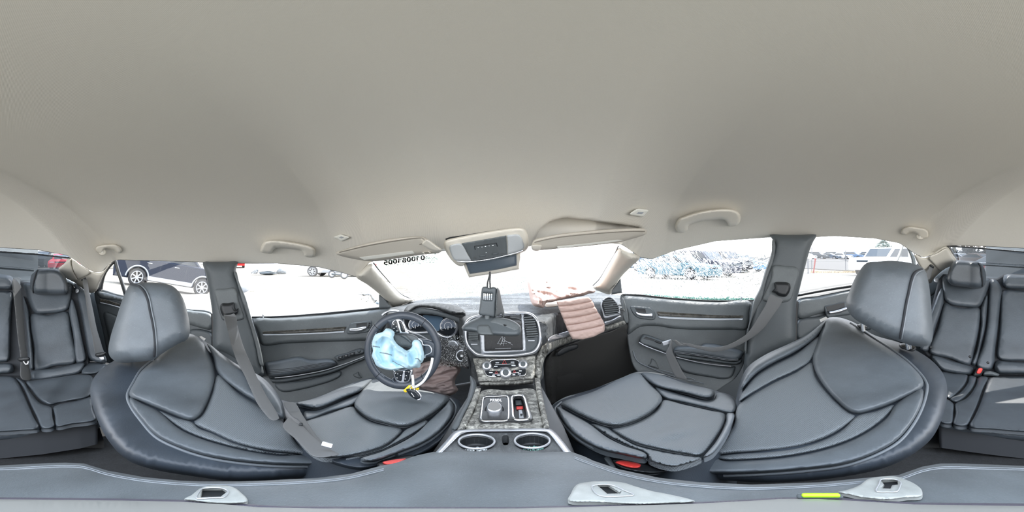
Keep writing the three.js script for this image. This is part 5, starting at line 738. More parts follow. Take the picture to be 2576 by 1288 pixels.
// centre console
{
  const t = thing('centre_console', 'dusty dark console between the front seats, silver dial and two cup holders', 'console'), h = fit([[1200, 950, 2.14], [1340, 950, 2.14], [1170, 1080, 1.74], [1370, 1080, 1.74]]);
  part(t, 'tunnel', pad(px(1184, 965, 1198, 978, 1212, 992, 1346, 988, 1350, 972, 1362, 972, 1420, 1078, 1450, 1150, 1080, 1150, 1125, 1085, 1150, 1040, 1176, 1000), fit([[1200, 950, 2.22], [1340, 950, 2.22], [1170, 1150, 1.62], [1370, 1150, 1.62]]), { sharp: true, rise: 0.002, edge: 2, back: 0.2, down: true, flat: true }), MT.black);
  part(t, 'side_trim', pad(px(1183, 945, 1197, 960, 1198, 978, 1186, 1010, 1168, 1045, 1150, 1081, 1136, 1080, 1158, 1035, 1176, 1000, 1184, 968), h, { rise: 0.012, edge: 4, back: 0.01, down: true }), MT.plasticDark);
  part(t, 'side_rail', band(px(1196, 974, 1188, 1000, 1172, 1035, 1150, 1081), px(1210, 976, 1202, 1008, 1188, 1042, 1169, 1080), h, { lift: 0.004, rise: 0.012, back: 0.02 }), MT.woodDustSun);
  part(t, 'side_rail', band(px(1345, 950, 1349, 984, 1358, 1030, 1368, 1079), px(1359, 952, 1361, 972, 1370, 1020, 1382, 1075), h, { lift: 0.004, rise: 0.012, back: 0.02 }), MT.woodDustSun);
  part(t, 'top_plate', pad(px(1212, 984, 1280, 982, 1346, 981, 1356, 1028, 1367, 1077, 1270, 1079, 1170, 1080, 1192, 1036), h, { rise: 0.006, edge: 3, back: 0.006, down: true, holes: [U(885, 745, 985, 730, 1010, 760, 1065, 1030, 1050, 1045, 910, 1055, 895, 1030)] }), MT.woodDustSun);
  const sp = part(t, 'shifter_plate', pad(U(330, 1080, 345, 980, 385, 780, 405, 720, 440, 702, 700, 694, 1000, 690, 1050, 710, 1075, 760, 1130, 930, 1170, 1070, 1140, 1102, 800, 1112, 360, 1114), h, { lift: 0.008, rise: 0.008, edge: 3, back: 0.006, down: true, holes: [U(885, 745, 985, 730, 1010, 760, 1065, 1030, 1050, 1045, 910, 1055, 895, 1030)] }), MT.glossDusty);
  const on = (pts) => pts.map(([x, y]) => sp.geometry.userData.surf(x, y, 9, 0.002));
  part(sp, 'plate_ring', tube(on(loop(U(410, 740, 430, 728, 600, 720, 770, 716, 785, 735, 795, 900, 785, 1070, 760, 1090, 560, 1098, 390, 1094, 370, 1070, 385, 900), false, 4), 0), 0.0024, { closed: true, n: 90 }), MT.chrome);
  part(sp, 'slot_ring', tube(on(loop(U(848, 725, 870, 712, 1000, 706, 1030, 730, 1075, 880, 1112, 1040, 1095, 1068, 905, 1078, 872, 1050, 855, 880), false, 4), 0), 0.003, { closed: true, n: 90 }), MT.chrome);
  part(t, 'slot_floor', pad(U(850, 720, 1010, 705, 1100, 1060, 870, 1075), (x, y) => h(x, y) + 0.012, { rise: 0.002, edge: 2, back: 0.004, sharp: true }), MT.black);
  { const ds = sp.geometry.userData.surf, q = ds(1243.7, 1032, 9), nn = V(0, 0.86, 0.5), dial = part(t, 'shift_dial', place(knob([[0, 0.017], [0.018, 0.017], [0.0205, 0.016], [0.0225, 0.011], [0.0235, 0.004], [0.0245, 0.002], [0.0245, -0.006], [0, -0.006]], 44), q, nn), MT.silver); part(dial, 'dial_collar', place(knob([[0.0245, 0.002], [0.029, 0.002], [0.031, -0.002], [0.0245, -0.004]], 44), q, nn), MT.gloss);
    [...'PRNDL'].forEach((s2, i) => { const p = ds(1235 + i * 6.4, 1007, 9, 0.002); part(sp, 'gear_letter', place(text(s2, 0.0085, 0.001), p, V(0, 0.6, 0.8)), MT.white); }); }
  for (const [n, o, mt, up] of [['release_lever', U(910, 872, 1018, 868, 1022, 915, 912, 924), MT.red, 0], ['lever_bracket', U(945, 928, 1005, 922, 1042, 1060, 950, 1064), MT.silverDusty, 0.001], ['lever_latch', U(970, 985, 1008, 982, 1012, 1012, 975, 1016), MT.black, 0.004], ['slot_cover', U(895, 780, 990, 775, 1008, 850, 900, 856), MT.plasticDark, 0.001]]) part(t, n, pad(o, (x, y) => h(x, y) + 0.008, { lift: up, rise: 0.004, edge: 2, back: 0.006, sharp: true }), mt);
  // cup holders
  const ell = (cx, cy, rx, ry) => Array.from({ length: 26 }, (_, i) => { const a = i / 26 * 2 * Math.PI; return [cx + rx * Math.cos(a), cy + ry * Math.sin(a)]; }), c1 = [1199, 1117.5, 45, 18], c2 = [1339, 1115.5, 44, 18.5], slot = Vc(1212, 195, 1305, 185, 1312, 330, 1230, 340);
  const cp = part(t, 'cup_holder_plate', pad(px(1092, 1142, 1140, 1088, 1155, 1083, 1265, 1079, 1377, 1079, 1394, 1086, 1442, 1142), hp(-0.5), { rise: 0.004, edge: 2, back: 0.02, down: true, sharp: true, gs: 7, holes: [ell(...c1), ell(...c2), slot] }), MT.dash);
  for (const c of [c1, c2]) {
    const pts = ell(...c).map(([x, y]) => P(x, y, hp(-0.5)(x, y))), pos = [], ix = []; pts.forEach((p) => pos.push(p.x, p.y, p.z, p.x, p.y - 0.016, p.z, p.x * 0.985 + 0.015 * P(c[0], c[1], hp(-0.5)(0, c[1])).x, p.y - 0.028, p.z)); const n = pts.length, k = pos.length / 3; const mid = P(c[0], c[1], hp(-0.5)(0, c[1])); pos.push(mid.x, mid.y - 0.028, mid.z);
    for (let i = 0; i < n; i++) { const a = i * 3, b = ((i + 1) % n) * 3; for (const o of [0, 1]) ix.push(a + o, b + o, a + o + 1, b + o, b + o + 1, a + o + 1); ix.push(a + 2, b + 2, k); }
    const g = new THREE.BufferGeometry(); g.setAttribute('position', new THREE.Float32BufferAttribute(pos, 3)); g.setIndex(ix); g.computeVertexNormals(); uvs(g);
    const cup = part(t, 'cup_holder', g, MT.black); part(cup, 'cup_ring', tube(pts.map((p) => p.clone().add(V(0, 0.007, 0))), 0.003, { closed: true, n: 60 }), MT.silverDusty);
    const dl = []; for (let i = 0; i < 260; i++) { const a = rnd() * 6.28, r = Math.sqrt(rnd()) * 0.85, q = P(c[0] + c[2] * r * Math.cos(a), c[1] + c[3] * r * Math.sin(a), hp(-0.5)(0, c[1] + c[3] * r * Math.sin(a))); dl.push(plain(new THREE.TetrahedronGeometry(0.001 + 0.003 * rnd()).rotateX(rnd() * 6).rotateY(rnd() * 6).translate(q.x, q.y - 0.0255, q.z))); }
    stuff(cup, 'glass_grains', uvs(mergeGeometries(dl)), c === c1 ? MT.crumbWhite : MT.crumb);
  }
  part(cp, 'divider_slot', pad(slot, hp(-0.56), { rise: 0.002, edge: 1, back: 0.004, sharp: true }), MT.black);
  const hr = hp(-0.497);
  part(t, 'silver_rim', band(px(1090, 1144, 1122, 1108, 1138, 1089, 1146, 1084, 1160, 1081, 1265, 1078, 1370, 1077, 1385, 1079, 1396, 1087, 1415, 1108, 1442, 1144), px(1108, 1144, 1140, 1112, 1158, 1095, 1166, 1091, 1176, 1088, 1265, 1086, 1362, 1086, 1372, 1087, 1381, 1092, 1400, 1115, 1422, 1144), hr, { n: 120, rise: 0.006, lift: 0.003, back: 0.02 }), MT.silver);
}
{
  const t = thing('armrest_lid', 'wide dark armrest lid across the very bottom, double stitched along its far edge', 'armrest'), h = hp(-0.5);
  const far = px(-420, 1176, 0, 1171, 60, 1168, 120, 1165, 165, 1164, 211, 1166, 271, 1184, 361, 1200, 452, 1209, 500, 1211, 600, 1211, 666, 1209, 799, 1202, 882, 1192, 965, 1170, 1000, 1162, 1051, 1145, 1089, 1137, 1180, 1135, 1265, 1138, 1350, 1138, 1433, 1135, 1470, 1148, 1493, 1159, 1559, 1181, 1659, 1202, 1759, 1213, 1892, 1219, 1922, 1218, 2066, 1213, 2168, 1203, 2260, 1195, 2320, 1174, 2366, 1166, 2420, 1166, 2471, 1168, 2576, 1172, 2990, 1182);
  const top = pad([...far, [2990, 1560], [1288, 1600], [-420, 1560]], h, { sharp: true, step: 8, rise: 0.03, edge: 16, back: 0.31, down: true, gs: 18 });
  part(t, 'lid', top, std('lid leather', 0.15, 0.172, 0.186, 0.5, { map: rep(wornT, 0.6), bumpMap: rep(grainT, 0.14), bumpScale: 0.0007 }));
  for (const dy of [7, 11]) part(t, 'stitch_line', pipe(top, px(-300, 1174 + dy, 0, 1171 + dy, 165, 1164 + dy, 211, 1167 + dy, 271, 1184 + dy, 361, 1200 + dy, 500, 1211 + dy, 600, 1211 + dy, 799, 1202 + dy, 882, 1192 + dy, 965, 1172 + dy), 0.0009, { n: 70, up: 0.0005 }), MT.stitch);
  for (const dy of [7, 11]) part(t, 'stitch_line', pipe(top, px(1445, 1142 + dy, 1493, 1160 + dy, 1559, 1182 + dy, 1659, 1203 + dy, 1759, 1214 + dy, 1892, 1220 + dy, 2066, 1213 + dy, 2168, 1204 + dy, 2260, 1196 + dy, 2320, 1176 + dy, 2366, 1168 + dy, 2471, 1169 + dy, 2700, 1176 + dy), 0.0009, { n: 70, up: 0.0005 }), MT.stitch);
}
// the stand under the camera that took the picture: rail, feet, level
{
  const t = thing('camera_stand', 'pale grey stand lying on the armrest lid, three slotted feet and a green level', 'camera stand'), h = hp(-0.462);
  part(t, 'base_rail', pad(px(-420, 1254, 0, 1256, 300, 1259, 450, 1262, 560, 1268, 650, 1276, 800, 1279, 1300, 1279, 1500, 1274, 1750, 1267, 1900, 1259, 1960, 1255, 2060, 1254, 2150, 1260, 2300, 1269, 2576, 1273, 2990, 1274, 2990, 1540, -420, 1540), h, { sharp: true, step: 9, rise: 0.012, edge: 4, back: 0.03, down: true, gs: 20 }), std('stand metal', 0.25, 0.25, 0.235, 0.5, { metalness: 0.2 }));
  part(t, 'rail_groove', pad(px(-420, 1249, 0, 1251, 300, 1254, 450, 1257, 600, 1266, 700, 1273, 1000, 1275, 1300, 1275, 1500, 1270, 1750, 1263, 1890, 1256, 1960, 1251, 2060, 1250, 2150, 1255, 2300, 1264, 2990, 1270, 2990, 1280, 2576, 1278, 2300, 1274, 2060, 1259, 1960, 1260, 1750, 1272, 1300, 1284, 800, 1284, 600, 1275, 450, 1267, 0, 1261, -420, 1259), hp(-0.466), { sharp: true, step: 9, rise: 0.004, edge: 2, back: 0.02, down: true }), std('stand dark edge', 0.07, 0.065, 0.085, 0.5));
  const ft = std('stand foot', 0.42, 0.44, 0.42, 0.45, { map: rep(wornT, 0.2) }), foot = (o, sl, inner) => { const f = part(t, 'foot', pad(o, hp(-0.463), { rise: 0.006, edge: 4, back: 0.005, down: true, holes: [sl], sharpHoles: true, step: 4 }), ft); part(f, 'slot_floor', pad(sl, hp(-0.4665), { rise: 0.001, edge: 1, back: 0.006, sharp: true }), MT.black); part(f, 'slot_rim', tube(loop(inner, false, 3).map(([x, y]) => [x, y, hp(-0.455)(x, y)]), 0.0012, { closed: true, n: 50 }), MT.silverDusty); };
  foot(X(330, 738, 380, 620, 430, 520, 500, 458, 700, 420, 900, 410, 1120, 415, 1300, 440, 1450, 488, 1600, 532, 1800, 585, 2000, 622, 2500, 752, 2000, 792, 1550, 806, 1200, 795, 800, 772), X(840, 485, 1010, 485, 1220, 615, 1000, 622), X(740, 500, 850, 470, 1080, 478, 1280, 560, 1450, 640, 1250, 665, 900, 660, 790, 600));
  foot(Y(1120, 465, 1300, 420, 1500, 345, 1650, 240, 1800, 202, 1950, 190, 2100, 190, 2300, 250, 2480, 340, 2570, 430, 2570, 530, 2300, 560, 2000, 592, 1700, 575, 1500, 550, 1300, 500), Y(1880, 275, 2150, 262, 2160, 330, 2060, 345, 2030, 400, 1890, 395, 1930, 335), Y(1790, 440, 1840, 320, 1870, 250, 2120, 245, 2210, 290, 2190, 380, 2150, 445, 1980, 458));
  foot(Q(430, 512, 560, 440, 620, 390, 700, 330, 850, 285, 1050, 275, 1200, 290, 1320, 335, 1410, 410, 1500, 500, 1510, 560, 1300, 590, 900, 582, 650, 550), Q(740, 345, 1080, 340, 1160, 385, 1050, 470, 720, 478), Q(640, 490, 690, 380, 740, 335, 1090, 330, 1180, 385, 1120, 470, 900, 490));
  const q = P(2065, 1246, hp(-0.45)(0, 1246)); part(t, 'spirit_level', new THREE.CapsuleGeometry(m(5.2, -q.z), m(86, -q.z), 8, 24).rotateZ(Math.PI / 2).translate(q.x, q.y, q.z), MT.green);
  part(t, 'level_mount', new THREE.CapsuleGeometry(m(6.5, -q.z), m(104, -q.z), 8, 24).rotateZ(Math.PI / 2).translate(q.x, q.y - 0.004, q.z - 0.004), MT.plasticDark);
}
// steering wheel
{
  const t = thing('steering_wheel', 'black leather steering wheel turned on its side, spent blue airbag spilling from its hub', 'steering wheel'), d = 2.15, cx = 1013.6, cy = 881.3, rr = 87, at = (x, y, up = 0) => P(x, y, d - up);
  const ring = Array.from({ length: 72 }, (_, i) => { const a = i / 72 * 2 * Math.PI; return at(cx + rr * Math.cos(a), cy + (rr + 1) * Math.sin(a)); });
  const rimG = tube(ring, m(10, d), { closed: true, n: 120, seg: 18 }); part(t, 'rim', rimG, std('wheel leather', 0.05, 0.058, 0.072, 0.35, { bumpMap: rep(grainT, 0.08), bumpScale: 0.0004 }));
  for (const a of [0.93, -0.93, 2.36, -2.4]) { const q = at(cx + rr * Math.cos(a), cy + rr * Math.sin(a)); part(t, 'rim_seam', new THREE.TorusGeometry(m(10.2, d), 0.0012, 6, 24).rotateX(Math.PI / 2).rotateZ(-a + Math.PI / 2 * 0).applyMatrix4(new THREE.Matrix4().makeRotationZ(0)).translate(q.x, q.y, q.z), MT.seam); }
  const st = []; for (let i = 0; i < 46; i++) { const a = 2.2 + i * 0.034, q = at(cx + (rr - 6) * Math.cos(a), cy + (rr - 6) * Math.sin(a), 0.0125); st.push(new THREE.BoxGeometry(0.005, 0.0012, 0.001).rotateZ(-a + 0.5).translate(q.x, q.y, q.z)); } part(t, 'rim_stitching', merge(st), MT.stitch);
  const f = vp(d), o = { rise: 0.014, edge: 5, back: 0.03 };
  part(t, 'hub', pad(S(470, 380, 560, 378, 720, 378, 780, 400, 830, 445, 800, 500, 740, 556, 640, 552, 560, 540, 500, 500, 478, 430), f, { ...o, rise: 0.02 }), MT.plastic);
  part(t, 'hub_cover', pad(S(560, 392, 640, 388, 690, 430, 735, 478, 725, 510, 690, 480, 620, 430), f, { lift: 0.02, rise: 0.012, edge: 3, back: 0.02 }), MT.plastic);
  part(t, 'column_shroud', pad(S(690, 360, 780, 365, 870, 400, 955, 458, 900, 475, 820, 448, 740, 400), vp(2.24), { rise: 0.03, edge: 5, back: 0.06 }), MT.plasticDark);
  const spoke = (name, outl, mt, k = o) => part(t, name, pad(outl, f, k), mt);
  spoke('spoke', S(365, 190, 440, 165, 520, 150, 600, 160, 620, 215, 540, 190, 480, 215, 455, 260, 450, 300, 420, 240), MT.leatherDark);
  spoke('spoke', S(820, 440, 900, 445, 965, 455, 1040, 500, 1045, 600, 1030, 690, 950, 690, 905, 705, 885, 640, 890, 560, 870, 500), MT.leatherDark);
  spoke('spoke', S(450, 1010, 490, 960, 500, 1015, 590, 1050, 690, 1035, 740, 1000, 760, 1060, 660, 1095, 540, 1085), MT.leatherDark);
  const up = { lift: 0.01, rise: 0.008, edge: 2.5, back: 0.02 };
  const b1 = spoke('button_bezel', S(455, 240, 470, 200, 510, 175, 560, 168, 600, 190, 625, 230, 660, 310, 692, 380, 640, 382, 540, 372, 480, 345, 458, 300), MT.silver, up), b2 = spoke('button_bezel', S(484, 870, 600, 862, 735, 852, 745, 900, 725, 960, 692, 1020, 605, 1048, 560, 1040, 515, 1010, 490, 945), MT.silver, up);
  const btn = (p, outl) => part(p, 'button_pad', pad(outl, f, { lift: 0.017, rise: 0.005, edge: 1.5, back: 0.006 }), MT.gloss);
  btn(b1, S(466, 245, 490, 205, 520, 192, 545, 270, 568, 362, 520, 360, 480, 335, 464, 295)); btn(b1, S(552, 200, 588, 205, 615, 260, 642, 345, 590, 345, 570, 275)); btn(b2, S(500, 882, 610, 876, 602, 940, 588, 1012, 550, 1005, 520, 985, 504, 940)); btn(b2, S(640, 872, 712, 866, 705, 920, 680, 1005, 625, 1018, 632, 945));
  for (const [p, x, y] of [[b1, 485, 245], [b1, 520, 280], [b1, 490, 300], [b1, 530, 335], [b2, 540, 915], [b2, 580, 935], [b2, 510, 905], [b2, 530, 970], [b2, 655, 940], [b2, 690, 890], [b2, 640, 985]]) { const [[a, b]] = S(x, y); part(p, 'button_mark', place(rbox(0.0036, 0.0028, 0.001, 0.0003), at(a, b, 0.0235), FRONT), MT.white); }
  part(t, 'spoke_trim', tube(S(815, 442, 865, 478, 880, 520, 960, 532, 992, 575, 990, 625, 960, 645, 915, 665, 905, 700).map(([x, y]) => at(x, y, 0.016)), 0.0028), MT.silver);
}
{
  const f = (x, y) => 2.09, folds = [[0.03, 5, S(250, 470, 340, 400, 430, 420, 500, 560, 640, 640, 680, 760, 700, 850)], [-0.034, 8, S(330, 430, 300, 540, 275, 650, 330, 770, 430, 822)], [0.022, 4, S(205, 590, 250, 720, 360, 830, 520, 850)], [-0.03, 6, S(480, 560, 462, 650, 470, 740, 560, 800)], [0.03, 5, S(655, 640, 700, 590, 770, 580, 810, 640, 800, 740, 760, 830)], [-0.026, 5, S(720, 540, 700, 640, 720, 760)], [0.02, 4, S(830, 480, 850, 580, 870, 680, 840, 760)], [0.02, 4, S(380, 320, 440, 340, 470, 420)], [-0.016, 4, S(470, 740, 580, 790, 690, 850)]].map(([h, w, p]) => [h, w, p.slice(1).map((q, i) => [p[i], q])]),
    wr = (x, y) => folds.reduce((v, [h, w, g]) => { const q = distTo(g, x, y) / w; return v + h * Math.exp(-(Math.abs(q) ** 1.5)); }, 0.012 * (fbm(x / 9, y / 11, 3) - 0.5));
  const t = thing('airbag', 'limp pale blue driver airbag hanging out of the steering wheel', 'airbag');
  const g = pad(S(240, 380, 290, 362, 350, 342, 370, 308, 405, 300, 440, 306, 500, 360, 480, 430, 505, 475, 540, 520, 600, 562, 660, 600, 700, 582, 735, 545, 732, 490, 770, 455, 830, 468, 872, 550, 898, 670, 890, 720, 870, 762, 850, 765, 852, 800, 838, 830, 770, 832, 700, 852, 600, 842, 500, 866, 380, 857, 250, 802, 222, 740, 190, 672, 206, 600, 192, 540, 196, 480), f, { rise: 0.03, edge: 9, back: 0.05, relief: (x, y, dd) => wr(x, y) * Math.min(1, dd / 8), gs: 2.6 });
  part(t, 'bag', g, MT.airbag);
  for (const c of [[470, 740, 520, 775, 580, 800, 650, 838, 690, 855], [300, 628, 380, 640, 460, 662], [205, 540, 250, 548, 300, 556], [780, 710, 815, 712, 845, 745]]) { const p = []; for (let k = 0; k < c.length; k += 2) p.push(S(c[k], c[k + 1])[0]); part(t, 'sewn_seam', pipe(g, p, 0.0016, { up: 0.001, n: 16 }), MT.piping); }
}
{
  const t = thing('airbag', 'crumpled dusky pink knee airbag in the dark footwell below the steering wheel', 'airbag');
  part(t, 'bag', pad(S(740, 840, 820, 800, 900, 760, 1000, 738, 1100, 758, 1220, 772, 1350, 800, 1392, 830, 1385, 880, 1345, 940, 1312, 1010, 1322, 1070, 1358, 1130, 1330, 1165, 1300, 1190, 1200, 1218, 1050, 1205, 900, 1182, 840, 1120, 770, 1040, 735, 940), vp(2.66), { rise: 0.03, edge: 8, back: 0.05, gs: 2.6, relief: (x, y, dd) => Math.min(1, dd / 6) * (0.03 * (1 - Math.abs(2 * fbm(x / 46 - y / 60, y / 11 + x / 50, 2) - 1)) ** 2 + 0.012 * fbm(x / 12, y / 9, 2)) }), MT.knee);
}
{
  const t = thing('car_key', 'black key fob hung on a white plastic loop with a yellow tag', 'key'), d = 2.03;
  part(t, 'loop', tube(S(1008, 700, 1000, 760, 978, 840, 945, 920, 890, 1010, 840, 1055, 780, 1090, 752, 1098, 748, 1060, 745, 1000, 738, 930).map(([x, y]) => [x, y, d]), 0.0045, { n: 60 }), MT.white);
  part(t, 'yellow_tag', pad(S(612, 1140, 660, 1095, 690, 1068, 730, 1064, 740, 1090, 780, 1105, 832, 1100, 826, 1125, 800, 1146, 720, 1142, 640, 1168), vp(d + 0.01), { rise: 0.002, edge: 1.5, back: 0.003, sharp: true }), MT.yellow);
  const fob = part(t, 'fob', pad(S(650, 1128, 680, 1112, 740, 1118, 785, 1135, 830, 1180, 850, 1225, 842, 1252, 810, 1264, 780, 1262, 735, 1235, 695, 1200, 665, 1155), vp(d - 0.01), { rise: 0.014, edge: 5, back: 0.012 }), MT.gloss);
  part(fob, 'metal_edge', tube(S(785, 1135, 832, 1180, 853, 1225, 844, 1254, 810, 1266).map(([x, y]) => [x, y, d - 0.016]), 0.003), MT.silver);
  part(fob, 'fob_mark', tube(S(722, 1172, 742, 1198, 760, 1225).map(([x, y]) => [x, y, d - 0.0245]), 0.001), MT.white);
  part(t, 'key_ring', new THREE.TorusGeometry(0.009, 0.0018, 8, 24).translate(...P(1038, 976, d - 0.02).toArray()), MT.chrome);
}
{
  const t = thing('airbag', 'pale pink passenger airbag burst out of the dashboard top, quilted flap hanging down', 'airbag'), f = fit([[1330, 711, 3.1], [1490, 720, 3.2], [1370, 770, 2.78], [1480, 745, 2.95]]);
  const fold = (x, y, dd) => Math.min(1, dd / 6) * 0.55 * (0.035 * (1 - Math.abs(2 * vnoise(x / 13 - y / 60, y / 34 + 7) - 1)) ** 2 * (x < 1375 ? 1.1 : 0.4) + 0.035 * (1 - Math.abs(2 * fbm(x / 60 + 2, y / 13 - x / 90, 2) - 1)) ** 2);
  part(t, 'bag', pad(px(1327, 711, 1328, 702, 1336, 698, 1361, 700, 1380, 703, 1404, 702, 1420, 706, 1435, 708, 1452, 714, 1466, 717, 1482, 724, 1499, 730, 1494, 737, 1480, 739, 1472, 743, 1435, 750, 1404, 756, 1388, 760, 1373, 763, 1368, 774, 1355, 773, 1342, 769, 1337, 762, 1332, 745, 1330, 728), f, { rise: 0.04, edge: 8, back: 0.06, gs: 2.6, relief: fold }), MT.pink);
  part(t, 'folded_edge', pad(px(1368, 762, 1385, 760, 1400, 757, 1404, 770, 1390, 773, 1372, 772), (x, y) => dashD(x, y) - 0.02, { rise: 0.015, edge: 4, back: 0.03 }), std('tan lining', 0.5, 0.42, 0.34, 0.85));
  // the flap: six sewn bands
  const Lf = px(1400, 757, 1404, 770, 1410, 785, 1416, 801, 1423, 818, 1430, 834, 1440, 853), Rt = px(1479, 746, 1490, 757, 1496, 771, 1504, 785, 1513, 800, 1521, 816, 1520, 834);
  const fd = (x, y) => Math.min(2.72, dashD(x, y)) - 0.045 - Math.max(0, y - 800) * 0.0007 + (x - 1400) * 0.0006;
  for (let k = 0; k < 6; k++) { const a = Lf[k], b = Rt[k], c = Rt[k + 1], e = Lf[k + 1], sag = k === 5 ? 7 : 2.2; part(t, 'flap_band', pad([a, [(a[0] * 2 + b[0]) / 3, (a[1] * 2 + b[1]) / 3 + (k ? 2.2 : 0)], [(a[0] + b[0] * 2) / 3, (a[1] + b[1] * 2) / 3 + (k ? 2.2 : 0)], b, [b[0] * 0.5 + c[0] * 0.5 + 1, b[1] * 0.5 + c[1] * 0.5], c, [(e[0] + c[0] * 2) / 3, (e[1] + c[1] * 2) / 3 + sag], [(e[0] * 2 + c[0]) / 3, (e[1] * 2 + c[1]) / 3 + sag], e, [a[0] * 0.5 + e[0] * 0.5 - 1, a[1] * 0.5 + e[1] * 0.5]], fd, { rise: 0.008, edge: 4, back: 0.006, sharp: true, relief: (x, y, dd) => Math.min(1, dd / 4) * 0.008 * fbm(x / 7, y / 5, 2) }), MT.pink); }
}

// ================================================================ visors, overhead console, mirror, handles
const onLining = (up = 0) => (x, y) => liningDepth(x, y) - up;
{
  const t = thing('sun_visor', 'beige sun visor above the steering wheel, folded partly down', 'sun visor'), f = fit([[843, 636, 2.66], [1110, 630, 2.3], [1006, 597, 2.26], [938, 657, 2.5]]);
  const g = pad(C(72, 312, 150, 280, 300, 238, 450, 205, 600, 184, 700, 175, 762, 174, 800, 184, 835, 205, 890, 245, 938, 286, 930, 305, 780, 325, 600, 350, 380, 378, 260, 365, 160, 345, 100, 328), f, { rise: 0.03, edge: 7, back: 0.03 });
  part(t, 'visor_body', g, MT.visor);
  part(t, 'edge_seam', pipe(g, C(110, 305, 300, 258, 600, 206, 770, 190, 800, 200, 795, 225, 760, 240), 0.002, { up: 0.0005 }), std('visor seam', 0.2, 0.18, 0.15, 0.9));
  part(t, 'warning_label', pad(C(268, 345, 480, 318, 700, 291, 718, 314, 520, 340, 310, 367), f, { lift: 0.031, rise: 0.0006, edge: 1, back: 0.001, sharp: true }), MT.sticker);
  part(t, 'end_cap', pad(C(775, 240, 800, 205, 822, 200, 880, 240, 936, 284, 915, 300, 860, 292, 800, 262), f, { lift: 0.026, rise: 0.014, edge: 3, back: 0.02 }), MT.cream);
  part(t, 'clip', pad(C(778, 304, 835, 296, 855, 312, 795, 324), f, { lift: 0.03, rise: 0.004, edge: 1, back: 0.006, sharp: true, holes: [C(795, 308, 830, 303, 838, 311, 802, 317)] }), MT.cream);
}
{
  const t = thing('sun_visor', 'beige sun visor above the pink airbag, hanging below its hollow in the roof', 'sun visor'), f = fit([[1343, 604, 2.28], [1620, 580, 2.66], [1404, 588, 2.26], [1466, 619, 2.45]]);
  const g = pad(D(182, 392, 190, 355, 208, 330, 300, 306, 400, 286, 600, 264, 800, 246, 950, 240, 1080, 238, 1110, 245, 1122, 266, 1115, 285, 1050, 310, 900, 350, 750, 370, 600, 386, 420, 402, 260, 416, 195, 412), f, { rise: 0.02, edge: 6, back: 0.03 });
  part(t, 'visor_body', g, MT.visor);
  part(t, 'edge_seam', pipe(g, D(208, 352, 300, 330, 400, 312, 600, 290, 800, 274, 1000, 263, 1100, 264), 0.002, { up: 0.0005 }), std('visor seam', 0.2, 0.18, 0.15, 0.9));
  part(t, 'warning_label', pad(D(390, 385, 600, 364, 880, 332, 935, 336, 800, 358, 600, 381, 396, 403), f, { lift: 0.021, rise: 0.0006, edge: 1, back: 0.001, sharp: true }), MT.sticker);
  part(t, 'end_cap', pad(D(184, 375, 215, 368, 270, 378, 262, 400, 245, 420, 192, 415), f, { lift: 0.012, rise: 0.014, edge: 3, back: 0.02 }), MT.cream);
}
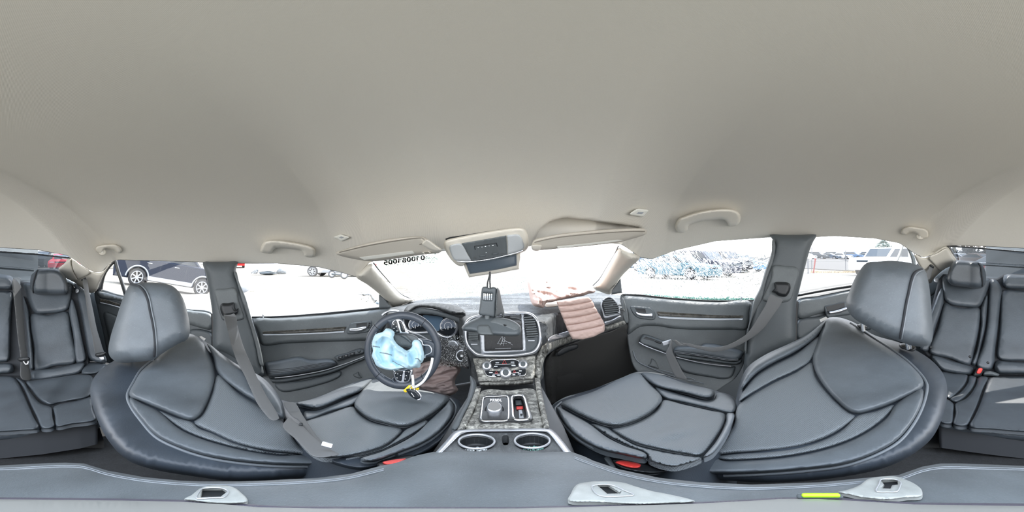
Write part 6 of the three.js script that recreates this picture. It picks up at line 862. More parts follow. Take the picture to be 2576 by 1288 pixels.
{
  const t = thing('overhead_console', 'beige roof console with two reading lamps, hanging loose from the headliner', 'roof console'), f = fit([[1120, 605, 2.26], [1320, 585, 2.26], [1165, 668, 2.36], [1322, 630, 2.36]]);
  part(t, 'gap', pad(O(185, 374, 280, 335, 700, 274, 1100, 209, 1500, 147, 1650, 128, 1700, 190, 1500, 230, 400, 400, 200, 410), f, { lift: -0.025, rise: 0.003, edge: 2, back: 0.02, sharp: true }), MT.black);  // black strip standing in for the shade in the gap behind the frame
  const mask = O(560, 475, 1000, 402, 1595, 295, 1612, 500, 1620, 730, 1400, 795, 1100, 850, 790, 882, 690, 700);
  part(t, 'frame', pad(O(150, 490, 165, 440, 210, 400, 500, 330, 1100, 215, 1500, 150, 1850, 108, 1950, 112, 2030, 150, 2085, 250, 2110, 380, 2118, 510, 2090, 600, 2040, 655, 1930, 705, 1700, 750, 1500, 785, 1200, 850, 900, 900, 640, 940, 600, 1005, 540, 1008, 470, 990, 390, 930, 320, 860, 270, 790, 215, 710, 170, 600), f, { rise: 0.025, edge: 8, back: 0.04 }), MT.cream);
  const cpn = part(t, 'centre_panel', pad(mask, f, { lift: 0.024, rise: 0.006, edge: 2, back: 0.02, sharp: true }), MT.plastic), cs = cpn.geometry.userData.surf;
  part(t, 'lamp_lens', pad(O(278, 570, 300, 525, 340, 508, 530, 480, 620, 560, 700, 720, 782, 872, 600, 882, 450, 882, 390, 860, 360, 820, 320, 740), f, { lift: 0.024, rise: 0.008, edge: 3, back: 0.006 }), MT.lens);
  part(t, 'lamp_lens', pad(O(1612, 290, 1720, 275, 1850, 264, 1900, 285, 1945, 330, 1985, 430, 2015, 520, 2015, 580, 1985, 615, 1900, 660, 1760, 695, 1640, 722, 1625, 600, 1622, 450), f, { lift: 0.024, rise: 0.008, edge: 3, back: 0.006 }), MT.lens);
  for (const w of [[860, 545, 880, 625, 0, 0], [1370, 470, 1390, 548, 0, 0]]) part(t, 'panel_groove', tube([O(w[0], w[1])[0], O(w[2], w[3])[0]].map(([x, y]) => cs(x, y)), 0.0014), MT.black);
  part(t, 'panel_groove', tube(O(860, 545, 1120, 510, 1370, 470).map(([x, y]) => cs(x, y)), 0.0016), MT.black);
  for (const [x, y, w] of [[945, 578, 3], [1035, 562, 2], [1115, 550, 4], [1200, 536, 2], [1285, 522, 5], [1040, 785, 5], [1345, 735, 6], [1130, 690, 2]]) { const [[a, b]] = O(x, y); part(t, 'button_mark', place(rbox(m(w * 0.8, 2.3), m(2, 2.3), 0.0015, 0.0004), cs(a, b), FRONT), MT.white); }
  for (const [x0, y0, x1, y1] of [[970, 765, 1120, 810], [1260, 720, 1410, 765]]) part(t, 'lamp_switch', pad(O(x0, y0, x1, y0 - 22, x1, y1 - 22, x0 + 15, y1), f, { lift: 0.03, rise: 0.003, edge: 1, back: 0.004, sharp: true }), MT.plasticDark);
  for (const x of [850, 890, 1490, 1525]) { const [[a, b]] = O(x, x < 1000 ? 805 : 705); part(t, 'microphone_slot', place(rbox(m(2.5, 2.3), m(4.5, 2.3), 0.001, 0.0004), cs(a, b), FRONT), MT.black); }
  part(t, 'chrome_strip', tube(O(450, 895, 620, 905, 780, 903, 1000, 878, 1200, 848, 1450, 795, 1650, 745, 1850, 692, 1990, 640).map(([x, y]) => [x, y, f(x, y) - 0.042]), 0.003), MT.chrome);
  part(t, 'tray_frame', pad(O(600, 935, 900, 905, 1500, 795, 1925, 705, 1918, 820, 1895, 985, 1892, 1080, 1700, 1112, 1440, 1165, 1270, 1190, 1000, 1225, 735, 1270, 690, 1175, 640, 1060), f, { lift: -0.02, rise: 0.012, edge: 3, back: 0.03, sharp: true }), MT.cream);
  part(t, 'tray', pad(O(660, 935, 900, 912, 1200, 860, 1500, 800, 1832, 730, 1838, 860, 1842, 990, 1500, 1068, 1100, 1140, 750, 1190, 700, 1060), f, { lift: -0.006, rise: 0.008, edge: 3, back: 0.02, sharp: true }), std('tray plastic', 0.075, 0.1, 0.125, 0.35));
}
{
  const t = thing('rearview_mirror', 'dark rear-view mirror dangling by two wires in front of the windscreen', 'mirror'), d = 2.1, f = vp(d);
  const slots = [[688, 300], [712, 305], [740, 305], [770, 308], [802, 308]].map(([x, y]) => R(x - 8, y - 22, x + 8, y - 20, x + 5, y + 72, x - 12, y + 70));
  part(t, 'sensor_cover', pad(R(655, 215, 665, 192, 690, 182, 735, 185, 770, 205, 810, 190, 860, 196, 876, 215, 872, 300, 862, 460, 848, 635, 740, 622, 640, 606, 614, 585, 625, 480, 640, 340), f, { rise: 0.014, edge: 5, back: 0.012, holes: slots, sharpHoles: true }), MT.plasticDark);
  part(t, 'cover_side', pad(R(878, 198, 905, 212, 920, 240, 955, 420, 990, 570, 985, 640, 958, 640, 945, 580, 850, 634, 865, 460), fit([[1250, 725, d - 0.01], [1248, 795, d - 0.01], [1266, 787, d + 0.12]]), { rise: 0.004, edge: 3, back: 0.01, sharp: true }), MT.plastic);
  const hs = fit([[1165, 822, 2.08], [1310, 825, 2.08], [1240, 796, 2.1], [1240, 842, 2.05]]);
  part(t, 'mirror_housing', pad(R(358, 785, 375, 758, 410, 728, 480, 690, 560, 652, 640, 622, 720, 618, 850, 630, 960, 642, 1040, 655, 1110, 680, 1180, 720, 1220, 755, 1238, 800, 1238, 840, 1228, 875, 1200, 905, 1150, 914, 1000, 912, 830, 902, 720, 898, 620, 890, 590, 862, 470, 842, 372, 822), hs, { rise: 0.03, edge: 10, back: 0.03 }), MT.plasticDark);
  part(t, 'top_plate', pad(R(770, 702, 850, 645, 960, 648, 1040, 662, 1110, 690, 1180, 732, 1205, 765, 1195, 815, 1170, 838, 1050, 800, 900, 745), hs, { lift: 0.026, rise: 0.006, edge: 4, back: 0.02 }), MT.plastic);
  part(t, 'sensor_block', pad(R(585, 800, 590, 768, 610, 748, 680, 742, 755, 748, 790, 810, 825, 890, 720, 898, 622, 890, 595, 860), hs, { lift: 0.024, rise: 0.016, edge: 5, back: 0.02 }), MT.plastic);
  part(t, 'stalk', tube(R(735, 610, 732, 660, 722, 705).map(([x, y]) => [x, y, d - 0.03]), 0.0085, { n: 16, seg: 14 }), MT.plastic);
  part(t, 'stalk_socket', place(new THREE.TorusGeometry(0.016, 0.005, 10, 28), P(1224, 810, d - 0.035), V(0, 0.8, 0.6)), MT.black);
  part(t, 'arrow_mark', pad(R(965, 745, 985, 735, 1025, 748, 1000, 770), hs, { lift: 0.033, rise: 0.001, edge: 1, back: 0.003, sharp: true }), MT.black);
  part(t, 'wire', tube(R(772, -40, 770, 10, 752, 80, 740, 130, 736, 205).map(([x, y]) => [x, y, d + 0.01]), 0.0026), MT.black);
  part(t, 'wire', tube(R(778, -40, 780, 20, 774, 90, 778, 140, 780, 215).map(([x, y]) => [x, y, d]), 0.0026), MT.black);
}
const grab = (label, outline, edge, hook) => {
  const f = onLining(-0.012), [cx, cy] = outline.reduce((a, b) => [a[0] + b[0] / outline.length, a[1] + b[1] / outline.length], [0, 0]), d0 = f(cx, cy), fx = f(cx + 20, cy) - f(cx - 20, cy), fy = f(cx, cy + 10) - f(cx, cy - 10), flat = (x, y) => d0 + (x - cx) * fx / 40 + (y - cy) * fy / 20;
  const t = thing('grab_handle', label, 'grab handle'); part(t, 'handle', pad(outline, flat, { rise: 0.045, edge, back: 0.012 }), MT.cream);
  if (hook) { const q = P(hook[0], hook[1], flat(...hook) - 0.04); part(t, 'coat_hook', place(knob([[0, 0.012], [0.012, 0.011], [0.0165, 0.005], [0.017, -0.01], [0, -0.01]], 24), q, toEye(q)), MT.cream); const h2 = P(hook[0], hook[1] - 0.5, flat(...hook) - 0.0535); part(t, 'hook_tab', place(rbox(0.006, 0.014, 0.004, 0.001), h2, toEye(h2), V(0.3, 1, 0)), MT.sticker); }
};
grab('cream grab handle above the driver window', B(692, 235, 696, 205, 706, 175, 730, 148, 780, 139, 850, 140, 1000, 163, 1060, 176, 1110, 192, 1135, 212, 1142, 240, 1135, 272, 1120, 283, 1085, 283, 1048, 272, 1042, 245, 1025, 230, 1000, 224, 920, 212, 850, 206, 812, 208, 795, 225, 782, 250, 750, 250, 710, 243), 7);
grab('cream grab handle above the shattered window', px(1698, 575, 1699, 562, 1706, 550, 1722, 543, 1760, 531, 1800, 525, 1830, 524, 1852, 529, 1862, 540, 1863, 552, 1858, 564, 1848, 568, 1834, 569, 1829, 560, 1822, 553, 1808, 552, 1775, 556, 1742, 563, 1731, 570, 1732, 579, 1724, 585, 1708, 587), 7);
grab('small cream grab handle with coat hook above the rear glass by the blue car', A(766, 228, 768, 205, 785, 187, 840, 176, 920, 171, 950, 178, 980, 198, 992, 222, 988, 242, 970, 250, 950, 248, 930, 228, 900, 217, 850, 216, 838, 235, 830, 255, 800, 256, 780, 246), 5, A(828, 238)[0]);
grab('small cream grab handle with coat hook above the rear glass by the passenger headrest', G(506, 138, 515, 115, 540, 97, 575, 87, 640, 95, 700, 108, 722, 128, 730, 155, 722, 182, 700, 188, 660, 186, 640, 168, 630, 148, 600, 140, 570, 143, 552, 158, 530, 158, 512, 150), 5, G(660, 166)[0]);
for (const [label, o, i] of [['small pale diamond-shaped cover in the headliner near the steering wheel side', C(64, 182, 95, 168, 118, 160, 150, 168, 190, 184, 165, 200, 126, 214, 95, 200), C(102, 184, 124, 175, 150, 184, 126, 196)], ['small pale diamond-shaped cover in the headliner near the passenger side', D(978, 126, 1005, 100, 1040, 82, 1085, 84, 1130, 95, 1110, 120, 1085, 144, 1040, 141), D(1030, 122, 1050, 106, 1096, 108, 1078, 128)]]) {
  const f = onLining(0), c = [(o[0][0] + o[4][0]) / 2, o[0][1]], d0 = f(c[0], c[1]), fx = (f(c[0] + 25, c[1]) - f(c[0] - 25, c[1])) / 50, fy = (f(c[0], c[1] + 12) - f(c[0], c[1] - 12)) / 24, fl = (x, y) => d0 + (x - c[0]) * fx + (y - c[1]) * fy, t = thing('roof_cover', label, 'roof cover');
  part(t, 'plate', pad(o, fl, { lift: 0.006, rise: 0.006, edge: 3, back: 0.012 }), MT.sticker); part(t, 'grille', pad(i, fl, { lift: 0.011, rise: 0.002, edge: 1, back: 0.006, sharp: true }), MT.silverDusty);
}

// ================================================================ the yard outside
const SL = P(335, 719, 27), SR = P(507, 746, 28.2);
const gh = (x, z) => { const t = ((x - SL.x) * (SR.x - SL.x) + (z - SL.z) * (SR.z - SL.z)) / ((SR.x - SL.x) ** 2 + (SR.z - SL.z) ** 2), tc = Math.max(-0.9, Math.min(1.6, t)), q = ((x - SL.x - 1.2) ** 2 + (z + 28) ** 2) / 22, w = Math.exp(-q * q), y = -0.006 * z; return y + (SL.y + (SR.y - SL.y) * tc - y) * w; };
const onG = (pxx, d) => { const x = (pxx - 1288) / F * d; return V(x, gh(x, -d), -d); };
{
  const g = new THREE.PlaneGeometry(520, 260, 260, 200); g.rotateX(-Math.PI / 2); const p = g.attributes.position;
  for (let i = 0; i < p.count; i++) { const u = p.getX(i) / 260, w = (p.getZ(i) + 130) / 260; const z = 18 - 258 * w ** 1.6, x = Math.sign(u) * Math.abs(u) ** 1.7 * 260; p.setXYZ(i, x, gh(x, z), z); }
  g.computeVertexNormals(); uvs(g);
  single('ground', g, std('pale gravel', 0.62, 0.585, 0.52, 0.95, { map: rep(gravelT, 2.4) }), 'pale sunlit gravel yard around the car').userData.kind = 'structure';
  const a = new THREE.PlaneGeometry(150, 120, 60, 40).rotateX(-Math.PI / 2), q = a.attributes.position;
  for (let i = 0; i < q.count; i++) { const x = q.getX(i) + 103, z = q.getZ(i) - 106; q.setXYZ(i, x, gh(x, z) + 0.05, z); }
  a.computeVertexNormals(); uvs(a);
  single('pavement', a, std('grey asphalt', 0.085, 0.085, 0.09, 0.95, { map: rep(gravelT, 3) }), 'grey asphalt lot behind the wire fence').userData.kind = 'structure';
  const c = new THREE.PlaneGeometry(120, 110, 40, 30).rotateX(-Math.PI / 2), r = c.attributes.position;
  for (let i = 0; i < r.count; i++) { const x = r.getX(i) - 98, z = r.getZ(i) - 92; r.setXYZ(i, x, gh(x, z) + 0.04, z); }
  c.computeVertexNormals(); uvs(c);
  single('pavement', c, std('brown asphalt', 0.3, 0.285, 0.25, 0.95, { map: rep(gravelT, 3) }), 'brownish dirt lot seen through the tinted rear glass').userData.kind = 'structure';
}
{
  const g = new THREE.PlaneGeometry(1, 1, 40, 40), p = g.attributes.position;
  for (let i = 0; i < p.count; i++) { const d = 6 + 40.5 * (0.5 - p.getY(i)), q = onG(1990 + 460 * (p.getX(i) + 0.5), d); p.setXYZ(i, q.x, q.y + 0.03, q.z); }
  g.computeVertexNormals(); uvs(g);
  single('pavement', g, std('grey gravel', 0.2, 0.195, 0.185, 0.95, { map: rep(gravelT, 1.6) }), 'grey gravel strip beside the rear door, in front of the wire fence').userData.kind = 'structure';
}
taken.set('pavement', 3); scene.children.filter((o) => o.name === 'pavement').forEach((o, i) => { if (i) o.name = 'pavement_00' + i; });
const tyreM = std('tyre', 0.03, 0.03, 0.032, 0.85), rimM = std('alloy', 0.35, 0.36, 0.38, 0.35, { metalness: 0.6 }), glassM = std('car glass', 0.03, 0.04, 0.05, 0.08), lampM = std('car lamp', 0.75, 0.77, 0.8, 0.15), cladM = std('grey cladding', 0.32, 0.33, 0.34, 0.6), tailM = std('tail lamp', 0.5, 0.02, 0.02, 0.2);
const paint = (r, g, b) => new THREE.MeshPhysicalMaterial({ name: 'car paint', color: new THREE.Color().setRGB(r, g, b), roughness: 0.4, specularIntensity: 0.5, side: THREE.DoubleSide });
const extr = (sh, w, bev = 0.05) => { const g = new THREE.ExtrudeGeometry(sh, { depth: w - 2 * bev, bevelEnabled: true, bevelSize: bev * 0.6, bevelThickness: bev, bevelSegments: 3, curveSegments: 14 }); return g.translate(0, 0, -(w - 2 * bev) / 2); };
const poly = (p) => new THREE.Shape(p.map((a) => new THREE.Vector2(a[0], a[1])));
const KINDS = {                                            // lengthwise profiles, front towards +x
  suv: { w: 1.85, r: 0.35, f: 1.32, b: -1.32, body: [[2.25, 0.3], [2.3, 0.6], [2.2, 0.9], [1.2, 1.06], [-2.2, 1.08], [-2.25, 0.6], [-2.2, 0.32]], cab: [[1.1, 1.03], [0.5, 1.6], [0.1, 1.68], [-1.7, 1.66], [-2.15, 1.1]], win: [[0.95, 1.08], [0.42, 1.56], [-1.6, 1.58], [-1.95, 1.12]] },
  sedan: { w: 1.8, r: 0.33, f: 1.38, b: -1.38, body: [[2.3, 0.26], [2.36, 0.55], [2.2, 0.76], [1.1, 0.9], [-1.6, 0.96], [-2.3, 0.9], [-2.35, 0.5], [-2.25, 0.28]], cab: [[1.15, 0.87], [0.35, 1.36], [-0.6, 1.4], [-1.75, 0.92]], win: [[1.0, 0.92], [0.32, 1.31], [-0.58, 1.34], [-1.5, 0.96]] },
  pickup: { w: 1.95, r: 0.4, f: 1.75, b: -1.75, body: [[2.75, 0.45], [2.8, 0.8], [2.72, 1.15], [1.3, 1.22], [-2.8, 1.22], [-2.82, 0.7], [-2.75, 0.48]], cab: [[1.45, 1.2], [0.75, 1.86], [-0.7, 1.88], [-0.85, 1.2]], win: [[1.28, 1.25], [0.7, 1.8], [-0.62, 1.82], [-0.7, 1.26]] },
};
const cache = new Map();
function car(kind, name, label, col, pos, turn, o = {}) {
  const k = KINDS[kind], t = thing(name, label, o.category ?? 'car', o.group), M = paint(...col);
  const once = (n, f) => { const key = kind + n; if (!cache.has(key)) cache.set(key, uvs(f())); return cache.get(key); };
  part(t, 'body', once('body', () => {
    const s = new THREE.Shape(), b = k.body, R1 = k.r + 0.07, y0 = b[b.length - 1][1];
    s.moveTo(b[0][0], b[0][1]); for (const p of b.slice(1)) s.lineTo(p[0], p[1]);
    const dx = Math.sqrt(R1 * R1 - (y0 - k.r) ** 2);
    s.lineTo(k.b - dx, y0); s.absarc(k.b, k.r, R1, Math.PI - Math.asin((y0 - k.r) / R1), Math.asin((y0 - k.r) / R1), true);
    s.lineTo(k.f - dx, y0); s.absarc(k.f, k.r, R1, Math.PI - Math.asin((y0 - k.r) / R1), Math.asin((y0 - k.r) / R1), true);
    s.lineTo(b[0][0], b[0][1]); return extr(s, k.w, 0.08);
  }), M);
  part(t, 'cabin', once('cabin', () => extr(poly(k.cab), k.w - 0.22, 0.08)), M);
  part(t, 'side_windows', once('win', () => extr(poly(k.win), k.w - 0.2, 0.02)), glassM);
  const [a, b] = k.cab, [c, d] = [k.cab[k.cab.length - 2], k.cab[k.cab.length - 1]], scr = (p, q) => { const l = Math.hypot(q[0] - p[0], q[1] - p[1]); return rbox(l * 0.8, 0.03, k.w - 0.5, 0.01).rotateZ(Math.atan2(q[1] - p[1], q[0] - p[0])).translate((p[0] + q[0]) / 2, (p[1] + q[1]) / 2, 0); };
  part(t, 'windscreen', once('ws', () => scr(a, b).translate(0.035, 0.03, 0)), glassM); part(t, 'rear_window', once('rw', () => scr(d, c).translate(-0.035, 0.03, 0)), glassM);
  for (const x of [k.f, k.b]) for (const z of [-1, 1]) {
    const w = part(t, 'wheel', once('tyre', () => new THREE.LatheGeometry([[0.2, -0.11], [k.r - 0.05, -0.11], [k.r, -0.07], [k.r, 0.07], [k.r - 0.05, 0.11], [0.2, 0.11]].map((p) => new THREE.Vector2(...p)), 36).rotateX(Math.PI / 2)), tyreM);
    w.position.set(x, k.r, z * (k.w / 2 - 0.11));
    part(w, 'rim', once('rim', () => { const g = [new THREE.TorusGeometry(0.225, 0.022, 8, 36), new THREE.CylinderGeometry(0.05, 0.05, 0.05, 16).rotateX(Math.PI / 2)]; for (let i = 0; i < (o.spokes ?? 7); i++) g.push(new THREE.BoxGeometry(0.19, 0.05, 0.03).translate(0.12, 0, 0).rotateZ(i / (o.spokes ?? 7) * 2 * Math.PI)); return merge(g); }), rimM).position.z = z * 0.1;
    part(w, 'brake', once('brake', () => new THREE.CylinderGeometry(0.2, 0.2, 0.1, 24).rotateX(Math.PI / 2)), tyreM);
  }
  const fx = k.body[1][0], fy = (k.body[1][1] + k.body[2][1]) / 2;
  for (const z of [-1, 1]) { part(t, 'headlamp', once('lamp' + z, () => rbox(0.12, 0.14, 0.36, 0.04).translate(fx - 0.08, fy, z * (k.w / 2 - 0.28))), lampM); part(t, 'tail_lamp', once('tail' + z, () => rbox(0.1, 0.2, 0.3, 0.03).translate(k.body[k.body.length - 2][0] + 0.02, fy + 0.08, z * (k.w / 2 - 0.25))), tailM); }
  part(t, 'grille', once('grille', () => rbox(0.1, 0.24, 0.8, 0.03).translate(fx - 0.03, fy - 0.04, 0)), glassM);
  part(t, 'sill', once('sill', () => { const l = k.f - k.b - 2 * k.r - 0.16, y = k.body[0][1]; return merge([-1, 1].map((z) => rbox(l, 0.16, 0.06, 0.02).translate(0, y + 0.08, z * (k.w / 2 - 0.01)))); }), o.clad ?? M);
  if (o.detail) {
    for (const z of [-1, 1]) for (const x of [0.15, -0.95]) part(t, 'door_handle', once('h' + x + z, () => rbox(0.2, 0.035, 0.05, 0.015).translate(x, 0.95, z * (k.w / 2 + 0.01))), rimM);
    for (const z of [-1, 1]) for (const x of [k.f, k.b]) part(t, 'arch_trim', once('a' + x + z, () => { const g = new THREE.TorusGeometry(k.r + 0.09, 0.035, 8, 28, Math.PI); return g.translate(x, k.r, z * (k.w / 2 - 0.02)); }), o.clad);
    for (const x of [0.55, -0.5]) part(t, 'door_seam', once('ds' + x, () => rbox(0.012, 0.62, 0.004, 0.001).translate(x, 0.7, k.w / 2 + 0.001)), glassM);
  }
  t.position.copy(pos); t.rotation.y = turn; if (o.roll) t.rotation.order = 'ZYX', t.rotation.z = o.roll; t.userData.placed = true;
  return t;
}
{ // the dark blue car beside the rear door
  const f = SR.clone().sub(SL).normalize(), up = V(0, 1, 0).addScaledVector(f, -f.y).normalize(), side = f.clone().cross(up), c = SR.clone().add(SL).multiplyScalar(0.5).addScaledVector(side, -0.82);
  const t = car('suv', 'suv', 'dark blue sport utility vehicle with grey sills parked beside the rear door', [0.008, 0.014, 0.03], c, 0, { detail: true, clad: cladM });
  t.scale.y = 1.18; t.quaternion.setFromRotationMatrix(new THREE.Matrix4().makeBasis(f, up, side));
}
car('sedan', 'car', 'red car corner showing past the dark pillar of the driver door', [0.6, 0.03, 0.03], onG(591, 62), 2.0);
car('sedan', 'car', 'white car with ten-spoke wheel standing past the driver window', [0.8, 0.8, 0.82], onG(836, 39).add(V(0.1, 0, -0.9)), Math.PI - 0.05, { spokes: 10, detail: true, clad: cladM });
{ // scrap on the gravel
  const w = thing('wreckage', 'heap of torn white bumper and dark scrap on the bright gravel', 'wreckage'), q = onG(668, 42);
  const blob = (s, seedv, pos, mt, n) => { const g = new THREE.IcosahedronGeometry(1, 3), p = g.attributes.position; for (let i = 0; i < p.count; i++) { const v = V(p.getX(i), p.getY(i), p.getZ(i)), k = 0.75 + 0.5 * fbm(v.x * 2 + seedv, v.y * 2 + v.z * 1.7 + seedv, 3); p.setXYZ(i, v.x * k * s[0], Math.max(-0.15, v.y * k * s[1]), v.z * k * s[2]); } g.computeVertexNormals(); uvs(g); const b = part(w, n, g, mt); b.position.copy(q).add(V(...pos)); };
  blob([0.75, 0.6, 0.4], 3, [0.15, 0.5, 0], MT.white, 'bumper_shell'); blob([0.6, 0.14, 0.35], 9, [0.3, 0.14, 0.25], MT.plasticDark, 'dark_scrap'); blob([0.6, 0.28, 0.35], 14, [-0.15, 1.1, -0.1], MT.belt, 'torn_panel'); blob([0.32, 0.22, 0.25], 21, [1.1, 0.2, 0], MT.plasticDark, 'dark_scrap'); blob([0.25, 0.25, 0.25], 25, [-0.75, 0.25, 0.1], MT.silverDusty, 'torn_panel');
  const t = thing('axle_trolley', 'bare axle with two small wheels lying on the gravel past the driver window', 'axle'), a = onG(835, 37), b = onG(866, 35.5);
  for (const p of [a, b]) { const wl = part(t, 'wheel', uvs(new THREE.TorusGeometry(0.18, 0.055, 12, 28).rotateY(0.35)), std('dusty tyre', 0.14, 0.14, 0.14, 0.9)); wl.position.copy(p).add(V(0, 0.24, 0)); part(wl, 'hub', uvs(new THREE.CylinderGeometry(0.15, 0.15, 0.08, 18).rotateX(Math.PI / 2).rotateY(0.35)), MT.silverDusty); }
  part(t, 'axle', tube([a.clone().add(V(0, 0.24, 0)), b.clone().add(V(0, 0.24, 0))], 0.05), MT.plasticDark); part(t, 'frame_rail', tube([a.clone().add(V(-0.1, 0.5, 0)), b.clone().add(V(0.4, 0.36, -0.5)), b.clone().add(V(1.5, 0.3, -1.5))], 0.04), MT.plasticDark);
  const h = onG(612, 24); single('wheel_cover', uvs(new THREE.LatheGeometry([[0, 0.1], [0.16, 0.08], [0.22, 0.02], [0.23, 0]].map((p) => new THREE.Vector2(...p)), 28).rotateX(0.5).translate(h.x, h.y + 0.1, h.z)), std('grey plastic', 0.12, 0.125, 0.13, 0.6), 'grey plastic wheel cover lying on the gravel by the dark pillar', 'wheel cover');
  const br = thing('branch', 'thin bare twig on the gravel near the front corner of the driver window', 'branch'), tw = (pp, r) => part(br, r > 0.011 ? 'stem' : 'twig', tube(pp.map(([x, y]) => { const d = 1.4 * F / (y - 644); return P(x, y, d); }), r), MT.plasticDark);
  tw(W3(2250, 640, 2330, 632, 2390, 640, 2430, 690, 2480, 750), 0.03); tw(W3(2250, 640, 2200, 635, 2170, 625), 0.011); tw(W3(2330, 640, 2280, 670, 2220, 715), 0.011); tw(W3(2360, 645, 2350, 720, 2310, 755), 0.011); tw(W3(2280, 640, 2240, 600, 2225, 580), 0.009);
  single('side_mirror', pad(W3(2465, 770, 2500, 745, 2525, 745, 2525, 805, 2480, 795), vp(3.5), { rise: 0.02, edge: 2, back: 0.05 }), std('mirror shell', 0.4, 0.5, 0.62, 0.3), 'pale blue corner of the door mirror outside the driver window', 'side mirror');
}
// seen through the tinted glass behind the bench
car('sedan', 'car', 'bright red car filling the corner of the tinted rear glass by the pale pillar', [0.75, 0.03, 0.06], onG(163, 56), -Math.PI / 2 + 0.5);
car('suv', 'suv', 'black vehicle facing in beside the bright red car, seen through tinted glass', [0.02, 0.022, 0.026], onG(112, 62), -Math.PI / 2 + 0.25);
car('suv', 'suv', 'blue-grey vehicle between the black one and the silver car', [0.12, 0.2, 0.3], onG(84, 68), -Math.PI / 2 + 0.2);
car('sedan', 'car', 'small silver car in the row seen through the tinted rear glass', [0.6, 0.62, 0.64], onG(59, 88), -Math.PI / 2 + 0.3);
car('sedan', 'car', 'far red car at the edge of the tinted rear glass', [0.6, 0.05, 0.05], onG(30, 112), -Math.PI / 2 + 0.5);
car('sedan', 'car', 'grey car cut by the picture edge in the tinted rear glass', [0.3, 0.33, 0.35], onG(-6, 74), -Math.PI / 2 + 0.4);
{
  const t = thing('building', 'pale low building far beyond the parked cars in the tinted rear glass', 'building'), q = onG(20, 190), m1 = std('pale wall', 0.55, 0.57, 0.6, 0.9);
  part(t, 'wall', uvs(rbox(46, 7, 8, 0.1).translate(q.x, q.y + 3.5, q.z)), m1); part(t, 'roof', uvs(rbox(47, 0.4, 9, 0.1).translate(q.x, q.y + 7.2, q.z)), cladM);
  for (let k = 0; k < 8; k++) part(t, 'window', uvs(rbox(2.4, 1.4, 0.2, 0.05).translate(q.x - 19 + k * 5.4, q.y + 4.4, q.z + 4.05)), glassM);
}
// through the shattered window
[['dark grey car end on, in the clear gap of the shattered window', 'suv', [0.05, 0.055, 0.075], 1768, 40, 0.6], ['black van-like car next to the dark grey one beyond the shattered glass', 'suv', [0.02, 0.02, 0.025], 1818, 48, 0.4], ['light blue car behind the cracks near the dark passenger pillar', 'sedan', [0.15, 0.3, 0.5], 1856, 50, 0.5], ['blue-black car behind the cracks near the pale windscreen pillar', 'suv', [0.04, 0.08, 0.12], 1652, 50, 0.8], ['teal car half hidden by cracks, low in the shattered window', 'sedan', [0.06, 0.14, 0.18], 1706, 36, 0.7]]
  .forEach(([l, k, c, x, d, a]) => car(k, k === 'suv' ? 'suv' : 'car', l, c, onG(x, d), -Math.PI / 2 + a));
// the lot beyond the fence
const lotG = 'rows of parked cars far behind the wire fence', cols = [[0.5, 0.52, 0.54], [0.04, 0.05, 0.06], [0.12, 0.14, 0.17], [0.6, 0.6, 0.6], [0.1, 0.16, 0.26], [0.3, 0.31, 0.33], [0.35, 0.05, 0.04], [0.2, 0.2, 0.22]];
{
  const protos = cols.map((c, i) => [c, i % 3 === 1 ? 'suv' : 'sedan']); const made = [];
  for (let row = 0; row < 2; row++) for (let i = 0; i < 7; i++) {
    const n = (row * 7 + i) % 8, d = 142 + row * 17, p = onG(2026 + i * 30 + row * 12, d), lab = `${['first', 'second', 'third', 'fourth', 'fifth', 'sixth', 'seventh'][i]} car from the dark pillar in the ${['near', 'far'][row]} row behind the wire fence`; let o = made[n];
    if (!o) { o = made[n] = car(protos[n][1], 'parked_car', lab, protos[n][0], p, -Math.PI / 2 + 0.75, { group: lotG }); continue; }
    const c = o.clone(); c.name = numbered('parked_car'); c.position.copy(p); c.rotation.y = -Math.PI / 2 + 0.75 + 0.1 * (rnd() - 0.5); c.userData = { label: lab, category: 'car', group: lotG, placed: true }; scene.add(c);
  }
}
car('pickup', 'pickup_truck', 'white pickup truck with black grille seen over the passenger headrest', [0.75, 0.76, 0.78], onG(2236, 41), Math.PI + 0.45, { category: 'truck', detail: true, clad: cladM });
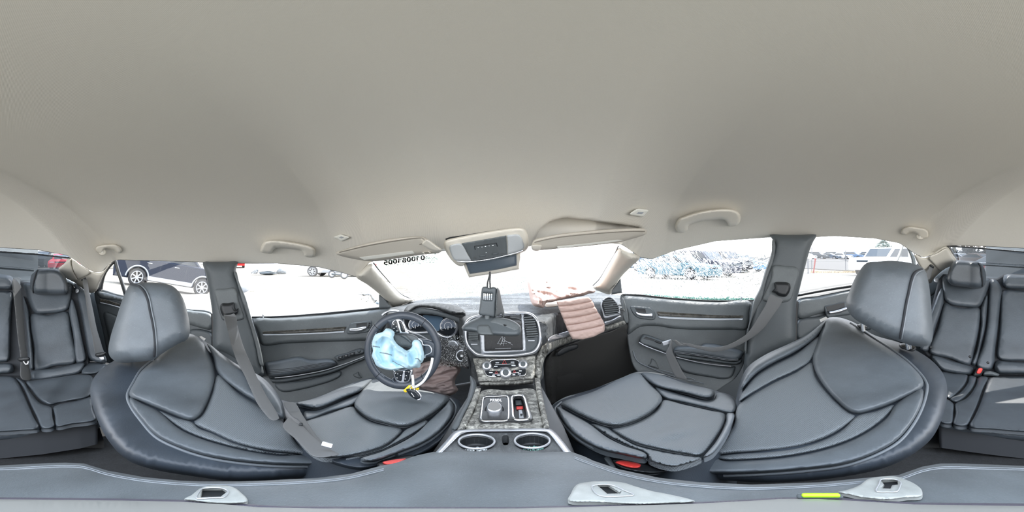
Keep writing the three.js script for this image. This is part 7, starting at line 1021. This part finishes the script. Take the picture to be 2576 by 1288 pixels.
{
  const t = thing('fence', 'thin wire fence with grey posts in front of the parked rows', 'fence'), top = (x, d, h) => onG(x, d).add(V(0, h, 0)), gm = std('galvanised', 0.14, 0.145, 0.155, 0.5, { metalness: 0.3 });
  for (const [x, h] of [[2018, 1.7], [2042, 1.95], [2127, 1.75], [2212, 1.7], [2300, 1.7]]) part(t, 'post', tube([top(x, 47, -0.1), top(x, 47, h)], 0.035, { n: 4 }), gm);
  for (const h of [1.6, 0.9]) part(t, 'rail', tube([top(1990, 47, h), top(2110, 47, h), top(2330, 47, h)], 0.02, { n: 12 }), gm);
  const s = thing('marker_post', 'leaning red marker post at the foot of the wire fence', 'post'); part(s, 'shaft', tube([top(2046, 45, 0), top(2051, 45, 1.05)], 0.05, { n: 4 }), std('faded red', 0.26, 0.06, 0.055, 0.8)); part(s, 'cap', new THREE.SphereGeometry(0.07, 14, 10).translate(...top(2051, 45, 1.07).toArray()), std('faded red', 0.26, 0.06, 0.055, 0.8));
  const sg = thing('signpost', 'grey post with a small tilted white sign by the wire fence', 'sign'); part(sg, 'post', tube([top(2033, 44, 0), top(2032, 44, 1.5)], 0.045, { n: 4 }), gm); part(sg, 'plate', rbox(0.5, 0.4, 0.03, 0.01).rotateZ(-0.35).translate(...top(2035, 43.9, 1.3).toArray()), MT.sticker);
  const wd = []; for (let k = 0; k < 900; k++) { const q = onG(2040 + rnd() * 180, 45.5 + rnd() * 1.6); wd.push(plain(new THREE.ConeGeometry(0.03, 0.12 + 0.3 * rnd() * rnd(), 3).rotateX((rnd() - 0.5) * 1.6).rotateZ((rnd() - 0.5) * 1.6).translate(q.x, q.y + 0.06, q.z))); }
  single('weeds', uvs(mergeGeometries(wd)), std('dry weeds', 0.36, 0.28, 0.17, 0.95), 'dry brown weeds along the foot of the wire fence', null, { kind: 'stuff' });
}
function tree(label, pxx, d, h, w, col, conifer) {
  const t = thing('tree', label, 'tree'), q = onG(pxx, d), lf = [], rr = () => rnd() - 0.5;
  part(t, 'trunk', tube([q, q.clone().add(V(0.1 * h * rr(), h * 0.4, 0)), q.clone().add(V(0.1 * h * rr(), h * 0.75, 0))], h * 0.022), std('bark', 0.16, 0.13, 0.1, 0.9));
  for (let k = 0; k < 900; k++) {
    const u = rnd(), y = conifer ? 0.12 + 0.88 * u : 0.3 + 0.7 * u, rad = conifer ? (1 - u) * 0.5 : 0.5 * Math.sin(Math.PI * Math.min(1, 0.18 + 0.8 * u)), a = rnd() * 6.28, r = rad * w * Math.sqrt(rnd());
    const cl = conifer ? 1 : fbm(a * 1.5 + pxx, u * 5, 3); if (cl < 0.42) continue;
    lf.push(plain(new THREE.TetrahedronGeometry(h * (0.02 + 0.03 * rnd())).rotateX(rnd() * 6).rotateY(rnd() * 6).translate(q.x + r * Math.cos(a), q.y + h * y * 0.97, q.z + r * Math.sin(a))));
  }
  stuff(t, 'foliage', uvs(mergeGeometries(lf)), std('foliage', ...col, 0.9));
}
tree('sparse airy tree rising behind the white pickup truck', 2222, 130, 4.4, 3.2, [0.2, 0.24, 0.22]);
tree('small pointed tree left of the airy one on the skyline', 2188, 150, 2.9, 1.4, [0.14, 0.2, 0.2], true);
tree('small pointed tree next to the airy one on the skyline', 2206, 150, 2.5, 1.3, [0.16, 0.22, 0.22], true);
tree('round bushy tree with a gap of sky beside it, in the tinted glass', 2443, 110, 4.8, 3.0, [0.2, 0.17, 0.14]);
tree('broad bushy tree behind the grey car in the tinted glass', 2500, 100, 5.4, 3.6, [0.2, 0.18, 0.15]);
tree('broad bushy tree at the very edge of the tinted glass', 2575, 90, 4.6, 3.6, [0.2, 0.18, 0.15]);
tree('slender conifer at the corner of the tinted glass with trees', 2400, 120, 4.4, 1.1, [0.13, 0.14, 0.13], true);
{
  const q = onG(2470, 125), lf = []; for (let k = 0; k < 1600; k++) { const x = (rnd() - 0.5) * 26, h = 1.6 * rnd() + 0.6 * fbm(x / 2, 3, 3); lf.push(plain(new THREE.TetrahedronGeometry(0.25).rotateX(rnd() * 6).rotateY(rnd() * 6).translate(q.x + x, q.y + h, q.z + 1.5 * (rnd() - 0.5)))); }
  single('hedge', uvs(mergeGeometries(lf)), std('dull hedge', 0.17, 0.16, 0.15, 0.95), 'low dull hedge line behind the trees in the tinted glass', 'hedge');
}
car('sedan', 'car', 'pale grey car behind the bench, seen low in the tinted glass with trees', [0.35, 0.37, 0.38], onG(2540, 36), 0.1);
car('sedan', 'car', 'small white car left of the round bushy tree in the tinted glass', [0.7, 0.7, 0.72], onG(2412, 78), -1.2);
car('sedan', 'car', 'brownish car under the round bushy tree in the tinted glass', [0.2, 0.14, 0.11], onG(2462, 70), -1.3);

// ================================================================ set every thing on its base, then draw
for (const t of things) {
  if (t.userData.placed) { delete t.userData.placed; continue; }
  t.updateMatrixWorld(true); const b = new THREE.Box3().setFromObject(t), o = V((b.min.x + b.max.x) / 2, b.min.y, (b.min.z + b.max.z) / 2);
  if (t.isMesh) { t.geometry.translate(-o.x, -o.y, -o.z); t.position.copy(o); } else { t.children.forEach((c) => c.position.sub(o)); t.position.copy(o); }
}
scene.traverse((o) => { delete o.userData.placed; });
renderer.render(scene, camera);
